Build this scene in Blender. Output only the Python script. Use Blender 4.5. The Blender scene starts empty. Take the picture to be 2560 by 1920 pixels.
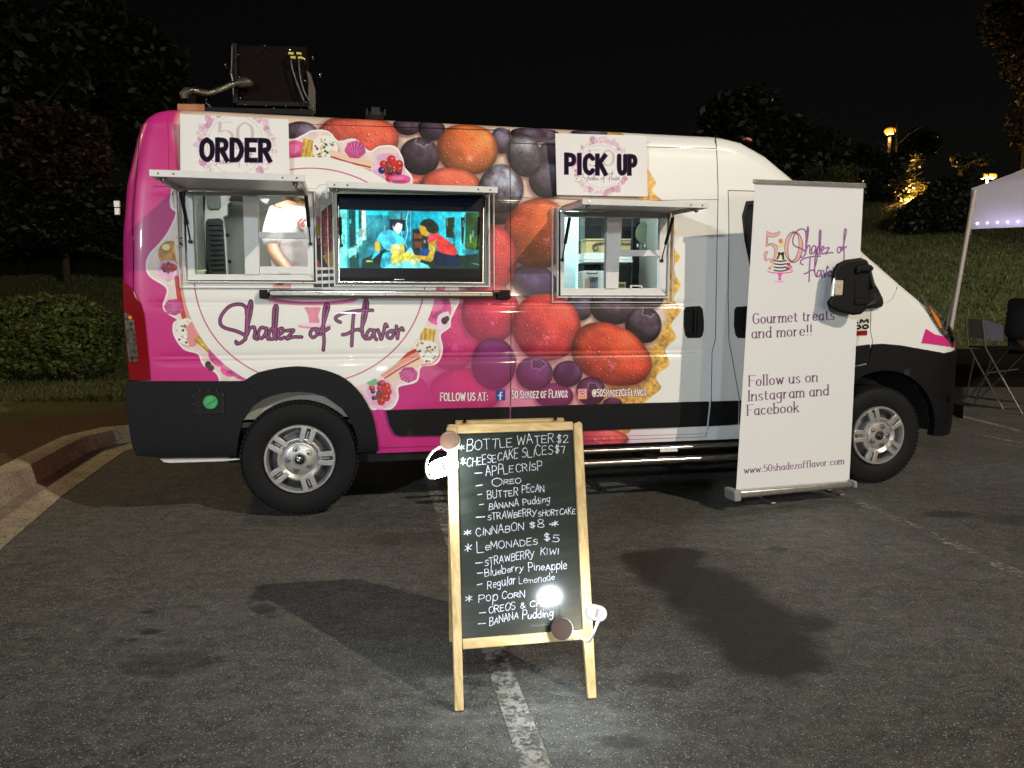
import bpy, bmesh, math, random
from mathutils import Vector, Matrix
R = math.radians
scene = bpy.context.scene
COL = scene.collection
# ---------------------------------------------------------------- camera
cam_d = bpy.data.cameras.new('camera'); cam = bpy.data.objects.new('camera', cam_d); COL.objects.link(cam)
cam_d.sensor_fit = 'HORIZONTAL'; cam_d.sensor_width = 36.; cam_d.lens = 36.*1883/2560; cam_d.clip_end = 600; cam_d.clip_start = .05
cam.location = (0, 0, 1.283); cam.rotation_euler = (math.pi/2-.1023, 0, 0)
scene.camera = cam
# ---------------------------------------------------------------- night sky
world = bpy.data.worlds.new('World'); scene.world = world; world.use_nodes = True
wn = world.node_tree; wn.nodes.clear()
sky = wn.nodes.new('ShaderNodeTexSky'); sky.sky_type = 'NISHITA'; sky.sun_disc = False; sky.sun_elevation = R(1.0); sky.sun_rotation = R(200)
bg = wn.nodes.new('ShaderNodeBackground'); bg.inputs['Strength'].default_value = .0022
hs = wn.nodes.new('ShaderNodeHueSaturation'); hs.inputs['Saturation'].default_value = .35
wo = wn.nodes.new('ShaderNodeOutputWorld')
wn.links.new(sky.outputs[0], hs.inputs['Color']); wn.links.new(hs.outputs[0], bg.inputs['Color']); wn.links.new(bg.outputs[0], wo.inputs['Surface'])
# ---------------------------------------------------------------- lamps of the car park
def lamp(name, kind, loc, power, col, radius=.1, target=None, size=None, spread=None, cone=None, blend=.5):
    d = bpy.data.lights.new(name, kind); d.energy = power; d.color = col
    if kind in ('POINT', 'SPOT'): d.shadow_soft_size = radius
    if kind == 'SPOT' and cone: d.spot_size = cone; d.spot_blend = blend
    if kind == 'AREA': d.shape = 'RECTANGLE' if isinstance(size, tuple) else 'DISK'; d.size = size[0] if isinstance(size, tuple) else size
    if kind == 'AREA' and isinstance(size, tuple): d.size_y = size[1]
    if spread: d.spread = spread
    o = bpy.data.objects.new(name, d); COL.objects.link(o); o.location = loc
    if target is not None: o.rotation_euler = (Vector(target)-Vector(loc)).to_track_quat('-Z', 'Y').to_euler()
    return o
KEY = (12.2, -7.6, 12.2)
FILL = (-5.2, -9.6, 4.6); FILL2 = (1.97, -9.10, 2.02)
lamp('car_park_light', 'SPOT', KEY, 9700, (1.0, .86, .68), .10, (0.6, 4.6, .8), cone=R(118), blend=.35)
lamp('far_car_park_light', 'SPOT', FILL, 3150, (.82, .92, 1.0), .25, (3.2, 5.4, 1.2), cone=R(58), blend=.95)
lamp('low_car_park_light', 'SPOT', FILL2, 700, (.84, .93, 1.0), .16, (1., 5., 1.2), cone=R(100), blend=.6)
lamp('distant_car_park_light', 'POINT', (16.77, -32.5, 5.01), 5000, (1., .80, .55), .33)
scene.view_settings.view_transform = 'Standard'; scene.view_settings.look = 'None'; scene.view_settings.exposure = .10; scene.view_settings.gamma = 1.
try: scene.view_settings.use_curve_mapping = False
except Exception: pass
cy = scene.cycles; cy.max_bounces = 7; cy.diffuse_bounces = 3; cy.glossy_bounces = 3; cy.transmission_bounces = 4; cy.transparent_max_bounces = 10
cy.sample_clamp_indirect = 4.; cy.caustics_reflective = False; cy.caustics_refractive = False; cy.use_denoising = True
# ---------------------------------------------------------------- geometry of the place
import numpy as np
F_PX, CAM_H, PITCH, YAW, VX0, VY0 = 1883.0, 1.283, .1023, .2127, -1.291, 4.5154
cP, sP, cY, sY = math.cos(PITCH), math.sin(PITCH), math.cos(YAW), math.sin(YAW)
UX = np.array([cY, sY, 0.]); NX = np.array([-sY, cY, 0.]); ORG = np.array([VX0, VY0, 0.]); EYE = np.array([0., 0., CAM_H])
def ray(px, py):
    a = (px-1280)/F_PX; b = -(py-960)/F_PX
    return np.array([a, cP+b*sP, -sP+b*cP])
def gnd(px, py, z=0.):                      # point of the place at height z
    r = ray(px, py); return EYE + r*((z-CAM_H)/r[2])
def dep(px, py, d):                         # point of the place at distance d (world y)
    r = ray(px, py); return EYE + r*(d/r[1])
def loc2w(p):                               # van coordinates (forward, inward, up) -> world
    p = np.asarray(p, float); return ORG + p[..., 0:1]*UX + p[..., 1:2]*NX + p[..., 2:3]*np.array([0, 0, 1.])
def w2pix(P):
    P = np.asarray(P) - EYE
    d = P[..., 1]*cP - P[..., 2]*sP; u = P[..., 1]*sP + P[..., 2]*cP
    return 1280+F_PX*P[..., 0]/d, 960-F_PX*u/d
def von(px, py, y=0.):                      # van coordinates (X, Z) of the point at inward depth y
    r = ray(px, py); o = EYE-ORG; t = (y-o@NX)/(r@NX); q = o+r*t
    return np.array([q@UX, q[2]])
def onplane(px, py, P0, N):
    r = ray(px, py); return EYE + r*(((P0-EYE)@N)/(r@N))
# side surface of the van body
_ZP = np.array([.2, .45, .62, 1.25, 1.6, 2.0, 2.3, 2.6]); _YP = np.array([.03, .0, 0, 0, .015, .04, .07, .13])
def surf(X, Z):
    X = np.asarray(X, float); Z = np.asarray(Z, float)
    y = np.interp(Z, _ZP, _YP)
    for zc, w, dpt in ((1.305, .012, .006), (1.283, .006, .004), (.965, .010, .006), (.995, .012, .005), (1.93, .01, .003)):
        y = y + dpt*np.exp(-((Z-zc)/w)**2)*((X > -.75) & (X < 2.6))
    s = np.clip((X-4.3)/.685, 0, .9999)
    y = y + .98*(1-(1-s**3)**(1/2.2))
    return y
def vs(px, py, off=0.):                     # pixel -> (X, Z) on the body side
    q = von(px, py, 0)
    for _ in range(5): q = von(px, py, float(surf(min(q[0], 4.9), q[1]))-off)
    return q
# ---------------------------------------------------------------- flat print, painted with numpy (wrap film, lettering, screen)
_rng = np.random.default_rng(5); _LAT = _rng.random((256, 256)).astype(np.float32)
def vnoise(x, y, s, seed=0):
    x = x/s+seed*17.3; y = y/s+seed*9.7
    xi = np.floor(x).astype(np.int32); yi = np.floor(y).astype(np.int32)
    fx = (x-xi).astype(np.float32); fy = (y-yi).astype(np.float32)
    fx = fx*fx*(3-2*fx); fy = fy*fy*(3-2*fy)
    a = _LAT[yi & 255, xi & 255]; b = _LAT[yi & 255, (xi+1) & 255]; c = _LAT[(yi+1) & 255, xi & 255]; d = _LAT[(yi+1) & 255, (xi+1) & 255]
    return (a*(1-fx)+b*fx)*(1-fy)+(c*(1-fx)+d*fx)*fy
def fbm(x, y, s, seed=0, n=4):
    r = 0; a = .5; t = 0
    for i in range(n): r = r+a*vnoise(x, y, s, seed+i); t += a; a *= .55; s *= .5
    return r/t
def catmull(pts, n=8, closed=False):
    P = np.asarray(pts, float)
    if closed: Q = np.vstack([P[-1], P, P[0], P[1]])
    else: Q = np.vstack([2*P[0]-P[1], P, 2*P[-1]-P[-2]])
    o = []
    for i in range(1, len(Q)-2):
        t = np.linspace(0, 1, n, endpoint=False)[:, None]
        p0, p1, p2, p3 = Q[i-1:i+3]
        o.append(.5*((2*p1)+(-p0+p2)*t+(2*p0-5*p1+4*p2-p3)*t*t+(-p0+3*p1-3*p2+p3)*t**3))
    if not closed: o.append(Q[-2][None])
    return np.vstack(o)
def rgb(c): return np.array(c, np.float32)/255
class Canvas:
    """a print: every texel knows where it lies on its surface, in the survey coordinates of the photograph"""
    def __init__(s, PX, PY, base, aa=1.0):
        s.X = PX.astype(np.float32); s.Y = PY.astype(np.float32); s.aa = aa
        s.im = np.empty(PX.shape+(3,), np.float32); s.im[:] = rgb(base)
        s.cx = s.X[::8, ::8]; s.cy = s.Y[::8, ::8]
    def crop(s, x0, y0, x1, y1):
        m = (s.cx > x0-12) & (s.cx < x1+12) & (s.cy > y0-12) & (s.cy < y1+12)
        if not m.any(): return None
        r = np.where(m.any(1))[0]; c = np.where(m.any(0))[0]
        return (slice(max(0, r[0]*8-10), r[-1]*8+18), slice(max(0, c[0]*8-10), c[-1]*8+18))
    def put(s, sl, col, al):
        al = np.clip(al, 0, 1)[..., None]
        s.im[sl] = s.im[sl]*(1-al)+col*al
    def sd_al(s, d): return np.clip(.5-d/s.aa, 0, 1)
    def poly(s, pts, col, al=1., smooth=False, edge=0, edgecol=None, noise=0, ns=12, blur=0):
        P = catmull(pts, 6, True) if smooth else np.asarray(pts, float)
        pad = edge+3+blur
        sl = s.crop(P[:, 0].min()-pad, P[:, 1].min()-pad, P[:, 0].max()+pad, P[:, 1].max()+pad)
        if sl is None: return
        x = s.X[sl]; y = s.Y[sl]; d = np.full(x.shape, 1e9, np.float32); ins = np.zeros(x.shape, bool)
        for i in range(len(P)):
            ax, ay = P[i]; bx, by = P[(i+1) % len(P)]; ex, ey = bx-ax, by-ay; L = ex*ex+ey*ey+1e-9
            t = np.clip(((x-ax)*ex+(y-ay)*ey)/L, 0, 1); d = np.minimum(d, (x-ax-t*ex)**2+(y-ay-t*ey)**2)
            if ay != by:
                c = (ay > y) != (by > y); ins ^= c & (x < (bx-ax)*(y-ay)/(by-ay)+ax)
        d = np.sqrt(d); d = np.where(ins, -d, d)
        if edge: s.put(sl, rgb(edgecol), s.sd_al(d-edge)*al)
        c = rgb(col)
        if noise: c = c*(1+noise*(fbm(x, y, ns, 3)-.5)[..., None]*2)
        s.put(sl, c, (s.sd_al(d) if not blur else np.clip(.5-d/blur, 0, 1))*al)
    def ell(s, cx, cy, rx, ry, col, rot=0, al=1., noise=0, ns=6, ring=None):
        R = max(rx, ry)+3; sl = s.crop(cx-R, cy-R, cx+R, cy+R)
        if sl is None: return
        c, n = math.cos(rot), math.sin(rot); x = s.X[sl]-cx; y = s.Y[sl]-cy
        u = (x*c+y*n)/rx; v = (-x*n+y*c)/ry; q = np.sqrt(u*u+v*v); d = (q-1)*min(rx, ry)
        a = s.sd_al(d) if ring is None else s.sd_al(np.abs(d)-ring/2)
        k = rgb(col)
        if noise: k = k*(1+noise*(fbm(x+cx, y+cy, ns, 2)-.5)[..., None]*2)
        s.put(sl, k, a*al)
    def line(s, pts, w, col, al=1., curve=False, cap='r', nib=0., noise=0):
        P = catmull(pts, 8) if curve else np.asarray(pts, float)
        pad = w+nib+3; sl = s.crop(P[:, 0].min()-pad, P[:, 1].min()-pad, P[:, 0].max()+pad, P[:, 1].max()+pad)
        if sl is None: return
        x = s.X[sl]; y = s.Y[sl]; d = np.full(x.shape, 1e9, np.float32)
        for i in range(len(P)-1):
            ax, ay = P[i]; ex, ey = P[i+1]-P[i]; L2 = ex*ex+ey*ey+1e-9
            if cap == 's':
                L = math.sqrt(L2); tx, ty = ex/L, ey/L; u = (x-ax)*tx+(y-ay)*ty; v = np.abs((y-ay)*tx-(x-ax)*ty)
                d = np.minimum(d, np.maximum(np.abs(u-L/2)-L/2, v))
            elif nib:
                best = None
                t = np.clip(((x-ax)*ex+(y-ay)*ey)/L2, 0, 1)
                for _ in range(2):
                    hx = np.clip(x-ax-t*ex, -nib/2, nib/2); t = np.clip(((x-hx-ax)*ex+(y-ay)*ey)/L2, 0, 1)
                hx = np.clip(x-ax-t*ex, -nib/2, nib/2)
                d = np.minimum(d, np.sqrt((x-ax-t*ex-hx)**2+(y-ay-t*ey)**2))
            else:
                t = np.clip(((x-ax)*ex+(y-ay)*ey)/L2, 0, 1); d = np.minimum(d, np.sqrt((x-ax-t*ex)**2+(y-ay-t*ey)**2))
        a = s.sd_al(d-w/2)*al
        if noise: a = a*(1-noise*(vnoise(x, y, 2.2, 4) > .62))
        s.put(sl, rgb(col), a)
    def tint(s, fn, col, mode='mix'):
        a = fn(s.X, s.Y)[..., None]; s.im = s.im*(1-a)+(rgb(col) if mode == 'mix' else s.im*rgb(col))*a
    # -- fruit
    def straw(s, cx, cy, rx, ry, rot=0., col=(222, 84, 52), seeds=11, seed=0, al=1., tip=0.):
        R = max(rx, ry)*1.08+3; sl = s.crop(cx-R, cy-R, cx+R, cy+R)
        if sl is None: return
        c, n = math.cos(rot), math.sin(rot); x = s.X[sl]-cx; y = s.Y[sl]-cy
        u = (x*c+y*n)/rx; v = (-x*n+y*c)/ry; v = v*(1+tip*u)
        q = np.sqrt(u*u+v*v)*(1+.05*(vnoise(x+cx, y+cy, 30, seed)-.5)); d = (q-1)*min(rx, ry)
        nz = np.sqrt(np.clip(1-q*q, 0, 1)); lx, ly = u*c-v*n, u*n+v*c
        lam = np.clip(.40*lx-.50*ly+.72*nz, 0, 1)
        g0 = rgb(col).mean(); k = (rgb(col)*.90+g0*.12)[None, None]*(.66+.52*lam)[..., None]
        k = k*(1+.55*(fbm(x+cx, y+cy, 34, seed+2, 5)-.47))[..., None]; k = k+(np.array([.10, -.02, -.01], np.float32)*(fbm(x+cx, y+cy, 60, seed+7)-.5)[..., None]*1.6)
        k = k+(np.array([.16, .12, .02], np.float32)*np.clip(lam-.55, 0, 1)[..., None])
        m = 1.25*np.arcsin(np.clip(q, 0, 1))/np.maximum(q, .05); seeds = seeds*.82; su = u*m*seeds*.5+seed*.37; sv = v*m*seeds*.5*ry/rx+seed*.21
        su = su+(np.floor(sv) % 2)*.5; iu = np.floor(su).astype(int); iv = np.floor(sv).astype(int)
        j1 = _LAT[iu & 255, (iv+31) & 255]; j2 = _LAT[(iu+77) & 255, iv & 255]
        du = (su-iu-.2-.6*j1)*.8; dv = (sv-iv-.2-.6*j2)*.8; dd = np.sqrt(du*du*1.6+dv*dv)
        fade = np.clip(nz*2.6, 0, 1)*(j1 > .2)*(.5+j2)
        k = k*(1-.30*(np.exp(-((dd-.12)/.05)**2)*fade)[..., None])+(np.exp(-((dd)/.05)**2)*fade*.16)[..., None]*np.array([1., .8, .4], np.float32)
        hl = np.exp(-(((du-.10)**2+(dv+.12)**2)/.008))*fade*(.30+.7*j2)
        k = k+hl[..., None]*np.array([.45, .36, .24], np.float32)*1.25
        g = np.exp(-(((u-.1)**2)/.012+((v-.34)**2)/.018))*(vnoise(x, y, 7, seed) > .35); k = k+g[..., None]*np.array([.25, .2, .25], np.float32)
        k = k*(1-.30*np.clip((q-.80)/.2, 0, 1))[..., None]
        k = k*np.array([.97, .91, .97], np.float32); s.shadow(cx, cy, rx, ry, rot); s.put(sl, k, np.clip(.5-d/1.8, 0, 1)*al)
    def shadow(s, cx, cy, rx, ry, rot):
        R = max(rx, ry)*1.3+4; sl = s.crop(cx-R, cy-R, cx+R, cy+R)
        if sl is None: return
        c, n = math.cos(rot), math.sin(rot); x = s.X[sl]-cx+3; y = s.Y[sl]-cy-5
        q = np.sqrt(((x*c+y*n)/rx)**2+((-x*n+y*c)/ry)**2)
        s.put(sl, rgb((96, 50, 48)), .55*np.clip((1.16-q)/.2, 0, 1))
    def blue(s, cx, cy, rx, ry, rot=0., col=(84, 66, 82), bloom=.55, seed=0, crown=None, hue=(176, 168, 182)):
        R = max(rx, ry)+3; sl = s.crop(cx-R, cy-R, cx+R, cy+R)
        if sl is None: return
        c, n = math.cos(rot), math.sin(rot); x = s.X[sl]-cx; y = s.Y[sl]-cy
        u = (x*c+y*n)/rx; v = (-x*n+y*c)/ry; q = np.sqrt(u*u+v*v)*(1+.04*(vnoise(x+cx, y+cy, 26, seed)-.5)); d = (q-1)*min(rx, ry)
        nz = np.sqrt(np.clip(1-q*q, 0, 1)); lx, ly = x/rx, y/ry
        lam = np.clip(.35*lx-.62*ly+.6*nz, 0, 1)
        k = (rgb(col)*np.array([1.02, .92, .86], np.float32))[None, None]*(.46+.66*lam)[..., None]
        b = bloom*np.clip(lam*1.25-.15, 0, 1)*np.clip(fbm(x+cx, y+cy, 28, seed+1, 6)*3.2-1.15, 0, 1)+.25*bloom*np.clip(fbm(x, y, 8, seed+5)*2-.9, 0, 1)
        k = k*(1-b[..., None])+rgb(hue)*b[..., None]
        if crown is not None:
            a = u-crown[0]; e = v-crown[1]; r = np.sqrt(a*a+e*e*1.8); th = np.arctan2(e, a)
            st = .26*(1+.22*np.cos(5*th)); k = k*(1-.55*np.exp(-((r-st)/.07)**2))[..., None]
            k = k+.16*np.exp(-((r-st-.12)/.06)**2)[..., None]; k = k*(1-.35*(r < st*.6))[..., None]
        k = k*(1-.4*np.clip((q-.78)/.22, 0, 1))[..., None]
        s.shadow(cx, cy, rx, ry, rot); s.put(sl, k, s.sd_al(d))
    # -- sweets of the garland
    def shell(s, cx, cy, r, ang=0, col=(196, 74, 124)):
        pts = [(cx+r*(1+.10*(i % 2))*math.cos(t+ang)*1.0, cy+r*(1+.10*(i % 2))*.85*math.sin(t+ang)) for i, t in enumerate(np.linspace(0, 6.283, 14, endpoint=False))]
        s.poly(pts, col, noise=.2); bx, by = cx+r*.7*math.cos(ang), cy+r*.7*math.sin(ang)
        for t in np.linspace(-1.1, 1.1, 6): s.line([(bx, by), (cx-r*.95*math.cos(ang+t), cy-r*.8*math.sin(ang+t))], 1.6, (228, 150, 180), .8)
        for t in np.linspace(-.9, .9, 5): s.line([(bx, by), (cx-r*.95*math.cos(ang+t), cy-r*.8*math.sin(ang+t))], 1.2, (140, 40, 90), .7)
    def sprinkle(s, cx, cy, r, seed=0):
        g = np.random.default_rng(seed+3)
        pts = [(cx+r*(.86+.2*g.random())*math.cos(t), cy+r*(.86+.2*g.random())*math.sin(t)) for t in np.linspace(0, 6.283, 12, endpoint=False)]
        s.poly([(a+3, b+4) for a, b in pts], (226, 140, 130), smooth=True, noise=.2); s.poly(pts, (236, 226, 204), smooth=True)
        cs = [(190, 40, 44), (40, 110, 60), (60, 40, 100), (215, 180, 60), (40, 34, 44), (205, 70, 60)]
        for i in range(26):
            a, q = g.random()*6.28, math.sqrt(g.random())*r*.85; x, y = cx+q*math.cos(a), cy+q*math.sin(a); c = cs[g.integers(6)]
            if i % 3 == 0: t = g.random()*3.1; s.line([(x-2.5*math.cos(t), y-2.5*math.sin(t)), (x+2.5*math.cos(t), y+2.5*math.sin(t))], 1.8, c)
            else: s.ell(x, y, 1.5+2.2*g.random(), 1.5+2*g.random(), c)
    def wrapper(s, cx, cy, r, ang):
        ca, sa = math.cos(ang), math.sin(ang)
        T = lambda u, v: (cx+r*(u*ca-v*sa), cy+r*(u*sa+v*ca))
        s.poly([T(-.8, -1), T(.8, -1), T(.6, 1), T(-.6, 1)], (206, 158, 62), noise=.35, ns=8)
        for i in range(-3, 4): s.line([T(i*.24, -.95), T(i*.18, .95)], 1.4, (150, 98, 34) if i % 2 else (240, 214, 128), .8)
    def cup(s, cx, cy, rx, ry, rot=0):
        s.ell(cx, cy, rx, ry, (214, 84, 136), rot, noise=.3, ns=14); s.ell(cx-rx*.2, cy-ry*.25, rx*.6, ry*.4, (232, 132, 156), rot, .8); s.ell(cx+rx*.2, cy+ry*.45, rx*.6, ry*.2, (168, 48, 96), rot, .7)
    def tart(s, cx, cy, r, seed=0):
        g = np.random.default_rng(seed+11)
        s.poly([(cx+r*1.1*(1+.06*math.sin(5*t))*math.cos(t), cy+r*1.1*(1+.06*math.sin(5*t))*math.sin(t)) for t in np.linspace(0, 6.28, 16, endpoint=False)], (226, 172, 190), smooth=True, noise=.15)
        for i in range(14):
            a, q = g.random()*6.28, math.sqrt(g.random())*r*.75; x, y = cx+q*math.cos(a), cy+q*math.sin(a); b = r*(.16+.10*g.random())
            if i % 3 == 2: s.ell(x, y, b, b, (58, 32, 84)); s.ell(x+b*.3, y-b*.3, b*.3, b*.3, (150, 130, 180))
            else: s.ell(x, y, b*1.3, b*1.3, (186, 44, 36), noise=.5, ns=3); s.ell(x+b*.3, y-b*.4, b*.35, b*.3, (236, 130, 100))
        s.poly([(cx-r*.25, cy), (cx-r*.05, cy-r*.15), (cx+r*.2, cy+r*.05), (cx, cy+r*.35)], (110, 66, 40), smooth=True)
    def macaron(s, x0, y0, x1, y1, w):
        dx, dy = x1-x0, y1-y0; L = math.hypot(dx, dy); nx, ny = -dy/L, dx/L
        for o, c, ww in ((-.30, (232, 196, 160), .42), (.0, (180, 50, 44), .14), (.10, (240, 214, 190), .10), (.30, (222, 150, 124), .36), (.62, (192, 62, 48), .26)):
            s.line([(x0+nx*w*o, y0+ny*w*o), (x0+dx/2+nx*w*(o+.06), y0+dy/2+ny*w*(o+.06)), (x1+nx*w*o, y1+ny*w*o)], w*ww, c, curve=True)
# ---- letter skeletons: width, strokes (upper-case marks a curve); baseline 0, x-height 6, cap height 10
GL = {
'A': (7, [[(0, 0), (3.5, 10), (7, 0)], [(1.4, 3.6), (5.6, 3.6)]]), 'B': (6, [[(0, 0), (0, 10)], 'c', [(0, 10), (4, 9.8), (5.4, 7.8), (4, 5.5), (0, 5.3)], 'c', [(0, 5.3), (4.4, 5), (6, 2.8), (4.4, .3), (0, 0)]]),
'C': (6, ['c', [(6, 8.3), (3.6, 10), (.8, 8.4), (0, 5), (.8, 1.6), (3.6, 0), (6, 1.6)]]), 'D': (6.4, [[(0, 0), (0, 10)], 'c', [(0, 10), (4, 9.4), (6.4, 5), (4, .6), (0, 0)]]),
'E': (5.4, [[(5.4, 10), (0, 10), (0, 0), (5.4, 0)], [(0, 5.2), (4.4, 5.2)]]), 'F': (5.2, [[(0, 10), (0, 0)], [(0, 10), (5.2, 10)], [(0, 5.2), (4.2, 5.2)]]),
'G': (6.4, ['c', [(6, 8.3), (3.6, 10), (.8, 8.4), (0, 5), (.8, 1.6), (3.6, 0), (6.2, 1.4)], [(6.2, 1.4), (6.2, 4.6), (3.8, 4.6)]]), 'H': (6.2, [[(0, 0), (0, 10)], [(6.2, 0), (6.2, 10)], [(0, 5.2), (6.2, 5.2)]]),
'I': (1.2, [[(.6, 0), (.6, 10)]]), 'K': (6, [[(0, 0), (0, 10)], [(5.6, 10), (0, 4.4)], [(1.8, 6), (6, 0)]]), 'L': (5, [[(0, 10), (0, 0), (5, 0)]]),
'M': (8, [[(0, 0), (.8, 10), (4, 3), (7.2, 10), (8, 0)]]), 'N': (6.4, [[(0, 0), (0, 10), (6.4, 0), (6.4, 10)]]), 'O': (7, ['c', [(3.5, 10), (.7, 8.2), (0, 5), (.7, 1.8), (3.5, 0), (6.3, 1.8), (7, 5), (6.3, 8.2), (3.5, 10)]]),
'P': (5.8, [[(0, 0), (0, 10)], 'c', [(0, 10), (4.4, 9.6), (5.8, 7.4), (4.4, 5), (0, 4.6)]]), 'R': (6, [[(0, 0), (0, 10)], 'c', [(0, 10), (4.4, 9.6), (5.6, 7.4), (4.2, 5.2), (0, 5)], [(2.6, 5), (6, 0)]]),
'S': (5.6, ['c', [(5.4, 8.6), (3, 10), (.6, 8.4), (1, 6.2), (4.2, 4.6), (5.6, 2.4), (3.6, .1), (0, 1)]]), 'T': (6.4, [[(0, 10), (6.4, 10)], [(3.2, 10), (3.2, 0)]]),
'U': (6, ['c', [(0, 10), (0, 3), (1.4, .4), (3, 0), (4.8, .6), (6, 3), (6, 10)]]), 'V': (6.4, [[(0, 10), (3.2, 0), (6.4, 10)]]), 'W': (9, [[(0, 10), (2, 0), (4.5, 8), (7, 0), (9, 10)]]), 'Z': (5.8, [[(0, 10), (5.8, 10), (0, 0), (5.8, 0)]]),
'0': (5.6, ['c', [(2.8, 10), (.5, 8), (0, 5), (.5, 2), (2.8, 0), (5.1, 2), (5.6, 5), (5.1, 8), (2.8, 10)]]), '2': (5.4, ['c', [(.2, 7.6), (1.4, 9.8), (4, 9.8), (5, 7.6), (3.6, 4.6), (0, 0)], [(0, 0), (5.4, .2)]]),
'5': (5.2, [[(5.2, 10), (.8, 10), (.6, 5.6)], 'c', [(.6, 5.6), (3, 6.2), (5.2, 4.6), (5, 1.6), (2.6, 0), (0, .8)]]), '7': (4.6, [[(0, 9.8), (4.6, 10), (2.2, 0)]]), '8': (5.4, ['c', [(2.7, 5.4), (.6, 7), (1, 9.4), (2.7, 10), (4.6, 9.2), (4.6, 7), (2.7, 5.4), (.4, 3.6), (.2, 1.2), (2.7, 0), (5.2, 1.2), (5, 3.6), (2.7, 5.4)]]),
'$': (5, ['c', [(4.8, 8.2), (2.6, 9), (.6, 7.8), (1, 6), (3.8, 4.6), (4.8, 2.8), (3, 1.2), (.2, 1.8)], [(2, 10.4), (2, -.4)], [(3.2, 10.4), (3.2, -.4)]]),
'*': (4.6, [[(2.3, 1.6), (2.3, 8)], [(0, 3), (4.6, 6.6)], [(0, 6.6), (4.6, 3)]]), '-': (5, [[(0, 4.4), (5, 4.8)]]), '!': (1.2, [[(.6, 10), (.6, 3)], [(.6, .5), (.6, .2)]]), ':': (1.2, [[(.6, 6), (.6, 5.6)], [(.6, 1.2), (.6, .8)]]), '.': (1.2, [[(.6, .4), (.6, .2)]]), '&': (6, ['c', [(6, 0), (2, 6.4), (2, 9.4), (4, 9.4), (3.8, 7), (.4, 3.6), (.6, .6), (3, 0), (6, 4)]]),
'@': (9, ['c', [(6.2, 6.4), (4.4, 7), (3, 5), (3.6, 3), (5.4, 3.2), (6.2, 6.4), (6.4, 3), (8.4, 4), (8.4, 7.4), (5, 9.6), (1.2, 8), (.4, 4), (2.4, .6), (6, 0), (8, 1)]]),
'a': (4.8, ['c', [(4.4, 5.2), (2.4, 6), (.3, 4.4), (.3, 1.6), (2.2, 0), (4.4, 1.8)], [(4.4, 6), (4.4, 1.4), (5, 0)]]), 'b': (4.8, [[(0, 10), (0, 0)], 'c', [(0, 4.4), (2.4, 6), (4.6, 4.6), (4.6, 1.4), (2.4, 0), (0, 1.6)]]),
'c': (4.2, ['c', [(4.2, 5), (2.4, 6), (.4, 4.6), (.2, 1.6), (2.2, 0), (4.2, 1)]]), 'd': (5, ['c', [(4.6, 4.6), (2.4, 6), (.3, 4.4), (.3, 1.6), (2.2, 0), (4.6, 1.6)], [(4.6, 10), (4.6, 0)]]), 'e': (4.6, ['c', [(.3, 3.2), (4.4, 3.4), (4, 5.4), (2.3, 6), (.4, 4.8), (.3, 1.6), (2.2, 0), (4.4, 1)]]),
'f': (3.4, ['c', [(3.6, 9.2), (2.4, 10), (1.3, 8.4), (1.3, 4), (1.3, 0)], [(0, 6), (3, 6)]]), 'g': (5, ['c', [(4.4, 4.8), (2.4, 6), (.3, 4.4), (.3, 2.2), (2.2, .9), (4.4, 2.2)], 'c', [(4.5, 6), (4.5, 0), (3.8, -3), (1.6, -3.8), (.2, -2.6)]]),
'h': (4.8, [[(0, 10), (0, 0)], 'c', [(0, 3.8), (2.2, 6), (4.3, 5.2), (4.5, 3), (4.5, 0)]]), 'i': (1, [[(.5, 6), (.5, 0)], [(.5, 8.7), (.5, 8.5)]]), 'k': (4.6, [[(0, 10), (0, 0)], [(4.2, 6), (0, 2.2)], [(1.6, 3.6), (4.8, 0)]]), 'l': (1, [[(.5, 10), (.5, 0)]]),
'm': (7.6, [[(0, 6), (0, 0)], 'c', [(0, 4), (2, 6), (3.6, 5.2), (3.8, 3), (3.8, 0)], 'c', [(3.8, 4), (5.6, 6), (7.3, 5.2), (7.6, 3), (7.6, 0)]]), 'n': (4.8, [[(0, 6), (0, 0)], 'c', [(0, 3.8), (2.2, 6), (4.3, 5.2), (4.5, 3), (4.5, 0)]]),
'o': (4.8, ['c', [(2.4, 6), (.4, 4.8), (.1, 3), (.5, 1), (2.4, 0), (4.3, 1.1), (4.7, 3), (4.3, 4.9), (2.4, 6)]]), 'p': (4.8, [[(0, 6), (0, -3.6)], 'c', [(0, 4.4), (2.4, 6), (4.6, 4.6), (4.6, 1.4), (2.4, 0), (0, 1.6)]]),
'r': (3.4, [[(0, 6), (0, 0)], 'c', [(0, 3.6), (1.4, 5.6), (3.4, 5.8)]]), 's': (3.8, ['c', [(3.6, 5.2), (2, 6), (.4, 4.8), (1.2, 3.4), (3, 2.6), (3.8, 1.2), (2.2, 0), (0, .8)]]), 't': (3.2, ['c', [(1.2, 8.2), (1.2, 3), (1.4, .8), (2.4, 0), (3.4, .6)], [(0, 6), (3, 6)]]),
'u': (4.8, ['c', [(0, 6), (.1, 2), (1.2, .2), (2.8, .2), (4.5, 2.2)], [(4.5, 6), (4.5, 0)]]), 'v': (4.6, [[(0, 6), (2.3, 0), (4.6, 6)]]), 'w': (7, [[(0, 6), (1.8, 0), (3.5, 5.4), (5.2, 0), (7, 6)]]), 'y': (4.6, [[(0, 6), (2.3, .4)], 'c', [(4.6, 6), (2.2, 0), (1, -3), (-.6, -3.6)]]), 'z': (4.2, [[(0, 6), (4.2, 6), (0, 0), (4.4, 0)]]),
}
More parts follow.
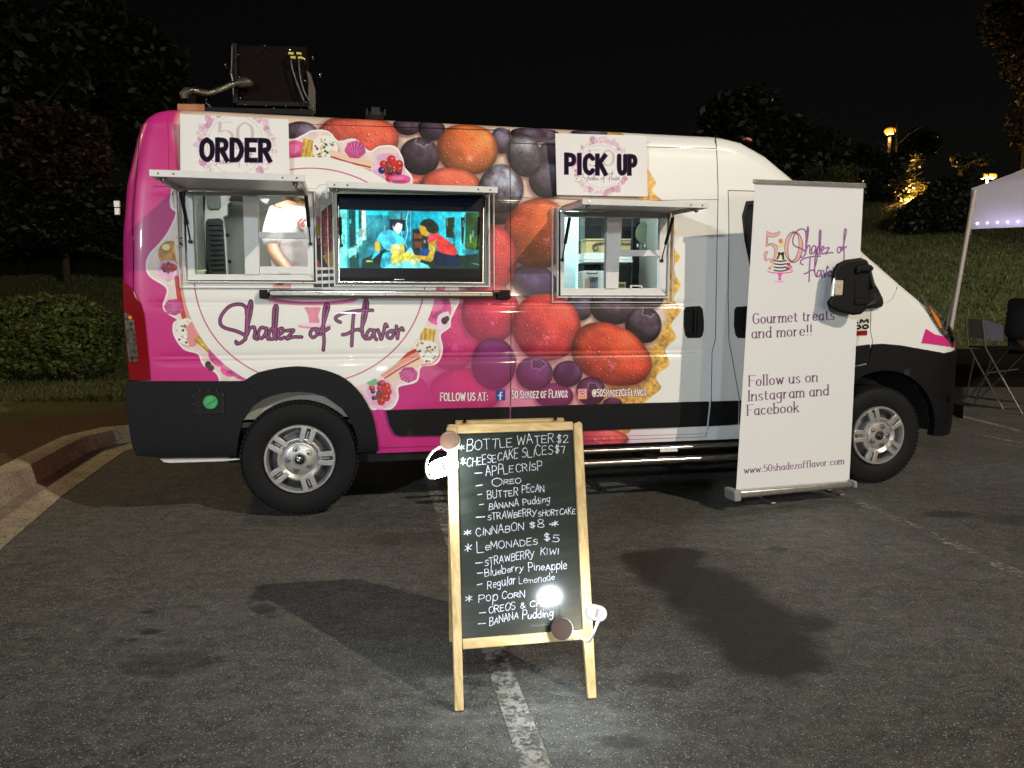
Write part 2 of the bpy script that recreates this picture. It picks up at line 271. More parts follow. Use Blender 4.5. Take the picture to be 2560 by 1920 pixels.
def text(cv, s_, x0, y0, x1, y1, cap, w, col, gap=2.0, jit=0., seed=0, slant=0., smallcap=None, bold=False, nib=0., serif=0., al=1., noise=0, under=None):
    """lettering along the baseline (x0,y0)-(x1,y1), fitted to its length"""
    g = np.random.default_rng(seed); W = 0; pos = []
    for i, ch in enumerate(s_):
        if ch == ' ': W += 4.; pos.append(None); continue
        k = ch; sc = 1.
        if smallcap and ch.islower(): k = ch.upper(); sc = smallcap
        pos.append((k, W, sc)); W += GL[k][0]*sc+gap
    W -= gap; L = math.hypot(x1-x0, y1-y0); ux, uy = (x1-x0)/L, (y1-y0)/L; sx = L/W; sy = cap/10.
    for pz in pos:
        if pz is None: continue
        k, X, sc = pz; a = 1+jit*(g.random()-.5)*1.2; dy = jit*(g.random()-.5)*cap*.35; sh = slant+jit*(g.random()-.5)*.5
        curve = False
        for st in GL[k][1]:
            if st == 'c': curve = True; continue
            pts = []
            for (px, py) in st:
                if jit: px = px+jit*(g.random()-.5)*.9; py = py+jit*(g.random()-.5)*.9
                u = (X+px*sc)*sx+sh*py*sy*sc; v = (py*sy*sc*a+dy)
                pts.append((x0+ux*u, y0+uy*u-v))
            if under: cv.line(pts, w+under[0], under[1], al, curve=curve, cap='s' if (bold and not curve) else 'r')
            cv.line(pts, w, col, al, curve=curve, cap='s' if (bold and not curve) else 'r', nib=nib, noise=noise)
            if serif and k not in '.!:':
                for e, o in ((pts[0], st[0]), (pts[-1], st[-1])):
                    if (o[1] < .5 and o[1] > -.5 and not curve) or (k in 'bdhklfFIG' and o[1] > 9.9 and not curve) or (k in 'mnrpuiwv' and 5.9 < o[1] < 6.1 and not curve) or (k in 'mnhf' and curve and o[1] == 0) or (k == 'p' and o[1] < -3):
                        cv.line([(e[0]-serif, e[1]), (e[0]+serif, e[1])], w, col, al)
            curve = False
SCRIPT = [[(745, 240), (738, 195), (705, 178), (650, 190), (605, 240), (598, 285), (625, 310), (680, 325), (725, 345), (738, 365), (715, 390), (690, 397), (685, 385)],
 [(765, 162), (752, 200), (745, 260), (742, 330), (738, 368), (752, 225), (765, 162), (772, 185), (764, 240), (750, 300), (744, 350), (762, 312), (785, 306), (790, 335), (786, 362), (802, 372)],
 [(850, 312), (825, 308), (808, 335), (812, 362), (830, 365), (848, 340), (855, 312), (852, 350), (864, 372)], [(905, 325), (885, 312), (868, 335), (868, 362), (885, 372), (900, 350), (908, 270), (912, 200), (904, 187), (895, 210), (892, 270), (893, 340), (907, 372)],
 [(920, 350), (945, 330), (940, 312), (922, 320), (918, 350), (930, 370), (952, 362)], [(962, 325), (1003, 322), (985, 345), (966, 370), (1000, 360), (1048, 360)],
 [(1125, 315), (1105, 320), (1095, 345), (1110, 362), (1130, 350), (1135, 325), (1125, 315), (1150, 322)], [(1150, 345), (1178, 260), (1196, 195), (1186, 176), (1173, 210), (1168, 300), (1172, 380), (1168, 432)], [(1130, 328), (1170, 328), (1198, 312)],
 [(1262, 278), (1242, 268), (1238, 250), (1270, 232), (1320, 220), (1380, 213), (1440, 212)], [(1337, 222), (1330, 300), (1325, 408)], [(1275, 347), (1300, 342), (1340, 322), (1368, 318)],
 [(1374, 325), (1400, 255), (1412, 180), (1403, 155), (1393, 190), (1384, 270), (1385, 345), (1402, 370)], [(1445, 325), (1425, 320), (1408, 345), (1412, 368), (1430, 365), (1445, 340), (1452, 322), (1450, 355), (1462, 374)],
 [(1470, 320), (1480, 345), (1488, 372), (1500, 340), (1511, 290), (1522, 302)], [(1540, 325), (1522, 340), (1525, 362), (1545, 365), (1556, 340), (1540, 325), (1568, 325)], [(1572, 300), (1575, 330), (1578, 368), (1584, 330), (1602, 310), (1610, 322)]]
def script(cv, sel, fn, w1, c1, w2=0, c2=None, w3=0, c3=None):
    for w, c in ((w1, c1), (w2, c2), (w3, c3)):
        if not w: continue
        for i in sel:
            cv.line([fn(*p) for p in SCRIPT[i]], w, c, curve=True)
def z2(x, y): return (280+x/2.212, 680+y/2.212)
def z1(x, y): return (280+x/2.212, 80+y/2.212)
def paint_wrap(cv):
    PINK = (197, 44, 112)
    cv.poly([(400, 250), (1720, 250), (1720, 1130), (400, 1130)], (222, 190, 160), noise=.10, ns=60)
    # white front of the van beyond the biscuit rim
    rim = [(1500, 250), (1562, 333), (1600, 400), (1622, 425), (1640, 457), (1632, 473), (1640, 488), (1660, 505), (1668, 530), (1679, 556), (1690, 582), (1679, 603), (1688, 622), (1700, 644), (1686, 664), (1690, 690), (1701, 713), (1684, 746), (1690, 757), (1702, 778), (1679, 808), (1683, 826), (1690, 846), (1664, 871), (1668, 892), (1674, 912), (1643, 938), (1645, 955), (1652, 972), (1616, 1003), (1590, 1040), (1576, 1078), (1548, 1104), (1500, 1125)]
    R = [rim[0]]+list(map(tuple, catmull(rim[1:-1], 5)))+[rim[-1]]
    cv.poly([(x, y) for x, y in R]+[(1440, 1125), (1490, 990), (1600, 900), (1640, 780), (1640, 620), (1600, 500), (1560, 400), (1480, 330), (1450, 250)], (222, 172, 84), noise=.45, ns=13)
    cv.poly([(x-6, y-1) for x, y in R]+[(1450, 1125), (1500, 990), (1610, 900), (1650, 780), (1650, 620), (1610, 500), (1560, 400), (1490, 330), (1460, 250)], (206, 150, 66), .45, noise=.8, ns=6)
    cv.poly([(x, y) for x, y in R]+[(1500, 1300), (2900, 1300), (2900, 200), (1500, 200)], (232, 222, 203))
    cv.poly([(1600, 735), (1660, 735), (1668, 800), (1625, 870), (1590, 860)], (226, 196, 176), blur=20)
    S, B = cv.straw, cv.blue
    B(750, 338, 46, 36, seed=1); B(1019, 312, 36, 26, seed=2); B(1079, 320, 34, 32, seed=3, bloom=.3); B(1336, 334, 62, 22, seed=4); B(1475, 330, 46, 12, seed=5); B(1380, 385, 34, 36, seed=6, bloom=.3)
    S(893, 345, 104, 66, 0, (222, 92, 62), 12, 1); B(1254, 350, 26, 34, seed=7, bloom=.7); S(1030, 440, 34, 34, 0, (224, 104, 76), 5, 8)
    B(1050, 390, 50, 47, .25, (78, 62, 72), .38, 8, (-.05, -.85)); S(1169, 372, 77, 66, .1, (214, 108, 46), 12, 2); S(1126, 470, 78, 52, 0, (224, 96, 62), 10, 3)
    B(1250, 522, 48, 40, seed=9, bloom=.25, col=(76, 56, 66)); B(1252, 472, 56, 62, .2, (92, 84, 92), .95, 10, None, (206, 204, 208)); B(1368, 450, 46, 46, 0, (76, 66, 76), .45, 11); B(1310, 388, 43, 55, -.35, (86, 80, 84), .8, 12, None, (196, 196, 196))
    B(1335, 705, 60, 44, .25, (92, 74, 112), .5, 13, None, (150, 130, 172)); S(1345, 584, 88, 86, -.7, (208, 92, 44), 14, 4); S(1213, 648, 80, 92, .1, (212, 70, 66), 12, 5)
    S(1080, 640, 70, 90, 0, (214, 74, 84), 12, 15); S(1130, 842, 72, 84, 0, (212, 62, 92), 10, 6); S(1226, 782, 72, 76, 0, (218, 64, 68), 12, 7)
    B(1449, 766, 34, 36, 0, (92, 84, 108), .55, 14, None, (150, 146, 178)); B(1614, 747, 44, 28, 0, (80, 66, 78), .4, 15); B(1531, 768, 57, 44, .1, (82, 66, 84), .5, 16); B(1608, 813, 46, 46, .1, (74, 58, 70), .45, 17, (.25, -.8))
    S(1366, 818, 87, 84, .3, (218, 66, 52), 13, 9); S(1164, 978, 92, 58, 0, (206, 40, 74), 10, 10); B(1234, 910, 56, 66, 0, (86, 48, 96), .35, 18, None, (140, 96, 150)); B(1026, 980, 44, 42, 0, (176, 48, 124), .25, 19, None, (206, 96, 160))
    S(1530, 888, 106, 74, .42, (222, 76, 44), 15, 11, tip=.12); B(1386, 990, 48, 32, 0, (112, 46, 92), .25, 20, None, (150, 90, 140)); B(1532, 1008, 24, 14, 0, (78, 40, 64), .3, 21)
    B(1336, 934, 46, 43, 0, (86, 56, 98), .45, 22, (.2, -.55), (150, 120, 170)); B(1419, 935, 37, 33, -.2, (70, 42, 76), .3, 23); B(1477, 978, 36, 36, .2, (72, 38, 68), .25, 24, (.1, -.3))
    S(1500, 1098, 70, 26, 0, (206, 92, 60), 6, 12); B(1400, 1096, 50, 30, 0, (110, 40, 84), .3, 25)
    # magenta film fading in from the lower left
    def f(x, y):
        a = np.clip((1330-x)/560+(y-700)/520, 0, 1)**1.3*.92*(x < 1720)
        b = np.clip((y-980)/60, 0, 1)*np.clip((1500-x)/260, 0, 1)*.75
        return np.maximum(a, b)*np.clip((y-500)/200, 0, 1)
    keep = cv.im.copy(); cv.tint(f, PINK)
    m = (np.clip((keep.mean(2)-.55)*1.2, 0, .35))[..., None]; cv.im = cv.im*(1-m*.3)+keep*m*.3
    # solid magenta rear, soft towards the fruit
    cv.poly([(200, 200), (462, 200), (432, 330), (470, 500), (700, 800), (1000, 980), (1180, 1030), (1400, 1110), (1400, 1300), (200, 1300)], PINK, blur=18)
    cv.tint(lambda x, y: .38*np.clip(1-np.hypot((x-452)/40, (y-360)/150), 0, 1), (214, 60, 60))
    # scalloped garland: white outline then cream band
    C = [(560, 330), (640, 338), (725, 351), (759, 340), (782, 329), (818, 331), (845, 356), (886, 351), (922, 381), (949, 369), (985, 369), (1003, 396), (1008, 419), (1026, 442), (1032, 470), (1090, 520), (1130, 600), (1138, 680), (1143, 750), (1137, 768), (1123, 798), (1121, 816), (1098, 836), (1103, 874), (1089, 906), (1049, 915), (1039, 951), (994, 965), (992, 996), (976, 1019), (945, 1019), (931, 1021), (905, 1010), (880, 1080), (560, 1080), (551, 947), (511, 911), (497, 883), (461, 870), (438, 838), (436, 811), (447, 798), (411, 770), (420, 721), (377, 689), (368, 663), (377, 636), (402, 609), (425, 577), (443, 532), (429, 514), (434, 470), (470, 400), (520, 350)]
    cv.poly(C, (232, 204, 184), smooth=True, edge=4.5, edgecol=(238, 230, 214), noise=.08, ns=20)
    cv.cup(738, 378, 30, 27); cv.cup(705, 375, 22, 24); cv.wrapper(772, 376, 26, .25); cv.sprinkle(812, 370, 32, 1); cv.macaron(828, 392, 925, 418, 34); cv.shell(888, 374, 25, 1.7); cv.tart(972, 420, 36, 1); cv.cup(1000, 448, 26, 12)
    cv.cup(1094, 772, 34, 40); cv.cup(1080, 715, 34, 30); cv.poly([(1095, 790), (1122, 780), (1118, 812), (1096, 826)], (236, 206, 208), smooth=True); cv.ell(1111, 802, 8, 9, (66, 36, 34)); cv.ell(1117, 797, 6, 7, (84, 46, 40)); cv.wrapper(1068, 846, 25, .1)
    cv.sprinkle(1064, 880, 33, 2); cv.macaron(1048, 895, 962, 945, 34); cv.shell(1021, 937, 22, -.7); cv.tart(950, 985, 34, 2); cv.ell(930, 955, 14, 10, (120, 170, 120))
    cv.ell(425, 634, 30, 32, (196, 138, 52), noise=.5, ns=18); cv.ell(415, 618, 10, 8, (250, 226, 150)); cv.tart(420, 676, 24, 3); cv.poly([(436, 560), (462, 540), (462, 640), (440, 650)], (224, 206, 178), smooth=True)
    gg = np.random.default_rng(2)
    for i in range(22): cv.ell(440+gg.random()*26, 590+gg.random()*30, 2.2, 1.8, (60, 44, 40))
    cv.macaron(470, 690, 488, 790, 46); cv.shell(434, 768, 23, .1); cv.sprinkle(468, 830, 33, 4); cv.poly([(470, 812), (500, 800), (505, 836), (486, 866), (470, 858)], (226, 140, 130), smooth=True); cv.wrapper(520, 856, 28, -.75); cv.cup(556, 884, 36, 34, .4)
    cv.cup(575, 922, 24, 20); cv.ell(520, 912, 8, 9, (66, 36, 34)); cv.ell(527, 920, 8, 8, (84, 46, 40)); cv.cup(610, 930, 30, 20); cv.ell(600, 925, 13, 11, (190, 40, 34), noise=.4); cv.ell(628, 928, 9, 7, (196, 44, 36)); cv.cup(640, 960, 40, 24)
    # white disc and its ring
    cv.ell(774, 690, 318, 298, (235, 224, 204)); cv.ell(774, 690, 289, 270, (188, 58, 108), ring=2.6)
    for t in np.linspace(1.95, 2.75, 30): cv.ell(774+312*math.cos(t), 690+292*math.sin(t), 3.2, 3.2, (235, 224, 204))
    # cake between the hatches
    cv.poly([(794, 560), (812, 524), (836, 508), (846, 506), (846, 700), (792, 700)], (150, 66, 62), smooth=True, noise=.7, ns=4, edge=2, edgecol=(60, 30, 40))
    cv.poly([(788, 520), (804, 520), (804, 600), (788, 600)], (214, 196, 186)); cv.ell(794, 550, 9, 9, (200, 120, 160)); cv.poly([(787, 560), (802, 556), (803, 590), (788, 590)], (190, 150, 60))
    for i in range(12): cv.ell(790+gg.random()*16, 592+gg.random()*32, 2, 2, (40, 30, 40))
    cv.poly([(786, 612), (806, 610), (812, 640), (822, 670), (808, 674), (796, 650), (786, 656)], (26, 20, 22)); cv.poly([(806, 640), (836, 620), (836, 670), (822, 672)], (160, 130, 62), noise=.5, ns=3)
    cv.poly([(784, 668), (838, 668), (838, 735), (784, 735)], (230, 222, 208))
    for k in range(4): cv.poly([(784, 676+k*17), (838, 674+k*17), (838, 683+k*17), (784, 685+k*17)], (26, 22, 24))
    cv.macaron(684, 712, 726, 712, 14); cv.ell(700, 708, 10, 5, (80, 46, 30)); cv.ell(858, 712, 22, 5, (150, 80, 50), noise=.6, ns=4)
    cv.ell(782, 749, 112, 15, (222, 128, 150)); cv.ell(782, 746, 108, 13, (196, 70, 112)); cv.ell(782, 742, 104, 12, (232, 206, 196))
    cv.poly([z2(1062, 195), z2(1156, 195), z2(1140, 240), z2(1150, 292), z2(1090, 292), z2(1085, 240)], (224, 132, 142), noise=.1); cv.ell(786, 815, 42, 7, (226, 140, 156)); cv.ell(786, 812, 38, 5, (242, 206, 204))
    script(cv, range(len(SCRIPT)), z2, 8.8, (56, 16, 44), 4.8, (122, 46, 84), 1.3, (176, 100, 132))
    # social line
    wh = (238, 226, 200)
    text(cv, 'FOLLOW US AT:', 1101, 1002, 1219, 1001, 19, 3.2, wh, 2.6, bold=True, under=(2.2, (120, 20, 70)))
    cv.poly([(1239, 976), (1263, 975), (1263, 1001), (1239, 1002)], (44, 60, 128), smooth=False); cv.line([(1255, 981), (1251.5, 981.5), (1250.5, 985), (1250.5, 999)], 3.2, wh); cv.line([(1246, 989), (1255, 989)], 2.6, wh)
    text(cv, '50 Shadez of Flavor', 1280, 996, 1418, 993, 19, 3.0, wh, 2.6, bold=True, smallcap=.82, under=(2.0, (110, 24, 80)))
    q = [(1446, 974), (1466, 973), (1466, 996), (1446, 997)]
    cv.poly(q, (190, 60, 120), edge=2, edgecol=(220, 130, 60)); cv.poly([(1446, 986), (1466, 985), (1466, 996), (1446, 997)], (226, 120, 60), .7)
    for a, b in zip(q, q[1:]+q[:1]): cv.line([(a[0]*.82+1456*.18, a[1]*.82+985*.18), (b[0]*.82+1456*.18, b[1]*.82+985*.18)], 1.8, wh)
    cv.ell(1456, 985, 4.6, 4.8, wh, ring=1.8); cv.ell(1462, 979, 1.2, 1.2, wh)
    text(cv, '@50ShadezOfFlavor', 1481, 991, 1615, 989, 17, 2.9, wh, 2.4, bold=True, smallcap=.84, under=(2.0, (120, 50, 60)))
def logo_pale(cv, cx, cy, r, seed):
    g = np.random.default_rng(seed)
    for i, t in enumerate(np.linspace(0, 6.283, 40, endpoint=False)):
        q = r*(1.0+.05*math.sin(i*2.3)); c = [(224, 188, 192), (216, 166, 178), (226, 204, 190), (206, 156, 166), (228, 212, 196)][g.integers(5)]
        cv.ell(cx+q*math.cos(t), cy+q*1.03*math.sin(t), r*.13*(.7+.6*g.random()), r*.11*(.7+.6*g.random()), c, rot=t, noise=.15, ns=4)
        if i % 2: cv.ell(cx+q*1.02*math.cos(t), cy+q*math.sin(t), 2.4, 2.0, (196, 128, 148), al=.8)
    cv.ell(cx, cy, r*.87, r*.9, (233, 222, 206)); cv.ell(cx, cy, r*.80, r*.83, (206, 178, 170), ring=1.0)
    text(cv, '50', cx-r*.5, cy-r*.02, cx+r*.48, cy-r*.02, r*.62, 1.4, (206, 182, 170), gap=2.2, nib=r*.07)
    cv.poly([(cx-6, cy+r*.12), (cx+8, cy+r*.12), (cx+6, cy-r*.18), (cx-4, cy-r*.18)], (214, 196, 180), noise=.3, ns=3)
    k = r*1.45/1012.; script(cv, range(len(SCRIPT)), lambda x, y: (cx-r*.72+(x-598)*k, cy+r*.42+(y-300)*k*1.15), 1.6, (172, 148, 150))
def paint_banner(cv):
    f = lambda x, y: (1880+x/6.144, 540+y/6.144)
    cv.tint(lambda x, y: .12*np.clip((y-700)/500, 0, 1), (222, 204, 214))
    for pts in ([(425, 250), (385, 275), (300, 268), (235, 248), (225, 460), (300, 430), (360, 470), (400, 560), (385, 680), (330, 730)],): pass
    pk, dk = (222, 160, 140), (120, 60, 54)
    five = [(232, 240), (300, 270), (380, 262), (415, 240), (428, 252), (400, 300), (330, 325), (240, 312), (236, 440), (300, 420), (380, 450), (408, 540), (400, 640), (340, 710), (250, 715), (195, 670), (182, 590), (215, 540), (242, 560), (215, 600), (215, 650), (250, 690), (310, 680), (345, 620), (350, 520), (310, 450), (270, 440), (225, 470), (215, 455)]
    cv.poly([f(*p) for p in five], pk, edge=1.0, edgecol=dk)
    cv.ell(*f(648, 478), 140/6.144*1.0, 238/6.144, pk, rot=.04); cv.ell(*f(640, 478), 139/6.144, 236/6.144, dk, rot=.04, ring=1.3); cv.ell(*f(636, 474), 78/6.144, 222/6.144, (229, 219, 218), rot=.12); cv.ell(*f(636, 474), 80/6.144, 222/6.144, dk, rot=.12, ring=1.2)
    # cake
    cv.ell(*f(435, 850), 200/6.144, 36/6.144, (206, 92, 140)); cv.ell(*f(435, 836), 198/6.144, 32/6.144, (240, 212, 208)); cv.poly([f(385, 880), f(475, 880), f(445, 930), f(450, 990), f(400, 990), f(410, 930)], (214, 92, 146)); cv.ell(*f(422, 1005), 74/6.144, 17/6.144, (226, 130, 168)); cv.ell(*f(422, 999), 60/6.144, 9/6.144, (242, 204, 214))
    cv.poly([f(340, 675), f(530, 675), f(510, 850), f(335, 845)], (236, 232, 226))
    for k in range(4): y = 684+k*50; cv.line([f(338, y), f(435, y+12), f(526, y)], 3.1, (34, 30, 34), curve=True)
    cv.poly([f(390, 540), f(490, 540), f(510, 675), f(370, 675)], (214, 206, 150)); cv.poly([f(400, 500), f(500, 500), f(495, 560), f(395, 560)], (226, 206, 206)); cv.poly([f(415, 400), f(490, 400), f(490, 480), f(415, 490)], (220, 196, 120), noise=.3, ns=4)
    cv.ell(*f(440, 385), 5.5, 6, (206, 120, 110)); cv.poly([f(395, 550), f(440, 565), f(495, 550), f(490, 610), f(500, 670), f(470, 672), f(460, 610), f(440, 590), f(420, 610), f(400, 665), f(375, 660), f(400, 600)], (44, 36, 30))
    for p, r, c in (((270, 680), 6, (222, 140, 120)), ((255, 700), 5, (232, 190, 170)), ((300, 780), 6, (216, 200, 140)), ((275, 800), 5, (210, 150, 130)), ((560, 740), 5, (170, 70, 80)), ((590, 780), 5, (206, 120, 130)), ((550, 810), 5, (160, 60, 66)), ((600, 820), 5, (222, 160, 150))): cv.ell(*f(*p), r, r*.85, c, noise=.4, ns=3)
    P, D = (126, 54, 96), (72, 26, 60)
    # "Shadez of" then "Flavor"
    script(cv, range(0, 9), lambda x, y: f(628+(x-598)*1.37, 160+(y-158)*2.0), 3.0, D, 1.8, P, .7, (190, 130, 170))
    script(cv, range(9, 17), lambda x, y: f(745+(x-1238)*1.5, 620+(y-213)*2.0), 3.0, D, 1.8, P, .7, (190, 130, 170))
    T = (92, 46, 62); kw = dict(gap=2.4, nib=2.3, serif=3.4)
    text(cv, 'Gourmet treats', 1883, 810, 2085, 799, 26.5, .8, T, **kw)
    text(cv, 'and more!!', 1880, 846, 2029, 838, 26.5, .8, T, **kw)
    text(cv, 'Follow us on', 1873, 966, 2043, 954, 26.5, .8, T, **kw)
    text(cv, 'Instagram and', 1871, 1003, 2071, 988, 26.5, .8, T, **kw)
    text(cv, 'Facebook', 1869, 1039, 1996, 1030, 26.5, .8, T, **kw)
    text(cv, 'www.50shadezofflavor.com', 1861, 1184, 2109, 1160, 17, .6, T, gap=2.1, nib=1.6, serif=2)
def z6(x, y): return (1050+x/2.127, 1020+y/2.127)
def paint_board(cv):
    cv.tint(lambda x, y: np.clip(fbm(x, y, 90, 3)-.35, 0, 1)*.25, (90, 96, 86)); cv.tint(lambda x, y: .18*np.clip(vnoise(x*.3+y, y*.5, 14, 2)-.6, 0, 1), (170, 176, 168))
    def ln(s_, x0, y0, x1, y1, cap, w=2.3, jit=.42, seed=1, **k):
        a = z6(x0, y0); b = z6(x1, y1); text(cv, s_, a[0], a[1], b[0], b[1], cap/2.127, w, (236, 240, 252), gap=2.0, jit=jit, seed=seed, noise=.28, **k)
    L = [('*', 205, 228, 233, 226, 50), ('BOTTLE', 250, 227, 490, 203, 50), ('WATER', 517, 194, 710, 182, 42), ('$2', 728, 186, 788, 182, 48), ('*', 217, 310, 240, 308, 50), ('CHEESECAKE', 250, 312, 520, 264, 46), ('SLICES', 542, 264, 706, 244, 48), ('$7', 718, 242, 772, 240, 42),
         ('-', 293, 360, 332, 358, 26), ('APPLE', 350, 362, 495, 344, 46), ('CRISP', 512, 340, 650, 330, 42), ('-', 300, 425, 333, 421, 26), ('O', 385, 420, 438, 414, 42), ('REO', 446, 408, 536, 398, 28), ('-', 305, 475, 328, 473, 26), ('BUTTER', 360, 484, 520, 463, 36), ('PECAN', 543, 452, 660, 444, 36),
         ('-', 317, 527, 338, 525, 26), ('BANANA', 367, 541, 525, 522, 34), ('Pudding', 549, 515, 690, 502, 40), ('-', 298, 594, 342, 592, 26), ('STRAWBERR', 360, 599, 592, 570, 34), ('y', 598, 568, 620, 566, 40), ('SHORTCAKE', 630, 577, 826, 560, 32), ('*', 235, 685, 270, 681, 50), ('CINNABON', 300, 681, 550, 648, 38), ('$8', 582, 638, 660, 637, 36),
         ('-', 690, 628, 712, 628, 20), ('*', 704, 640, 735, 636, 44), ('*', 236, 775, 270, 770, 52), ('L', 303, 773, 340, 768, 56), ('eMONADES', 348, 756, 625, 722, 36), ('$5', 660, 706, 738, 710, 42), ('-', 297, 838, 332, 836, 26), ('STRAWBERR', 345, 840, 580, 796, 36), ('y', 586, 792, 608, 789, 40), ('KIWI', 642, 782, 736, 775, 34),
         ('-', 303, 893, 332, 891, 26), ('Blueberry', 345, 896, 548, 862, 42), ('PineApple', 578, 866, 780, 856, 40), ('-', 305, 953, 330, 948, 26), ('Regular', 360, 962, 508, 936, 42), ('-', 317, 1098, 350, 1096, 26), ('*', 245, 1042, 278, 1038, 50), ('Pop', 312, 1034, 412, 1022, 46), ('CORN', 436, 1017, 556, 1004, 32),
         ('OREOS', 367, 1092, 506, 1068, 36), ('&', 535, 1066, 560, 1064, 34), ('Cream', 585, 1060, 732, 1042, 34), ('-', 312, 1158, 350, 1156, 26), ('BANANA', 370, 1156, 522, 1118, 38), ('Pudding', 545, 1125, 708, 1108, 40)]
    for i, l in enumerate(L): ln(l[0], *l[1:6], w=2.2 if l[0] in '*-' else 1.75, seed=i*7+3)
    ln('Lemonade', 528, 936, 716, 914, 36, w=1.2, jit=.4, seed=77)
    cv.line([z6(590, 1158), z6(700, 1150)], 1.5, (150, 160, 160), .5)
def paint_tv(cv):
    f = lambda x, y: (820+x/5.027, 460+y/5.027); q = lambda pts, c, al=1., **k: cv.poly([f(*p) for p in pts], c, al, **k)
    q([(145, 320), (1895, 350), (1895, 1062), (150, 1055)], (22, 120, 140))
    q([(145, 320), (240, 322), (245, 1055), (150, 1055)], (110, 238, 226), noise=.2); q([(240, 322), (300, 324), (290, 1055), (245, 1055)], (10, 150, 168)); q([(262, 326), (345, 328), (350, 780), (270, 790)], (12, 60, 62)); q([(345, 328), (395, 330), (400, 700), (352, 760)], (70, 226, 226)); q([(385, 332), (420, 332), (420, 620), (385, 620)], (16, 80, 80)); q([(420, 332), (475, 334), (480, 700), (430, 720)], (214, 234, 214), noise=.2)
    q([(250, 820), (380, 770), (385, 850), (262, 930)], (130, 222, 196)); q([(265, 940), (385, 860), (395, 1055), (275, 1055)], (10, 60, 50)); q([(360, 560), (430, 560), (430, 780), (370, 790)], (150, 232, 226), noise=.4); q([(430, 720), (480, 710), (480, 880), (440, 940)], (20, 120, 110))
    q([(480, 335), (760, 340), (755, 400), (485, 390)], (30, 214, 236)); q([(490, 395), (745, 400), (740, 820), (490, 830)], (34, 122, 134), noise=.5, ns=40); q([(765, 342), (975, 346), (975, 600), (770, 590)], (40, 134, 142)); q([(1070, 350), (1400, 356), (1400, 560), (1070, 560)], (10, 160, 184), noise=.15, ns=40); q([(975, 346), (1070, 348), (1070, 800), (975, 790)], (16, 120, 146))
    q([(1380, 350), (1690, 355), (1680, 940), (1640, 950), (1400, 700)], (30, 178, 200)); q([(1480, 430), (1590, 415), (1585, 680), (1485, 670)], (24, 40, 22)); q([(1680, 356), (1740, 356), (1720, 950), (1650, 930)], (60, 214, 226)); q([(1730, 356), (1895, 360), (1895, 850), (1720, 800)], (30, 70, 30), noise=.5, ns=40); q([(1780, 700), (1895, 650), (1895, 820), (1740, 800)], (64, 104, 20), .7, blur=12); q([(1670, 420), (1722, 420), (1700, 760), (1680, 740)], (8, 26, 28))
    q([(1060, 565), (1260, 570), (1260, 860), (1070, 860)], (24, 40, 40)); q([(1080, 620), (1190, 630), (1180, 680), (1080, 690)], (132, 66, 20)); q([(1080, 720), (1180, 725), (1175, 800), (1080, 800)], (120, 60, 24))
    q([(430, 950), (700, 820), (1700, 900), (1895, 870), (1895, 1062), (420, 1056)], (16, 44, 34)); q([(480, 960), (560, 960), (560, 980), (480, 980)], (170, 220, 110)); q([(1800, 990), (1895, 1010), (1895, 1020)], (150, 180, 150))
    gt = np.random.default_rng(8)
    for i in range(90):
        x, y = gt.uniform(170, 1880), gt.uniform(350, 900); w_, h_ = gt.uniform(5, 26), gt.uniform(20, 120); c = [(120, 236, 236), (10, 70, 84), (60, 190, 206), (16, 40, 44), (190, 236, 220), (20, 150, 170)][gt.integers(6)]
        q([(x, y), (x+w_, y), (x+w_, y+h_), (x, y+h_)], c, .55)
    # seated helper in pale blue
    q([(610, 700), (690, 600), (800, 575), (900, 640), (960, 700), (960, 770), (900, 800), (780, 840), (700, 800), (660, 730)], (66, 200, 232), smooth=True, noise=.2, ns=12); q([(770, 440), (975, 450), (970, 590), (780, 580)], (14, 30, 50)); q([(815, 520), (860, 460), (930, 490), (930, 560), (900, 620), (850, 610), (815, 560)], (190, 208, 196), smooth=True); q([(820, 500), (850, 452), (920, 455), (935, 500), (880, 485), (850, 510), (830, 540)], (34, 28, 30), smooth=True)
    q([(600, 720), (650, 740), (645, 850), (600, 850), (588, 780)], (210, 166, 46), smooth=True); q([(600, 850), (650, 855), (640, 920), (580, 950), (550, 930)], (40, 196, 226), smooth=True); q([(560, 950), (700, 820), (740, 880), (700, 1000), (600, 1010)], (10, 22, 24)); q([(900, 760), (950, 770), (960, 860), (900, 860)], (196, 182, 80), smooth=True)
    cv.line([f(1010, 345), f(985, 470), (f(1000, 600)), f(975, 720), f(985, 790)], 1.6, (200, 246, 250), curve=True); cv.line([f(1040, 345), f(1035, 700)], 1, (130, 230, 240)); q([(980, 850), (1040, 790), (1090, 890), (990, 870)], (150, 224, 226))
    # patient lying under a sheet
    q([(670, 940), (700, 870), (800, 850), (860, 900), (840, 1040), (680, 1055), (660, 1000)], (40, 170, 196), smooth=True, noise=.3, ns=12); q([(780, 830), (800, 770), (860, 755), (905, 790), (910, 850), (860, 880), (800, 870)], (216, 206, 130), smooth=True); q([(800, 890), (920, 850), (1090, 890), (1170, 940), (1100, 1000), (900, 1010), (800, 980)], (216, 208, 70), smooth=True, noise=.15); q([(700, 1055), (760, 1010), (1000, 960), (1180, 990), (1260, 1020), (1290, 1060)], (110, 236, 240), smooth=False, noise=.15, ns=12); q([(1040, 960), (1110, 930), (1160, 970), (1100, 1010), (1050, 1010)], (206, 226, 160), smooth=True); q([(800, 980), (880, 950), (920, 990), (850, 1020)], (222, 226, 130), smooth=True)
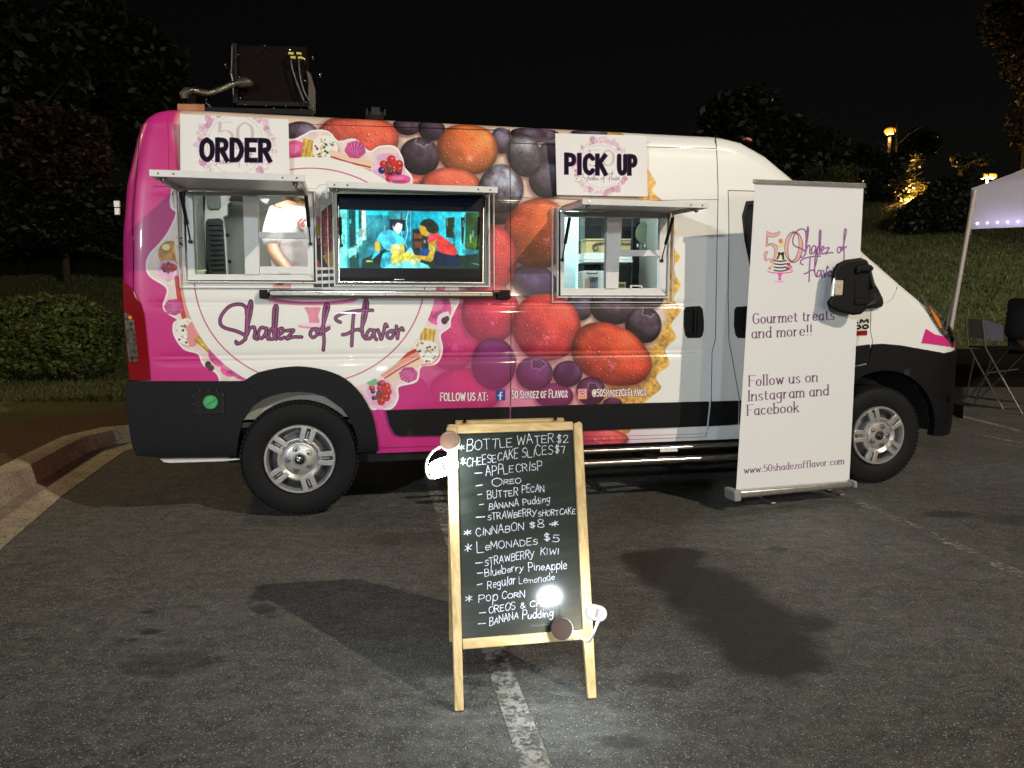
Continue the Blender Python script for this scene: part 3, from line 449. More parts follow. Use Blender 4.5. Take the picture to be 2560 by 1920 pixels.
    # kneeling visitor in red
    q([(1160, 830), (1250, 810), (1270, 870), (1220, 900), (1150, 880)], (16, 60, 130), smooth=True); q([(1330, 850), (1600, 870), (1650, 930), (1620, 1050), (1400, 1020), (1320, 960)], (14, 26, 52), smooth=True); q([(1250, 700), (1290, 630), (1360, 615), (1480, 690), (1600, 800), (1625, 870), (1570, 895), (1400, 850), (1350, 720), (1270, 740)], (196, 48, 44), smooth=True, noise=.25, ns=14); q([(1250, 700), (1300, 640), (1370, 690), (1265, 740)], (222, 60, 80), smooth=True)
    q([(1265, 740), (1360, 700), (1350, 820), (1320, 960), (1280, 980), (1110, 930), (1100, 895), (1250, 905), (1280, 850)], (206, 166, 44), smooth=False, noise=.12); q([(1155, 530), (1180, 500), (1260, 530), (1280, 600), (1250, 660), (1190, 640), (1165, 620), (1150, 580)], (196, 150, 36), smooth=True); q([(1160, 500), (1200, 450), (1290, 440), (1370, 500), (1390, 580), (1340, 620), (1260, 600), (1220, 540), (1170, 520)], (26, 34, 28), smooth=True, noise=.7, ns=4)
    cv.im = np.clip(cv.im*(.70+.6*fbm(cv.X, cv.Y, 22, 9, 3))[..., None]*(.82+.36*fbm(cv.X, cv.Y, 6, 4, 2))[..., None]+.05, 0, 1)
    q([(100, 60), (1950, 100), (1950, 347), (100, 317)], (4, 7, 18)); q([(100, 1059), (1950, 1064), (1950, 1300), (100, 1300)], (4, 6, 12))
# ---------------------------------------------------------------- materials
def lin(c): return tuple(((v/255)/12.92 if v <= 10.3 else ((v/255+.055)/1.055)**2.4) for v in c)
MATS = {}
def M(name, col, rough=.5, metal=0., var=0., vs_=8., bump=0., bs=60., coat=0., alpha=None, emis=None, es=0., spec=.5, trans=0., col2=None):
    m = bpy.data.materials.new(name); m.use_nodes = True; nt = m.node_tree; p = nt.nodes['Principled BSDF']; MATS[name] = m
    p.inputs['Base Color'].default_value = (*col, 1); p.inputs['Roughness'].default_value = rough; p.inputs['Metallic'].default_value = metal
    p.inputs['Coat Weight'].default_value = coat; p.inputs['Coat Roughness'].default_value = .04; p.inputs['Specular IOR Level'].default_value = spec
    tc = nt.nodes.new('ShaderNodeTexCoord')
    if var or col2:
        n = nt.nodes.new('ShaderNodeTexNoise'); n.inputs['Scale'].default_value = vs_; n.inputs['Detail'].default_value = 5; nt.links.new(tc.outputs['Object'], n.inputs['Vector'])
        r = nt.nodes.new('ShaderNodeValToRGB'); nt.links.new(n.outputs['Fac'], r.inputs['Fac'])
        c2 = col2 or tuple(v*(1+var) for v in col); c1 = tuple(v*(1-var) for v in col) if not col2 else col
        r.color_ramp.elements[0].position = .35; r.color_ramp.elements[1].position = .65
        r.color_ramp.elements[0].color = (*c1, 1); r.color_ramp.elements[1].color = (*c2, 1); nt.links.new(r.outputs[0], p.inputs['Base Color'])
        rr = nt.nodes.new('ShaderNodeMapRange'); rr.inputs['To Min'].default_value = max(0, rough-.08); rr.inputs['To Max'].default_value = min(1, rough+.08); nt.links.new(n.outputs['Fac'], rr.inputs[0]); nt.links.new(rr.outputs[0], p.inputs['Roughness'])
    if bump:
        n = nt.nodes.new('ShaderNodeTexNoise'); n.inputs['Scale'].default_value = bs; n.inputs['Detail'].default_value = 4; nt.links.new(tc.outputs['Object'], n.inputs['Vector'])
        b = nt.nodes.new('ShaderNodeBump'); b.inputs['Strength'].default_value = bump; b.inputs['Distance'].default_value = .01; nt.links.new(n.outputs['Fac'], b.inputs['Height']); nt.links.new(b.outputs[0], p.inputs['Normal'])
    if emis: p.inputs['Emission Color'].default_value = (*emis, 1); p.inputs['Emission Strength'].default_value = es
    if trans: p.inputs['Transmission Weight'].default_value = trans
    return m
def glass(name, tint=(.9, .95, .95), clear=.9, rough=.02):
    m = bpy.data.materials.new(name); m.use_nodes = True; nt = m.node_tree; nt.nodes.clear(); MATS[name] = m
    o = nt.nodes.new('ShaderNodeOutputMaterial'); mx = nt.nodes.new('ShaderNodeMixShader'); t = nt.nodes.new('ShaderNodeBsdfTransparent'); g = nt.nodes.new('ShaderNodeBsdfGlossy'); fr = nt.nodes.new('ShaderNodeFresnel')
    t.inputs[0].default_value = (*tint, 1); g.inputs['Roughness'].default_value = rough; fr.inputs['IOR'].default_value = 1.5
    mp = nt.nodes.new('ShaderNodeMapRange'); mp.inputs['To Min'].default_value = 0; mp.inputs['To Max'].default_value = 1.6; nt.links.new(fr.outputs[0], mp.inputs[0])
    nt.links.new(mp.outputs[0], mx.inputs[0]); nt.links.new(t.outputs[0], mx.inputs[1]); nt.links.new(g.outputs[0], mx.inputs[2]); nt.links.new(mx.outputs[0], o.inputs[0]); return m
GAIN = np.array([.78/.775, .78/.70, .78/.60], np.float32)
def s2l(a): return np.where(a <= .04045, a/12.92, ((a+.055)/1.055)**2.4)
def l2s(a): return np.where(a <= .0031308, a*12.92, 1.055*np.clip(a, 1e-9, None)**(1/2.4)-.055)
def print_mat(name, im, rough=.35, coat=0., emit=0., gain=GAIN, weave=0., transl=0., metal=0., bump=0., spec=.35):
    """material that carries a print painted above (rows run top to bottom)"""
    H, W = im.shape[:2]; a = np.ones((H, W, 4), np.float32)
    a[..., :3] = np.clip(im, 0, 1) if emit else l2s(np.clip(s2l(np.clip(im, 0, 1))*gain, 0, .86))
    i = bpy.data.images.new(name, W, H); i.colorspace_settings.name = 'sRGB'; i.pixels.foreach_set(a[::-1].ravel()); i.update(); i.pack()
    m = bpy.data.materials.new(name); m.use_nodes = True; nt = m.node_tree; p = nt.nodes['Principled BSDF']; t = nt.nodes.new('ShaderNodeTexImage'); t.image = i; t.extension = 'EXTEND'; t.interpolation = 'Linear'
    p.inputs['Roughness'].default_value = rough; p.inputs['Coat Weight'].default_value = coat; p.inputs['Coat Roughness'].default_value = .05; p.inputs['Specular IOR Level'].default_value = spec
    if emit:
        p.inputs['Base Color'].default_value = (.01, .01, .01, 1); nt.links.new(t.outputs[0], p.inputs['Emission Color']); p.inputs['Emission Strength'].default_value = emit
    else: nt.links.new(t.outputs[0], p.inputs['Base Color'])
    if weave or bump:
        n = nt.nodes.new('ShaderNodeTexNoise'); n.inputs['Scale'].default_value = weave or bump; n.inputs['Detail'].default_value = 3; tc = nt.nodes.new('ShaderNodeTexCoord'); nt.links.new(tc.outputs['Object'], n.inputs['Vector'])
        b = nt.nodes.new('ShaderNodeBump'); b.inputs['Strength'].default_value = .12; b.inputs['Distance'].default_value = .004; nt.links.new(n.outputs['Fac'], b.inputs['Height']); nt.links.new(b.outputs[0], p.inputs['Normal'])
    if transl:
        tr = nt.nodes.new('ShaderNodeBsdfTranslucent'); mx = nt.nodes.new('ShaderNodeMixShader'); mx.inputs[0].default_value = transl; nt.links.new(t.outputs[0], tr.inputs[0])
        nt.links.new(p.outputs[0], mx.inputs[1]); nt.links.new(tr.outputs[0], mx.inputs[2]); nt.links.new(mx.outputs[0], nt.nodes['Material Output'].inputs[0])
    return m
# ---------------------------------------------------------------- objects
def thing(name, label, cat, base=(0, 0, 0), group=None, kind=None):
    o = bpy.data.objects.new(name, None); COL.objects.link(o); o.location = tuple(float(v) for v in base); o.empty_display_size = .1
    o['label'] = label; o['category'] = cat
    if group: o['group'] = group
    if kind: o['kind'] = kind
    return o
def root_loc(o):
    while o.parent: o = o.parent
    return o.location
def link(name, me, mat, parent=None, base=None, label=None, cat=None, group=None, kind=None, smooth=False, bevel=0., seg=2):
    me.materials.clear()
    for m in (mat if isinstance(mat, (list, tuple)) else [mat]): me.materials.append(m)
    o = bpy.data.objects.new(name, me); COL.objects.link(o)
    if parent: o.parent = parent; b = root_loc(parent)
    elif base is not None: b = Vector([float(v) for v in base]); o.location = b
    else: b = Vector((0, 0, 0))
    if b.length: me.transform(Matrix.Translation(-b))
    if smooth:
        me.polygons.foreach_set('use_smooth', [True]*len(me.polygons))
        if smooth != 'all': me.set_sharp_from_angle(angle=R(smooth if smooth is not True else 40))
    if bevel:
        md = o.modifiers.new('bevel', 'BEVEL'); md.width = bevel; md.segments = seg; md.limit_method = 'ANGLE'; md.angle_limit = R(35)
    for k, v in (('label', label), ('category', cat), ('group', group), ('kind', kind)):
        if v: o[k] = v
    me.update(); return o
class MB:
    def __init__(s): s.v = []; s.f = []
    def add(s, vs, fs): n = len(s.v); s.v += [tuple(map(float, q)) for q in vs]; s.f += [tuple(i+n for i in q) for q in fs]; return s
    def prism(s, pts, d0, d1):               # polygon (3D) swept from +d0 to +d1
        n = len(pts); P = [np.asarray(p, float) for p in pts]; a = [p+d0 for p in P]; b = [p+d1 for p in P]
        return s.add(a+b, [tuple(range(n-1, -1, -1)), tuple(range(n, 2*n))]+[(i, (i+1) % n, (i+1) % n+n, i+n) for i in range(n)])
    def slab(s, px, plane, t0, t1):          # outline seen at px, on a plane, from t0 to t1 in front of it
        P0, N = plane; return s.prism([onplane(x, y, P0, N) for x, y in px], N*t0, N*t1)
    def box(s, c, a, b, d):                  # centre and half axes
        c, a, b, d = (np.asarray(q, float) for q in (c, a, b, d))
        return s.prism([c-a-b, c+a-b, c+a+b, c-a+b], -d, d)
    def vbox(s, x0, x1, y0, y1, z0, z1):     # box in van coordinates
        return s.prism([loc2w((x, y, z0))  for x, y in ((x0, y0), (x1, y0), (x1, y1), (x0, y1))], np.zeros(3), np.array([0, 0, z1-z0]))
    def wbox(s, x0, x1, y0, y1, z0, z1):
        return s.prism([(x0, y0, z0), (x1, y0, z0), (x1, y1, z0), (x0, y1, z0)], np.zeros(3), np.array([0, 0, z1-z0]))
    def tube(s, path, r, n=8, caps=True):
        P = [np.asarray(p, float) for p in path]; rr = r if isinstance(r, (list, tuple)) else [r]*len(P); rings = []; prev = None
        for i, p in enumerate(P):
            t = P[min(i+1, len(P)-1)]-P[max(i-1, 0)]; t = t/np.linalg.norm(t)
            if prev is None: a = np.cross(t, (0, 0, 1.) if abs(t[2]) < .9 else (1., 0, 0))
            else: a = prev-t*(prev@t)
            a = a/np.linalg.norm(a); prev = a; b = np.cross(t, a)
            rings.append([p+rr[i]*(math.cos(k*6.28318/n)*a+math.sin(k*6.28318/n)*b) for k in range(n)])
        vs_ = [q for r_ in rings for q in r_]; fs = [(i*n+k, i*n+(k+1) % n, (i+1)*n+(k+1) % n, (i+1)*n+k) for i in range(len(P)-1) for k in range(n)]
        if caps: fs += [tuple(range(n-1, -1, -1)), tuple(range((len(P)-1)*n, len(P)*n))]
        return s.add(vs_, fs)
    def lathe(s, c, axis, prof, n=24, up=None):   # prof: (radius, along axis)
        c = np.asarray(c, float); ax = np.asarray(axis, float); ax = ax/np.linalg.norm(ax); a = np.cross(ax, (0, 0, 1.) if abs(ax[2]) < .9 else (1., 0, 0)); a /= np.linalg.norm(a); b = np.cross(ax, a); m = len(prof)
        vs_ = [c+ax*h+max(r, 1e-4)*(math.cos(k*6.28318530718/n)*a+math.sin(k*6.28318530718/n)*b) for r, h in prof for k in range(n)]
        return s.add(vs_, [(i*n+k, i*n+(k+1) % n, (i+1)*n+(k+1) % n, (i+1)*n+k) for i in range(m-1) for k in range(n)])
    def mesh(s, name):
        me = bpy.data.meshes.new(name); me.from_pydata(s.v, [], s.f); me.validate(); bm = bmesh.new(); bm.from_mesh(me); bmesh.ops.recalc_face_normals(bm, faces=bm.faces); bm.to_mesh(me); bm.free(); return me
    def build(s, name, mat, parent=None, **k): return link(name, s.mesh(name), mat, parent, **k)
def vpl(y): return (loc2w((0, y, 0)), -NX)
UP = np.array([0, 0, 1.])
def side_patch(name, poly, mat, parent, off=.004, thick=.01, xz=False, step=.06, bevel=0., smooth=30, dome=0., uv=False, bottomed=False, kind=None):
    """piece that follows the body side; poly in pixels or in (X, Z)"""
    P = [tuple(p) for p in poly] if xz else [tuple(vs(*p, off)) for p in poly]
    bm = bmesh.new(); vv = [bm.verts.new((x, 0, z)) for x, z in P]; bm.faces.new(vv)
    x0, x1 = min(p[0] for p in P), max(p[0] for p in P); z0, z1 = min(p[1] for p in P), max(p[1] for p in P)
    cuts = [(x, 0) for x in np.arange(math.ceil(x0/step)*step, x1, step)]+[(z, 1) for z in np.arange(math.ceil(z0/step)*step, z1, step)]
    if x1 > 4.3: cuts += [(x, 0) for x in np.arange(4.32, x1, .03)]
    for c, k in cuts:
        bmesh.ops.bisect_plane(bm, geom=bm.verts[:]+bm.edges[:]+bm.faces[:], plane_co=(c, 0, 0) if k == 0 else (0, 0, c), plane_no=(1, 0, 0) if k == 0 else (0, 0, 1), dist=1e-5)
    bmesh.ops.triangulate(bm, faces=[f for f in bm.faces if len(f.verts) > 4])
    bm.verts.index_update(); X = np.array([v.co.x for v in bm.verts]); Z = np.array([v.co.z for v in bm.verts]); fs = [tuple(v.index for v in f.verts) for f in bm.faces]
    be = [e for e in bm.edges if len(e.link_faces) == 1]; bd = set(v.index for e in be for v in e.verts)
    walls = []
    n = len(X)
    for e in be:
        a, b = e.verts[0].index, e.verts[1].index; walls.append((a, b, b+n, a+n))
    bm.free(); s_ = surf(X, Z); h = np.full(n, off+0.)
    front = loc2w(np.stack([X, s_-off, Z], -1)); back = loc2w(np.stack([X, s_-off+thick, Z], -1))
    mb = MB().add(list(front)+list(back), fs+[tuple(i+n for i in f[::-1]) for f in fs]+walls)
    return mb.build(name, mat, parent, smooth=smooth, bevel=bevel, kind=kind)
# ---------------------------------------------------------------- ground
def node_mat(name):
    m = bpy.data.materials.new(name); m.use_nodes = True; MATS[name] = m; return m, m.node_tree, m.node_tree.nodes['Principled BSDF'], m.node_tree.nodes, m.node_tree.links
def noise(nt, vec, sc, det=4, rough=.55, dist=0.):
    n = nt.nodes.new('ShaderNodeTexNoise'); n.inputs['Scale'].default_value = sc; n.inputs['Detail'].default_value = det; n.inputs['Roughness'].default_value = rough; n.inputs['Distortion'].default_value = dist; nt.links.new(vec, n.inputs['Vector']); return n.outputs['Fac']
def ramp(nt, f, a, b, ca=(0, 0, 0), cb=(1, 1, 1)):
    r = nt.nodes.new('ShaderNodeValToRGB'); r.color_ramp.elements[0].position = a; r.color_ramp.elements[1].position = b; r.color_ramp.elements[0].color = (*ca, 1); r.color_ramp.elements[1].color = (*cb, 1); nt.links.new(f, r.inputs[0]); return r.outputs[0]
def mixc(nt, f, a, b, mode='MIX'):
    m = nt.nodes.new('ShaderNodeMix'); m.data_type = 'RGBA'; m.blend_type = mode
    for s_, v in ((0, f), (6, a), (7, b)):
        if isinstance(v, (int, float)): m.inputs[s_].default_value = v
        elif isinstance(v, tuple): m.inputs[s_].default_value = (*v, 1)
        else: nt.links.new(v, m.inputs[s_])
    return m.outputs[2]
def mth(nt, op, a, b=None, c=None):
    m = nt.nodes.new('ShaderNodeMath'); m.operation = op
    for i, v in enumerate((a, b, c)):
        if v is None: continue
        if isinstance(v, (int, float)): m.inputs[i].default_value = v
        else: nt.links.new(v, m.inputs[i])
    return m.outputs[0]
m_as, nt, p, N_, L_ = node_mat('asphalt'); geo = N_.new('ShaderNodeNewGeometry'); pos = geo.outputs['Position']; pos0 = pos
fine = noise(nt, pos, 160, 3); mid = noise(nt, pos, 34, 4, .65); big = noise(nt, pos, .8, 5, .6); stk = N_.new('ShaderNodeMapping'); stk.inputs['Scale'].default_value = (1.0, 3.2, 1); stk.inputs['Rotation'].default_value = (0, 0, -.2); L_.new(pos, stk.inputs[0]); streak = noise(nt, stk.outputs[0], 5.5, 5, .6)
vo = N_.new('ShaderNodeTexVoronoi'); vo.inputs['Scale'].default_value = 170; L_.new(pos, vo.inputs['Vector']); vc = N_.new('ShaderNodeTexVoronoi'); vc.inputs['Scale'].default_value = 170; L_.new(pos, vc.inputs['Vector'])
sel = N_.new('ShaderNodeSeparateColor'); L_.new(vo.outputs['Color'], sel.inputs[0])
stone = mth(nt, 'MULTIPLY', ramp(nt, vo.outputs['Distance'], .26, .50, (1, 1, 1), (0, 0, 0)), ramp(nt, sel.outputs[0], .55, .85))
crs = noise(nt, pos, 11, 6, .72, .6); base = mixc(nt, ramp(nt, mid, .36, .64), (.046, .050, .048), (.146, .154, .142)); base = mixc(nt, ramp(nt, crs, .40, .60), mixc(nt, 1., base, (.46, .45, .43), 'MULTIPLY'), mixc(nt, 1., base, (1.38, 1.37, 1.34), 'MULTIPLY')); base = mixc(nt, mth(nt, 'MULTIPLY', ramp(nt, fine, .47, .62), .7), base, (.225, .24, .225))
base = mixc(nt, ramp(nt, streak, .42, .62), mixc(nt, .30, base, (.030, .028, .025)), mixc(nt, .30, base, (.15, .142, .112))); base = mixc(nt, ramp(nt, big, .38, .62), mixc(nt, 1., base, (.72, .70, .66), 'MULTIPLY'), base)
base = mixc(nt, mth(nt, 'MULTIPLY', stone, .85), base, mixc(nt, ramp(nt, sel.outputs[1], .3, .8), (.26, .26, .24), (.72, .71, .66)))
def dark_patch(cx, cy, rx, ry, rot, edge=.5, amp=.8, nz=.5, seed=0.):  # soft-edged dark patch on the asphalt
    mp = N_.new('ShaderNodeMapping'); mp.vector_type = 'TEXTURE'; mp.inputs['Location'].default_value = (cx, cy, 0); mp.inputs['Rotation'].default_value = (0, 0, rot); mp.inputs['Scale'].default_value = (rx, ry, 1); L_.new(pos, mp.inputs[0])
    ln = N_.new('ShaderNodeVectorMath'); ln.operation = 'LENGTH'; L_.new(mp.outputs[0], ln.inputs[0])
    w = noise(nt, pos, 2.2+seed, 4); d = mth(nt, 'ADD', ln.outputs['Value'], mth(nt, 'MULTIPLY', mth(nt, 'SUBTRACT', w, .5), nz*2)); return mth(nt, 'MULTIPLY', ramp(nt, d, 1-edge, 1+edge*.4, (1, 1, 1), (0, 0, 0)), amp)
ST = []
for (x, y, rx, ry, rot, a, sd_) in ((1650, 1400, .26, .20, 0, .9, 0), (1740, 1450, .42, .24, -.9, .9, .1), (1840, 1520, .40, .24, -.9, .92, .2), (1930, 1640, .24, .24, -.6, .9, .3), (1980, 1560, .26, .13, .2, .8, .4), (1890, 1590, .30, .22, -.5, .95, .15), (1700, 1385, .16, .14, 0, .9, .35), (1560, 1855, .09, .05, 0, .6, .6), (375, 1580, .05, .04, 0, .8, .7), (370, 1530, .03, .02, 0, .7, .8), (330, 1600, .03, .02, 0, .7, .8), (1945, 1372, .06, .05, 0, .6, .9), (2370, 1285, .22, .10, .1, .7, .5), (2560, 1300, .3, .14, .1, .5, .5), (1100, 1340, .5, .14, .2, .35, .4), (420, 1660, .22, .12, .1, .45, .3), (1660, 1700, .10, .06, 0, .5, .3)):  # small stains, and a large joined dark blob right of the board
    g_ = gnd(x, y); ST.append(dark_patch(g_[0], g_[1], rx, ry, rot, .34, min(1, a*1.12), .48, sd_))
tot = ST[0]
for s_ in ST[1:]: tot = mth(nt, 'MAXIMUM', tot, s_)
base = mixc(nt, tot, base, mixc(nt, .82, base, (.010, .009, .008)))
wv = N_.new('ShaderNodeVectorMath'); wv.operation = 'ADD'; nn_ = N_.new('ShaderNodeTexNoise'); nn_.inputs['Scale'].default_value = 1.6; nn_.inputs['Detail'].default_value = 5; L_.new(pos, nn_.inputs['Vector']); sc_ = N_.new('ShaderNodeVectorMath'); sc_.operation = 'SCALE'; sc_.inputs[3].default_value = .7; L_.new(nn_.outputs['Color'], sc_.inputs[0]); L_.new(pos, wv.inputs[0]); L_.new(sc_.outputs[0], wv.inputs[1])
ve = N_.new('ShaderNodeTexVoronoi'); ve.feature = 'DISTANCE_TO_EDGE'; ve.inputs['Scale'].default_value = .42; L_.new(wv.outputs[0], ve.inputs['Vector'])
crack = mth(nt, 'MULTIPLY', ramp(nt, ve.outputs['Distance'], .0012, .0032, (1, 1, 1), (0, 0, 0)), ramp(nt, big, .60, .66)); base = mixc(nt, crack, base, (.006, .006, .006))
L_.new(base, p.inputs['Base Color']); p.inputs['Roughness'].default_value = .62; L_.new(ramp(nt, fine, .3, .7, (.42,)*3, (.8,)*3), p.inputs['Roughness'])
h = mth(nt, 'ADD', mth(nt, 'MULTIPLY', mid, .7), mth(nt, 'ADD', mth(nt, 'MULTIPLY', fine, .5), mth(nt, 'MULTIPLY', stone, .5))); h = mth(nt, 'SUBTRACT', h, mth(nt, 'MULTIPLY', crack, 1.5))
b = N_.new('ShaderNodeBump'); b.inputs['Strength'].default_value = 1.; b.inputs['Distance'].default_value = .012; L_.new(h, b.inputs['Height']); L_.new(b.outputs[0], p.inputs['Normal'])
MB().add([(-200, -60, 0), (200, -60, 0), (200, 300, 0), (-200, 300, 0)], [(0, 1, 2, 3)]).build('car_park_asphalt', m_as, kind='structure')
# worn painted lines
m_pl, nt, p, N_, L_ = node_mat('worn_line_paint'); pos = N_.new('ShaderNodeNewGeometry').outputs['Position']; out = N_['Material Output']; tr = N_.new('ShaderNodeBsdfTransparent'); mx = N_.new('ShaderNodeMixShader')
w1_ = noise(nt, pos, 26, 5, .7); w2_ = noise(nt, pos, 3, 3); w3_ = noise(nt, pos, 110, 2); f = mth(nt, 'ADD', mth(nt, 'MULTIPLY', w1_, .6), mth(nt, 'ADD', mth(nt, 'MULTIPLY', w2_, .25), mth(nt, 'MULTIPLY', w3_, .25)))
L_.new(ramp(nt, f, .52, .61, (0,)*3, (1,)*3), mx.inputs[0]); L_.new(p.outputs[0], mx.inputs[1]); L_.new(tr.outputs[0], mx.inputs[2]); L_.new(mx.outputs[0], out.inputs[0])
L_.new(ramp(nt, w3_, .3, .7, (.20, .195, .17), (.40, .39, .34)), p.inputs['Base Color']); p.inputs['Roughness'].default_value = .7
m_pl2 = m_pl.copy(); m_pl2.name = 'very_worn_line_paint'
for n in m_pl2.node_tree.nodes:
    if n.type == 'VALTORGB' and abs(n.color_ramp.elements[0].position-.52) < 1e-3: n.color_ramp.elements[0].position = .47; n.color_ramp.elements[1].position = .56
def line(a, b, w, mat):
    a, b = np.array([*a, .004]), np.array([*b, .004]); d = b-a; e = np.cross(d/np.linalg.norm(d), UP)*w/2; return MB().add([a-e, b-e, b+e, a+e], [(0, 1, 2, 3)]).build('parking_line', mat, kind='structure')
line((-.72, 6.1), (.38, .35), .086, m_pl); line((2.22, 5.35), (2.62, 2.0), .085, m_pl2)
ga, gb = gnd(2386, 1036), gnd(2600, 1092); line(ga[:2], gb[:2], .09, m_pl); ga, gb = gnd(2440, 1086), gnd(2600, 1118); line(ga[:2], gb[:2], .06, m_pl)
# ---------------------------------------------------------------- curb
m_cc, nt, p, N_, L_ = node_mat('curb_concrete'); pos = N_.new('ShaderNodeNewGeometry').outputs['Position']
c = mixc(nt, ramp(nt, noise(nt, pos, 5, 6, .65), .3, .7), (.24, .21, .16), (.46, .41, .31)); c = mixc(nt, ramp(nt, noise(nt, pos, 60, 4), .52, .66), c, (.10, .085, .065)); c = mixc(nt, mth(nt, 'MULTIPLY', ramp(nt, noise(nt, pos, 1.7, 4), .55, .72), .6), c, (.09, .075, .055)); L_.new(c, p.inputs['Base Color']); p.inputs['Roughness'].default_value = .85
b = N_.new('ShaderNodeBump'); b.inputs['Strength'].default_value = .5; b.inputs['Distance'].default_value = .008; L_.new(noise(nt, pos, 70, 5, .6), b.inputs['Height']); L_.new(b.outputs[0], p.inputs['Normal'])
path = [(-1.15, -2.0), (-1.75, .4), (-2.30, 2.3), (-2.71, 3.88), (-3.06, 5.02), (-3.33, 6.1), (-3.44, 6.58), (-3.43, 6.74), (-3.28, 6.84), (-2.6, 7.02), (0, 7.6), (5.3, 8.75)]
PATH = [np.array([*q_, 0]) for q_ in path]; PR = [(0, .004), (.24, .018), (.27, .022), (.31, .115), (.33, .145), (.36, .155), (.49, .158), (.50, .10)]
def offset_path(o):
    out = []
    for i, q_ in enumerate(PATH):
        t = PATH[min(i+1, len(PATH)-1)]-PATH[max(i-1, 0)]; t /= np.linalg.norm(t); out.append(q_+np.array([-t[1], t[0], 0])*o)
    return out
def curb(i0, i1, shrink0=0, shrink1=0):
    mb = MB(); rows = [[q_+UP*z for q_ in offset_path(o)[i0:i1+1]] for o, z in PR]
    for r in rows:
        r[0] = r[0]+(r[1]-r[0])*shrink0; r[-1] = r[-1]+(r[-2]-r[-1])*shrink1
    m = len(rows[0]); mb.add([v for r in rows for v in r], [(a*m+k, a*m+k+1, (a+1)*m+k+1, (a+1)*m+k) for a in range(len(rows)-1) for k in range(m-1)])
    mb.add([r[0] for r in rows]+[rows[-1][0]*np.array([1, 1, 0]), rows[0][0]*np.array([1, 1, 0])], [tuple(range(len(rows)+2))]); mb.add([r[-1] for r in rows]+[rows[-1][-1]*np.array([1, 1, 0]), rows[0][-1]*np.array([1, 1, 0])], [tuple(range(len(rows)+2))])
    return mb.build('curb', m_cc, kind='structure', smooth=30)
curb(0, 3, 0, .012); curb(3, 8, .012, .02); curb(8, 10, .02, .005); curb(10, 11, .005, 0)
# ---------------------------------------------------------------- lawn bank
def lawn_z(x, y):
    s = np.clip((y-12.4-.0*x)/19.5, 0, 1); return .135+5.7*(s*.86+.14*s*s)+.02*np.clip(y-31.9, 0, 100)+.10*np.sin(x*.35+1)*np.sin(y*.3)*np.clip((y-13)/5, 0, 1)
IN = offset_path(.495); ix = np.array([q_[0] for q_ in IN]); iy = np.array([q_[1] for q_ in IN])
m_lw_, nt, p, N_, L_ = node_mat('lawn'); pos = N_.new('ShaderNodeNewGeometry').outputs['Position']
c = mixc(nt, ramp(nt, noise(nt, pos, 1.1, 5, .6), .3, .7), (.040, .058, .016), (.12, .125, .040)); c = mixc(nt, ramp(nt, noise(nt, pos, 14, 4), .45, .7), c, (.060, .064, .024)); L_.new(c, p.inputs['Base Color']); p.inputs['Roughness'].default_value = .9
b = N_.new('ShaderNodeBump'); b.inputs['Strength'].default_value = 1.; b.inputs['Distance'].default_value = .05; L_.new(noise(nt, pos, 22, 5, .7), b.inputs['Height']); L_.new(b.outputs[0], p.inputs['Normal'])
# strip of ground beside the left curb, then the bank behind everything
mb = MB(); A = [q_+UP*.135 for q_ in IN]; B_ = [np.array([-16., q_[1] if i < 7 else 7.6, .135]) for i, q_ in enumerate(IN)]
near = [q_ for q_ in A[:8]]; mb.add(near+[np.array([-40., q_[1], .135]) for q_ in near], [(k, k+1, k+9, k+8) for k in range(7)]); yy0 = near[-1][1]
gx = np.concatenate([np.linspace(-60, -12, 10), np.linspace(-11, 5.2, 26)]); gy = np.concatenate([[yy0], np.linspace(7.6, 40, 50), np.linspace(45, 130, 12)])
def clip_y(x, y):
    yb = np.interp(x, ix[7:], iy[7:]); return max(y, yb) if x > ix[7] else y
V3 = [(x, clip_y(x, y), float(lawn_z(x, clip_y(x, y)))) for y in gy for x in gx]; n = len(gx); mb.add(V3, [(j*n+i, j*n+i+1, (j+1)*n+i+1, (j+1)*n+i) for j in range(len(gy)-1) for i in range(n-1)])
mb.build('lawn', m_lw_, kind='structure', smooth=60)
gx = np.concatenate([np.linspace(5.2, 40, 50), np.linspace(45, 120, 12)]); gy = np.concatenate([[12.0], np.linspace(12.4, 40, 44), np.linspace(45, 130, 12)]); n = len(gx)
mb = MB().add([(x, y, float(lawn_z(x, y))) for y in gy for x in gx], [(j*n+i, j*n+i+1, (j+1)*n+i+1, (j+1)*n+i) for j in range(len(gy)-1) for i in range(n-1)]); mb.build('lawn', m_lw_, kind='structure', smooth=60)
m_mu = M('bark_mulch', (.035, .020, .012), .95, bump=1., bs=40, col2=(.085, .048, .028), vs_=30)
o1, o2 = offset_path(.50), offset_path(1.75); k0, k1 = 0, 11; Q = [a_+UP*.142 for a_ in o1]+[b_+UP*.142 for b_ in o2]; n = len(o1)
MB().add(Q, [(k, k+1, k+1+n, k+n) for k in range(n-1)]).build('ground_bed', m_mu, kind='structure')
gx = np.linspace(5.2, 30, 30); MB().add([(x, y, .150+max(0, float(lawn_z(x, y))-.135)) for y in (12.02, 12.6, 13.2, 13.8) for x in gx], [(j*30+i, j*30+i+1, (j+1)*30+i+1, (j+1)*30+i) for j in range(3) for i in range(29)]).build('ground_bed', M('shade_dark_ground', (.007, .005, .004), .95, bump=1., bs=30, spec=.1), kind='structure')  # very dark strip: shadowed ground is put into its colour
MB().add([(5.2, 8.6, 0), (5.2, 8.6, .15), (5.2, 12, .15), (5.2, 12, 0), (120, 12, 0), (120, 12, .15)], [(0, 1, 2, 3), (3, 2, 5, 4)]).build('bed_edge', MATS['shade_dark_ground'], kind='structure')
rg = np.random.default_rng(3)
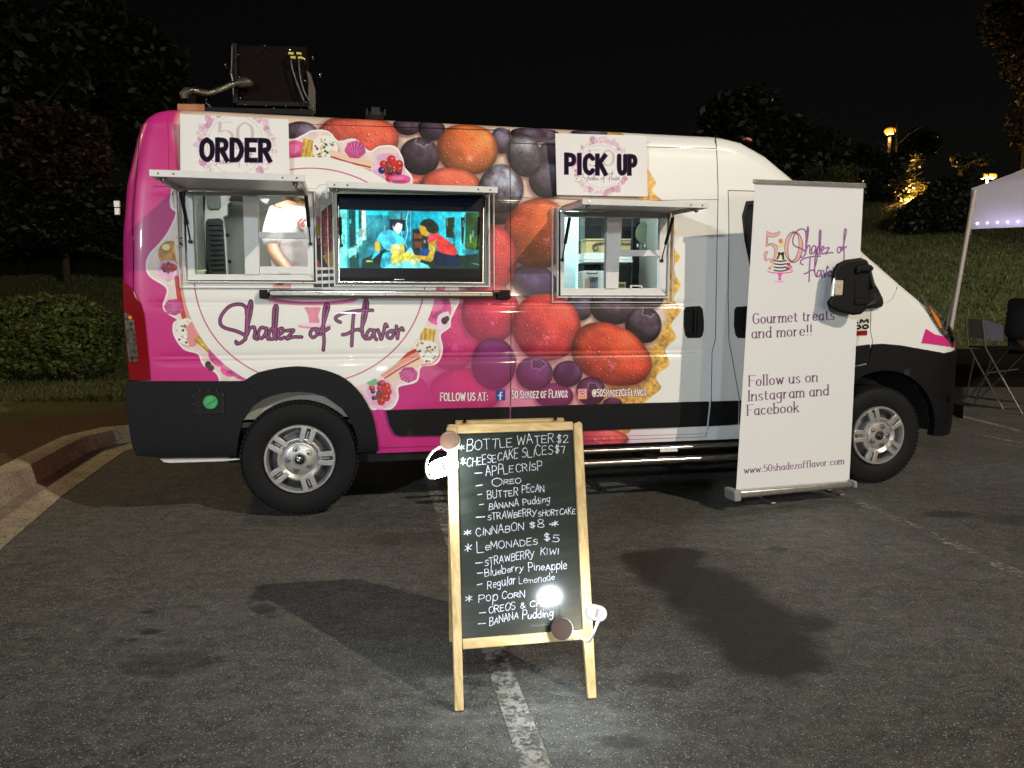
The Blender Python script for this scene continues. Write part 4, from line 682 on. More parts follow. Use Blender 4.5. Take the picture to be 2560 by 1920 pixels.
def bulk(name, V, Fq, mat, parent=None, **k):
    me = bpy.data.meshes.new(name); V = np.asarray(V, np.float32); Fq = np.asarray(Fq, np.int32); nf, w = Fq.shape
    me.vertices.add(len(V)); me.vertices.foreach_set('co', V.ravel()); me.loops.add(nf*w); me.loops.foreach_set('vertex_index', Fq.ravel()); me.polygons.add(nf); me.polygons.foreach_set('loop_start', np.arange(0, nf*w, w, dtype=np.int32)); me.polygons.foreach_set('loop_total', np.full(nf, w, np.int32)); me.update(calc_edges=True)
    return link(name, me, mat, parent, **k)
def foliage_mat(name, c1, c2, c3=None, rough=.55):
    m, nt, p, N_, L_ = node_mat(name); g_ = N_.new('ShaderNodeNewGeometry'); f = g_.outputs['Random Per Island']; r = N_.new('ShaderNodeValToRGB'); r.color_ramp.elements[0].color = (*c1, 1); r.color_ramp.elements[1].color = (*c2, 1)
    if c3: e = r.color_ramp.elements.new(.8); e.color = (*c3, 1)
    L_.new(f, r.inputs[0]); p.inputs['Roughness'].default_value = rough; cc_ = mixc(nt, ramp(nt, noise(nt, g_.outputs['Position'], 1.3, 3), .3, .7), r.outputs[0], mixc(nt, .6, r.outputs[0], (.008, .010, .004))); L_.new(cc_, p.inputs['Base Color'])
    tl_ = N_.new('ShaderNodeBsdfTranslucent'); mx = N_.new('ShaderNodeMixShader'); mx.inputs[0].default_value = .25; L_.new(cc_, tl_.inputs[0]); L_.new(p.outputs[0], mx.inputs[1]); L_.new(tl_.outputs[0], mx.inputs[2]); L_.new(mx.outputs[0], N_['Material Output'].inputs[0]); return m
# blades
def blades(n, xr_, yr_, hgt, mat, name='grass'):
    x = rg.uniform(*xr_, n); y = rg.uniform(*yr_, n)
    if callable(mat[1]): k = mat[1](x, y); x, y = x[k], y[k]
    n = len(x); z = lawn_z(x, y)+.0; a = rg.uniform(0, 6.28, n); h_ = hgt*rg.uniform(.5, 1.3, n); w = hgt*.16*rg.uniform(.7, 1.4, n); dx, dy = np.cos(a)*w, np.sin(a)*w; lx, ly = rg.normal(0, hgt*.35, n), rg.normal(0, hgt*.35, n)
    V = np.stack([np.stack([x-dx, y-dy, z], 1), np.stack([x+dx, y+dy, z], 1), np.stack([x+lx, y+ly, z+h_], 1)], 1).reshape(-1, 3); return bulk(name, V, np.arange(3*n).reshape(-1, 3), mat[0], kind='stuff', label='short rough grass', smooth=False)
m_gr = foliage_mat('grass_blade', (.045, .070, .018), (.14, .15, .045), (.09, .11, .030))
blades(42000, (7, 26), (14, 33), .10, (m_gr, None)); blades(30000, (-12, -3.2), (8.6, 20), .07, (m_gr, lambda x, y: (y > 9.0)))
# ---------------------------------------------------------------- leaves, bushes and trees
def leaves(blobs, n, size, mat, name, parent=None, shell=.55, up=.3, aspect=.5, lump=1.0, **k):
    vol = np.array([b_[3]*b_[4]*b_[5] for b_ in blobs])**.67; cnt = (n*vol/vol.sum()).astype(int); VV = []
    for (cx, cy_, cz, rx, ry, rz), m in zip(blobs, cnt):
        d = rg.normal(size=(m, 3)); d /= np.linalg.norm(d, axis=1)[:, None]; r = rg.uniform(shell, 1.05, m)**.7
        kx = .80+.42*lump*(vnoise(d[:, 0]*3+cx, d[:, 1]*3+d[:, 2]*2.3+cz, .7, 3)-.35); r = r*kx
        P = np.stack([cx+d[:, 0]*rx*r, cy_+d[:, 1]*ry*r, cz+d[:, 2]*rz*r], 1); a = rg.normal(size=(m, 3)); a[:, 2] *= .6; a /= np.linalg.norm(a, axis=1)[:, None]; t = rg.normal(size=(m, 3))+np.array([0, 0, up]); b_ = np.cross(a, t); b_ /= np.linalg.norm(b_, axis=1)[:, None]+1e-9
        s = size*rg.uniform(.5, 1.35, m)[:, None]; VV.append(np.stack([P-a*s, P-b_*s*aspect, P+a*s, P+b_*s*aspect], 1).reshape(-1, 3))
    V = np.concatenate(VV); return bulk(name, V, np.arange(len(V)).reshape(-1, 4), mat, parent, smooth=False, **k)
m_bark = M('dark_bark', (.030, .022, .015), .9, var=.3, vs_=14, bump=.8, bs=20)
m_lf1 = foliage_mat('dark_leaf', (.004, .008, .003), (.015, .020, .006), (.009, .012, .004)); m_lf2 = foliage_mat('hedge_leaf', (.050, .090, .018), (.19, .22, .055), (.11, .155, .036)); m_lf3 = foliage_mat('orange_lit_leaf', (.02, .013, .005), (.12, .050, .012), (.05, .024, .008)); m_lf4 = foliage_mat('olive_leaf', (.03, .036, .012), (.12, .12, .045), (.07, .08, .03))  # the orange set carries lamp light in its leaf colour
def trunk(base, top, r, parent, lean=0., limbs=5, spread=1.6, seed=0):
    g_ = np.random.default_rng(seed); base, top = np.array(base, float), np.array(top, float); mid_ = (base+top)/2+np.array([g_.normal(0, .2), g_.normal(0, .2), 0]); mb = MB().tube([base-UP*.3, base+UP*.1, mid_, top], [r*1.5, r*1.1, r*.75, r*.3], 9)
    for i in range(limbs):
        t = .45+.5*i/limbs; s_ = base*(1-t)+top*t if t > .5 else mid_; a = g_.uniform(0, 6.28); e = s_+np.array([math.cos(a)*spread, math.sin(a)*spread, spread*.8]); mb.tube([s_, (s_+e)/2+UP*.1, e], [r*.4, r*.25, r*.08], 6)
    return mb.build('trunk', m_bark, parent, smooth=60)
def px_blob(px, py, d, rpx, rpy, dz=None): c_0 = dep(px, py, d); s_ = d/F_PX; return (c_0[0], c_0[1], c_0[2], rpx*s_, (dz or rpx*s_*.8), rpy*s_)
def tree(name, label, cat, blobs, n, size, mat, group=None, tr=True, seed=0, lump=1., shell=.55, aspect=.5):
    B0 = [px_blob(*b_) for b_ in blobs]; cx = np.mean([b_[0] for b_ in B0]); cy_ = np.mean([b_[1] for b_ in B0]); gz = float(lawn_z(np.float64(cx), np.float64(cy_))); T = thing(name, label, cat, (cx, cy_, gz), group)
    leaves(B0, n, size, mat, 'crown', T, lump=lump, shell=shell, aspect=aspect); top = max(b_[2]+b_[5]*.3 for b_ in B0)
    if tr: trunk((cx, cy_, gz), (cx, cy_, top), max(.04, (top-gz)*.022), T, spread=max(b_[3] for b_ in B0)*.8, seed=seed)
    return T
tree('hedge_bush', 'large rounded green bush on the grass left of the van', 'bush', [(60, 855, 12.4, 190, 105, 1.5), (190, 850, 12.2, 110, 90, 1.1), (-60, 850, 12.4, 150, 120, 1.4), (110, 790, 12.8, 120, 60, 1.0), (60, 900, 12, 150, 60, 1.2), (200, 905, 12, 80, 40, .9)], 52000, .045, m_lf2, tr=False, lump=.9, shell=.75)
GT = 'dark trees left of the van'
tree('broadleaf_tree', 'tall dark leafy tree at the far left edge', 'tree', [(30, 170, 20, 200, 180), (-60, 380, 20, 220, 200), (90, 520, 19.5, 170, 110), (60, 330, 20, 150, 120)], 17000, .15, m_lf1, GT, seed=1)
tree('orange_lit_tree', 'tree with leaves coloured as lit orange just left of the pink van rear', 'tree', [(190, 330, 19, 85, 60), (110, 300, 19, 70, 40), (230, 400, 19, 60, 60), (40, 370, 19, 50, 40), (170, 440, 19, 90, 60)], 5200, .10, m_lf3, GT, seed=2)  # orange glow on this crown comes from its leaf colour, not a lamp
tree('dark_shrub', 'low dark shrubs behind the bush at the left', 'shrub', [(250, 540, 18.5, 110, 90), (120, 570, 18.5, 130, 60), (10, 580, 18.5, 120, 60), (330, 590, 18.5, 90, 60)], 15000, .09, m_lf1, tr=False)
tree('broadleaf_tree', 'dark tree rising behind the rear roof corner of the van', 'tree', [(330, 200, 27, 150, 180), (420, 330, 27, 150, 130), (250, 90, 27, 120, 110)], 12000, .17, m_lf1, GT, seed=4)
# right side
tree('broadleaf_tree', 'dark tree behind the sloping windscreen', 'tree', [(1960, 400, 30, 150, 110), (1860, 330, 30, 120, 110), (2050, 470, 29, 120, 60)], 12000, .17, m_lf1, 'dark trees right of the van', seed=5)
T = tree('upright_shrub', 'shrub with pale upright shoots above the top of the banner', 'shrub', [(2070, 480, 26, 90, 30)], 2500, .10, m_lf4, tr=False)
Bs = []
for i, x in enumerate(range(2005, 2145, 11)): h_ = 14+26*abs(math.sin(i*1.9)); Bs.append(px_blob(x, 455-h_*.5, 26, 5, h_))
leaves(Bs, 1900, .09, m_lf4, 'shoots', T, lump=.3, shell=.1)
tree('broadleaf_tree', 'dark spreading tree in front of the single orange street lamp', 'tree', [(2210, 470, 31, 75, 60), (2160, 420, 31, 60, 60), (2265, 400, 31, 50, 30), (2300, 360, 36, 50, 40)], 5600, .13, m_lf1, 'dark trees right of the van', seed=6, shell=.3)
tree('lit_bush', 'bush lit orange between the banner and the tent', 'bush', [(2290, 478, 32.4, 46, 32), (2250, 505, 32.4, 44, 34), (2200, 538, 32, 54, 26), (2270, 545, 32, 60, 26)], 9000, .085, m_lf4, tr=True, seed=7)
tree('round_bush', 'large dark round bush on the bank left of the tent', 'bush', [(2345, 525, 25, 85, 55), (2290, 540, 25, 50, 45), (2410, 520, 25, 60, 60), (2370, 480, 25.5, 60, 40)], 16000, .085, m_lf1, tr=False, lump=.8)
tree('layered_tree', 'tree with pale flat layered top beside the twin street lamp', 'tree', [(2425, 395, 29, 50, 12), (2400, 408, 29, 22, 10), (2460, 405, 29, 18, 9), (2425, 440, 29, 32, 22)], 3000, .09, m_lf4, tr=True, seed=9, lump=.5)
tree('broadleaf_tree', 'very tall dark tree at the upper right corner of the view', 'tree', [(2590, 120, 36, 90, 120), (2640, 300, 36, 110, 120), (2520, 60, 36, 70, 70)], 7000, .15, m_lf1, 'dark trees right of the van', seed=10)
tree('orange_lit_tree', 'branch end with leaves coloured as lit orange at the upper right edge', 'tree', [(2546, 160, 27, 26, 40)], 220, .08, m_lf3, tr=False, seed=11)  # orange glints of lamplight put into the leaf colour
# ---------------------------------------------------------------- street lamps
m_sod = M('sodium_lamp', (.9, .6, .2), .4, emis=(1., .32, .04), es=2.3); m_pole = M('galvanised_pole', (.25, .22, .18), .5, .5)
def street_lamp(label, px, py, d, heads, sep, power, group):
    h0 = dep(px, py, d); gz = float(lawn_z(h0[0], h0[1])); T = thing('street_lamp', label, 'street lamp', (h0[0], h0[1], gz), group)
    MB().tube([(h0[0], h0[1], gz-.2), (h0[0], h0[1], h0[2]+.15)], [.10, .07], 10).build('pole', m_pole, T, smooth=60)
    for s in heads:
        c = h0+np.array([s*sep, 0, 0]); MB().tube([(h0[0], h0[1], h0[2]+.12), tuple(c+UP*.18)], .05, 6).build('arm', m_pole, T)
        hd = MB().box(c+UP*.14, np.array([.20, 0, 0]), np.array([0, .16, 0]), UP*.04).build('lamp_head', m_pole, T, bevel=.04)
        MB().lathe(c+UP*.06, -UP, [(.25, 0), (.28, .10), (.20, .22), (0, .26)], 16).build('globe', m_sod, hd, smooth=60)
        lamp('street_lamp_light', 'POINT', tuple(c-UP*.25), power, (1., .50, .14), .15)
    return T
GL_ = 'orange street lamps beyond the bank'
street_lamp('twin headed orange street lamp above the tent roof', 2469, 440, 52, (-1, 1), .32, 1400, GL_)
street_lamp('single orange street lamp glowing through the tree branches', 2225, 327, 40, (0,), .0, 1500, GL_)
lamp('bush_fill_light', 'POINT', tuple(dep(2280, 500, 30.9)), 2200, (1., .46, .10), .2)  # added light without a fixture, to brighten the orange bush
lamp('side_street_light', 'SPOT', (-12.5, 4.5, 7.5), 2000, (1., .70, .32), .25, (-5.2, 9.0, 0), cone=R(74), blend=.9)
lamp('lawn_fill_light', 'SPOT', (24., 9.0, 10.0), 7600, (.96, .92, .58), .25, (12.0, 19., .5), cone=R(50), blend=.9)  # unseen spot added to brighten the lawn bank
# ---------------------------------------------------------------- materials used by several things
m_white = M('white_paint', (.74, .72, .68), .28, coat=.3, var=.03, vs_=6)
m_alu = M('white_aluminium', (.70, .69, .66), .38, var=.04, vs_=20)
m_black = M('black_textured_plastic', (.0042, .0046, .0052), .5, var=.12, vs_=14, bump=.25, bs=260, spec=.2)
m_rubber = M('black_rubber', (.006, .006, .006), .6, var=.2, vs_=30, spec=.3)
m_seam = M('dark_panel_gap', (.01, .008, .008), .8)
m_steel = M('brushed_steel', (.36, .35, .33), .22, 1.)
m_silver = M('silver_wheel_paint', (.50, .49, .47), .34, .65, var=.05, vs_=20)
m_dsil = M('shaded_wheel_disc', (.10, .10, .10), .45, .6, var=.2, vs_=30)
m_chrome = M('chrome', (.75, .75, .75), .12, 1.)
m_gap = M('deep_black_gap', (.006, .006, .006), .7)
m_glass = glass('window_glass', (.93, .97, .96))
m_dglass = M('tinted_glass', (.008, .012, .012), .06, coat=.5)
m_red = M('red_lens', (.20, .004, .008), .12, coat=.6)
m_amber = M('amber_lens', (.75, .22, .02), .15, coat=.6)
m_clear = M('clear_lens', (.03, .03, .03), .10, .5, coat=.8, col2=(.30, .27, .22), vs_=38)
m_liner = M('grey_wheel_arch_liner', (.22, .27, .30), .5, .2, var=.25, vs_=9)
# ---------------------------------------------------------------- van
VAN = thing('food_truck', 'high roof van wrapped in pink with printed berries and cake logo, three open hatches', 'food truck', loc2w((0, 0, 0)))
TX0, TX1, TZ0, TZ1 = -1.1, 5.1, .15, 2.6
_X = np.linspace(TX0, TX1, 2700); _Z = np.linspace(TZ1, TZ0, 1070); _XX, _ZZ = np.meshgrid(_X, _Z)
_PX, _PY = w2pix(loc2w(np.stack([_XX, surf(np.minimum(_XX, 4.9), _ZZ), _ZZ], -1)))
cv = Canvas(_PX, _PY, (232, 222, 203)); paint_wrap(cv)
m_wrap = print_mat('printed_wrap_film', cv.im, .34, coat=.32)
# road grime low on the film
nt = m_wrap.node_tree; P_ = nt.nodes['Principled BSDF']
ZT = [(-1.2, 2.43), (-.6, 2.43), (2.78, 2.43), (2.93, 2.405), (3.11, 2.32), (3.344, 2.15), (3.883, 1.672), (4.216, 1.43), (4.36, 1.33), (4.504, 1.235), (4.6, 1.16), (4.7, 1.10), (4.85, 1.03), (4.985, .97)]
ztop = lambda x: float(np.interp(x, [a for a, b in ZT], [b for a, b in ZT]))
XR = [(.3, -.93), (.5, -.955), (.86, -.955), (1.4, -.968), (1.7, -.957), (1.98, -.927), (2.25, -.866), (2.34, -.835), (2.39, -.79), (2.43, -.70)]
xr = lambda z: float(np.interp(z, [a for a, b in XR], [b for a, b in XR]))
OPEN = [(-.60, .122, 1.43, 1.955), (.235, 1.168, 1.413, 1.978), (1.62, 2.368, 1.348, 1.90)]
def zbot(x):
    b = .375
    if x < -.40: b = .425
    for cx in (0., 4.035):
        d = abs(x-cx)
        if d < .46: b = max(b, .38+math.sqrt(.46**2-d*d))
    return b
xs = set(np.round(np.arange(-.98, 4.3, .045), 4)) | set(np.round(np.linspace(4.3, 4.984, 26), 4)) | {-.98, -.975, -.965, -.95, -.935, -.915}
for o in OPEN:
    for k in o[:2]: xs = {x for x in xs if abs(x-k) > .012} | {k}
for c in (0, 4.035):
    for t in np.linspace(0, math.pi, 25): xs.add(round(c+.46*math.cos(t), 4))
xs = sorted(xs)
zs = set(np.round(np.arange(.36, 2.34, .04), 4))
for o in OPEN:
    for k in o[2:]: zs = {z for z in zs if abs(z-k) > .012} | {k}
for zc in (1.305, 1.283, .965, .995, 1.93):
    for d in (-.014, -.007, 0, .007, .014): zs.add(round(zc+d, 4))
zs = sorted(zs)
ARC = [(0.0, 0.0), (.012, .04), (.03, .07), (.06, .09), (.11, .105), (.2, .118), (.45, .132), (.98, .14)]
def section(x):
    zt = ztop(x); ze = zt-.105; zb = zbot(x); pts = []
    s = math.sqrt(max(0, 1-((-.86-x)/.12)**2)) if x < -.86 else 1.
    inset = .11*(1-s)
    for z in zs:
        z_ = min(max(z, zb), ze); X = x
        if x < -.3: X = x+(xr(z_)+.98)*max(0, (-.3-x)/.68)
        pts.append((X, float(surf(X if X < 4.98 else 4.98, z_))+inset, z_))
    y0 = pts[-1][1]
    for dy, dz in ARC:
        z_ = ze+dz*(1 if x < 3 else 1); X = x
        if x < -.3: X = x+(xr(min(z_, 2.43))+.98)*max(0, (-.3-x)/.68)
        q = min(1, dy/.98); y = y0+(1.0-y0)*q if x > 4.3 else y0+dy*(1.0-y0)/.98
        bulge = .0
        if x > 2.9: X = X+.10*q*min(1, (x-2.9)/.5)*max(0, (5.02-x)/2.1)
        pts.append((X, y, z_))
    return pts
SEC = [section(x) for x in xs]; NR = len(SEC[0])
vv = []; uvs = []
for s_ in SEC:
    for (x, y, z) in s_: vv.append((x, y, z))
nv = len(vv)
for s_ in SEC:
    for (x, y, z) in s_: vv.append((x, 2.0-y, z))
fs = []
def hole(i, j):
    if j >= len(zs)-1: return False
    x0, x1, z0, z1 = xs[i], xs[i+1], zs[j], zs[j+1]
    return any(x0 >= o[0]-1e-4 and x1 <= o[1]+1e-4 and z0 >= o[2]-1e-4 and z1 <= o[3]+1e-4 for o in OPEN)
for i in range(len(xs)-1):
    for j in range(NR-1):
        a, b, c, d = i*NR+j, (i+1)*NR+j, (i+1)*NR+j+1, i*NR+j+1
        P4 = [vv[k] for k in (a, b, c, d)]
        if abs(P4[0][2]-P4[3][2]) < 1e-6 and abs(P4[1][2]-P4[2][2]) < 1e-6 and j < len(zs)-1: continue
        if not hole(i, j): fs.append((a, b, c, d))
        fs.append((a+nv, d+nv, c+nv, b+nv))
W = loc2w(np.array(vv)); me = bpy.data.meshes.new('body'); me.from_pydata([tuple(p) for p in W], [], fs)
uvl = me.uv_layers.new(name='UVMap'); li = np.zeros(len(me.loops), np.int32); me.loops.foreach_get('vertex_index', li); V_ = np.array(vv)
uvl.data.foreach_set('uv', np.stack([(V_[li, 0]-TX0)/(TX1-TX0), (np.minimum(V_[li, 2], 2.5)-TZ0)/(TZ1-TZ0)], -1).ravel())
body = link('body', me, [m_wrap], VAN, smooth=35)
# rear doors, floor pan and inner lining
mb = MB(); r0 = SEC[0]; mb.add(list(loc2w(np.array(r0)))+list(loc2w(np.array([(x, 2-y, z) for x, y, z in r0]))), [(k, k+1, k+1+NR, k+NR) for k in range(NR-1)]); mb.build('rear_door', M('pink_paint', (.50, .025, .15), .3, coat=.5), VAN, smooth=30)
MB().vbox(-.30, 4.3, .12, 1.88, .30, .36).build('underbody', m_gap, VAN)
for q_ in ((-.45, .47, .27, .30, .3, .95), (3.56, 4.5, .27, .31, .3, .95)): MB().vbox(*q_).build('wheel_housing', m_gap, VAN)
m_in = M('grey_wall_lining', (.30, .31, .27), .55, var=.06, vs_=3)
mb = MB(); mb.vbox(-.74, 2.58, 1.84, 1.88, .58, 2.32); mb.vbox(-.76, -.74, .09, 1.88, .58, 2.32); mb.vbox(2.58, 2.61, .08, 1.88, .58, 2.34); mb.build('inner_wall', m_in, VAN)
MB().vbox(-.74, 2.58, .10, 1.88, .55, .58).build('inner_floor', M('dark_rubber_floor', (.05, .05, .05), .6), VAN)
MB().vbox(-.74, 2.61, .12, 1.84, 2.325, 2.34).build('inner_ceiling', m_white, VAN)
mb = MB()
for x0, x1, z0, z1 in ((-.74, -.62, 1.34, 2.3), (.14, .22, 1.34, 2.3), (1.19, 1.60, 1.34, 2.3), (2.39, 2.58, 1.34, 2.3), (-.74, 2.58, .6, 1.34)): mb.vbox(x0, x1, .085, .10, z0, z1)
mb.build('inner_wall', m_in, VAN)
# --- gaps between the panels
def seam(pts, w=2.6, off=.0012):
    P = [vs(*p) for p in pts]; Q = []
    for a, b in zip(P, P[1:]):
        n = max(1, int(np.linalg.norm(b-a)/.05)); Q += [a+(b-a)*k/n for k in range(n)]
    Q.append(P[-1]); ww = w/760.; L = []; Rr = []
    for i, p in enumerate(Q):
        t = Q[min(i+1, len(Q)-1)]-Q[max(i-1, 0)]; t = t/np.linalg.norm(t); nn = np.array([-t[1], t[0]])
        L.append(p+nn*ww/2); Rr.append(p-nn*ww/2)
    A = np.array(L+Rr); y = surf(A[:, 0], A[:, 1])-off; f = loc2w(np.stack([A[:, 0], y, A[:, 1]], -1)); b = loc2w(np.stack([A[:, 0], y+.008, A[:, 1]], -1)); n = len(L)
    mb = MB().add(list(f)+list(b), [(i, i+1, i+1+n, i+n) for i in range(n-1)]+[(i, i+2*n, i+1+2*n, i+1) for i in range(n-1)]+[(i+n, i+1+n, i+1+3*n, i+3*n) for i in range(n-1)])
    return mb
for pts, w in (([(1273, 322), (1275, 420), (1276, 560), (1277, 760), (1277, 900), (1276, 1016)], 3.4), ([(1276, 357), (1385, 362), (1612, 367), (1791, 371)], 3.4), ([(1276, 493), (1389, 497), (1450, 500), (1600, 502), (1700, 500), (1796, 499)], 2.2),
               ([(1789, 340), (1791, 371), (1795, 470), (1792, 640), (1790, 755), (1788, 850), (1780, 880), (1778, 1004), (1771, 1066), (1764, 1092)], 3.4), ([(1820, 476), (1858, 477), (1886, 478)], 3.4), ([(1820, 476), (1822, 560), (1820, 740), (1822, 850), (1842, 960), (1849, 1002), (1848, 1060)], 3.4),
               ([(1462, 1092), (1600, 1089), (1764, 1084)], 1.6), ([(947, 1120), (1110, 1115), (1300, 1108), (1600, 1098), (1764, 1092)], 2.0), ([(2177, 770), (2176, 830), (2181, 850), (2180, 885), (2177, 912)], 3.0), ([(420, 295), (422, 420), (430, 470), (436, 520)], 1.2), ([(352, 310), (342, 420), (333, 520), (330, 590)], 2.0), ([(332, 600), (333, 690), (334, 760)], 1.6),
               ([(383, 466), (432, 466), (436, 480)], 1.8), ([(1262, 325), (600, 305)], .9), ([(2107, 583), (2122, 596), (2150, 640)], 3), ([(2244, 717), (2232, 745), (2216, 758)], 1.4)):
    seam(pts, w).build('door_seam', m_seam, VAN)
mb = MB().add([], []); mb = seam([(500, 468), (790, 472), (800, 462), (822, 462)], 1.2); mb.build('door_seam', m_seam, VAN)
# --- black cladding
side_patch('bumper_cladding', [(317, 953), (612, 953), (662, 996), (633, 1015), (605, 1055), (597, 1091), (590, 1141), (402, 1144), (340, 1140), (328, 1108), (315, 1012)], m_black, VAN, .014, .05, bevel=.006)
outer = [(608, 953), (642, 933), (687, 922), (723, 917.5), (759, 917), (813, 926), (863, 947), (904, 987), (931, 1037), (942, 1087), (947, 1128)]; inner = [(896, 1131), (893, 1095), (880, 1055), (854, 1021), (813, 992), (785, 983), (759, 980), (715, 981), (673, 992), (655, 1000), (656, 994)]
side_patch('arch_cladding', list(map(tuple, catmull(outer, 3)))+inner, m_black, VAN, .026, .06, step=.05, bevel=.008)
side_patch('rub_strip', [(965, 1026), (1100, 1022), (1274.5, 1018), (1274.5, 1087), (1100, 1089), (1000, 1091), (985, 1085), (974, 1062)], m_black, VAN, .016, .02, bevel=.006)
side_patch('rub_strip', [(1279, 1018), (1500, 1011), (1774, 1004), (1768, 1066), (1500, 1076), (1279, 1083)], m_black, VAN, .016, .02, bevel=.006)
side_patch('rub_strip', [(1781, 1004), (1847, 1002), (1845, 1061), (1773, 1066)], m_black, VAN, .016, .02, bevel=.006)
side_patch('rub_strip', [(1853, 1002), (2110, 992), (2104, 1050), (1850, 1061)], m_black, VAN, .016, .02, bevel=.006)
side_patch('fuel_flap_plate', [(2110, 868), (2131, 867), (2176, 861), (2176, 906), (2129, 917), (2106, 921)], m_black, VAN, .016, .02, bevel=.004)
fo = [(2183, 861), (2209, 859.5), (2250, 863), (2307, 873)]; fo = [tuple(vs(*p, .02)) for p in fo]+[(4.55, .945), (4.7, .96), (4.84, .955), (4.91, .92), (4.955, .85), (4.975, .76), (4.975, .68)]
fb = [(4.972, .60), (4.96, .52), (4.93, .43), (4.86, .37), (4.72, .33), (4.60, .33), (4.48, .34)]; a0 = [(4.035+.452*math.cos(t), .38+.452*math.sin(t)) for t in np.linspace(.05, 1.92, 12)]
side_patch('front_bumper', fo+fb+a0, m_black, VAN, .022, .06, xz=True, step=.05, bevel=.008)
side_patch('arch_cladding', [(4.035+.452*math.cos(t), .38+.452*math.sin(t)) for t in np.linspace(1.88, 3.1, 9)]+[(3.50, .40), (3.52, .66), (3.62, .82), (3.80, .86), (3.92, .88)], m_black, VAN, .02, .05, xz=True, step=.08)
side_patch('lower_lip', [(4.6, .63), (4.97, .63), (4.975, .585), (4.6, .585)], m_black, VAN, .035, .03, xz=True, step=.08)
for (cx, c0) in ((0., .0), (4.02, .0)):
    mb = MB()
    ts = np.linspace(.0, math.pi, 22); A = [(cx+.455*math.cos(t), .38+.455*math.sin(t)) for t in ts]
    f = loc2w(np.array([(x, .035, z) for x, z in A])); b = loc2w(np.array([(cx+(x-cx)*.83, .275, .38+(z-.38)*.83) for x, z in A])); n = len(A)
    mb.add(list(f)+list(b), [(i, i+1, i+1+n, i+n) for i in range(n-1)])
    mb.build('wheel_arch_liner', m_liner if cx == 0 else m_rubber, VAN, smooth=60)
# --- green capped power inlet with its ring of screws
mb = MB(); side_patch('inlet_plate', [(484, 978), (560, 978), (562, 986), (562, 1030), (555, 1036), (492, 1036), (486, 1028), (484, 1000)], M('gloss_black', (.012, .012, .012), .2), VAN, .022, .008, bevel=.002)
for x, y in ((499, 977), (520, 977), (541, 977), (483, 990), (557, 989), (483, 1010), (558, 1009), (485, 1029), (558, 1029), (502, 1040), (524, 1040), (545, 1040)):
    q = vs(x, y, .03); MB().lathe(loc2w((q[0], float(surf(*q))-.022, q[1])), -NX, [(.0045, 0), (.0045, .003), (.002, .006), (0, .006)], 10).build('screw', m_chrome, VAN)
q = vs(526, 1006, .03); c = loc2w((q[0], float(surf(*q))-.022, q[1]))
cap = MB().lathe(c, -NX, [(.041, 0), (.041, .012), (.036, .018), (0, .018)], 28).build('inlet_cap', M('green_plastic', (.05, .36, .13), .4, var=.15, vs_=20), VAN, smooth=35)
MB().box(c-NX*.020, (UX*.86+UP*.5)*.034, (UP*.86-UX*.5)*.006, NX*.004).build('grip', M('green_grip', (.04, .28, .10), .45), cap)
# --- tail light
tl = side_patch('tail_light', [(306, 704), (318, 712), (335, 730), (350, 755), (360, 785), (366, 840), (372, 900), (376, 950), (324, 951), (318, 900), (310, 800)], m_red, VAN, .012, .03, step=.04, bevel=.004)
side_patch('clear_lens', [(311, 782), (322, 784), (333, 800), (341, 850), (345, 902), (323, 906), (316, 860)], m_clear, tl, .017, .008, step=.03)
q = vs(324, 794, .03); MB().lathe(loc2w((q[0], float(surf(*q))-.018, q[1])), -NX, [(.012, 0), (.01, .008), (0, .01)], 12).build('reverse_bulb', m_amber, tl)
MB().slab([(286, 503), (301, 503), (301, 519), (287, 519)], vpl(.06), 0, .02).slab([(288, 521), (301, 521), (301, 538), (289, 538)], vpl(.06), 0, .02).build('door_hinge', m_white, VAN, bevel=.003)
MB().slab([(402, 1145), (560, 1143), (610, 1146), (560, 1151), (430, 1155), (412, 1153)], vpl(.05), 0, .03).build('exhaust_shield', m_alu, VAN, bevel=.003)
# --- front: door glass, windscreen, headlight, badge, pink patch
wf = side_patch('door_window', [(1866, 503), (1900, 500), (1990, 505), (2075, 566), (2150, 640), (2160, 668), (2100, 700), (1905, 706), (1880, 690), (1862, 600), (1856, 540)], m_rubber, VAN, .006, .01)
side_patch('glass', [(1872, 512), (1900, 508), (1985, 512), (2068, 570), (2140, 645), (2148, 662), (2098, 692), (1908, 698), (1887, 684), (1868, 600), (1863, 545)], m_dglass, wf, .010, .006)
mb = MB(); ii = [i for i, x in enumerate(xs) if 2.98 <= x <= 4.02]; jj = [len(zs)+3, len(zs)+4, len(zs)+5, len(zs)+6, len(zs)+7]; W2 = []
for i in ii:
    for j in jj: x, y, z = SEC[i][j]; W2.append((x+.004, y, z+.006))
n = len(jj); far = [(x, 2-y, z) for x, y, z in W2]; N2 = len(W2)
fs2 = [(i*n+j, (i+1)*n+j, (i+1)*n+j+1, i*n+j+1) for i in range(len(ii)-1) for j in range(n-1)]
mb.add(list(loc2w(np.array(W2)))+list(loc2w(np.array(far))), fs2+[tuple(k+N2 for k in f[::-1]) for f in fs2]); mb.build('windscreen', m_dglass, VAN, smooth=60)
hl = side_patch('headlight', [(4.34, 1.335), (4.42, 1.27), (4.52, 1.205), (4.60, 1.145), (4.68, 1.075), (4.70, 1.02), (4.66, .985), (4.60, 1.03), (4.50, 1.10), (4.42, 1.19)], m_clear, VAN, .012, .02, xz=True, step=.03)
side_patch('turn_signal', [(4.37, 1.29), (4.42, 1.24), (4.47, 1.19), (4.50, 1.13), (4.485, 1.125), (4.43, 1.195)], m_amber, hl, .018, .008, xz=True, step=.03)
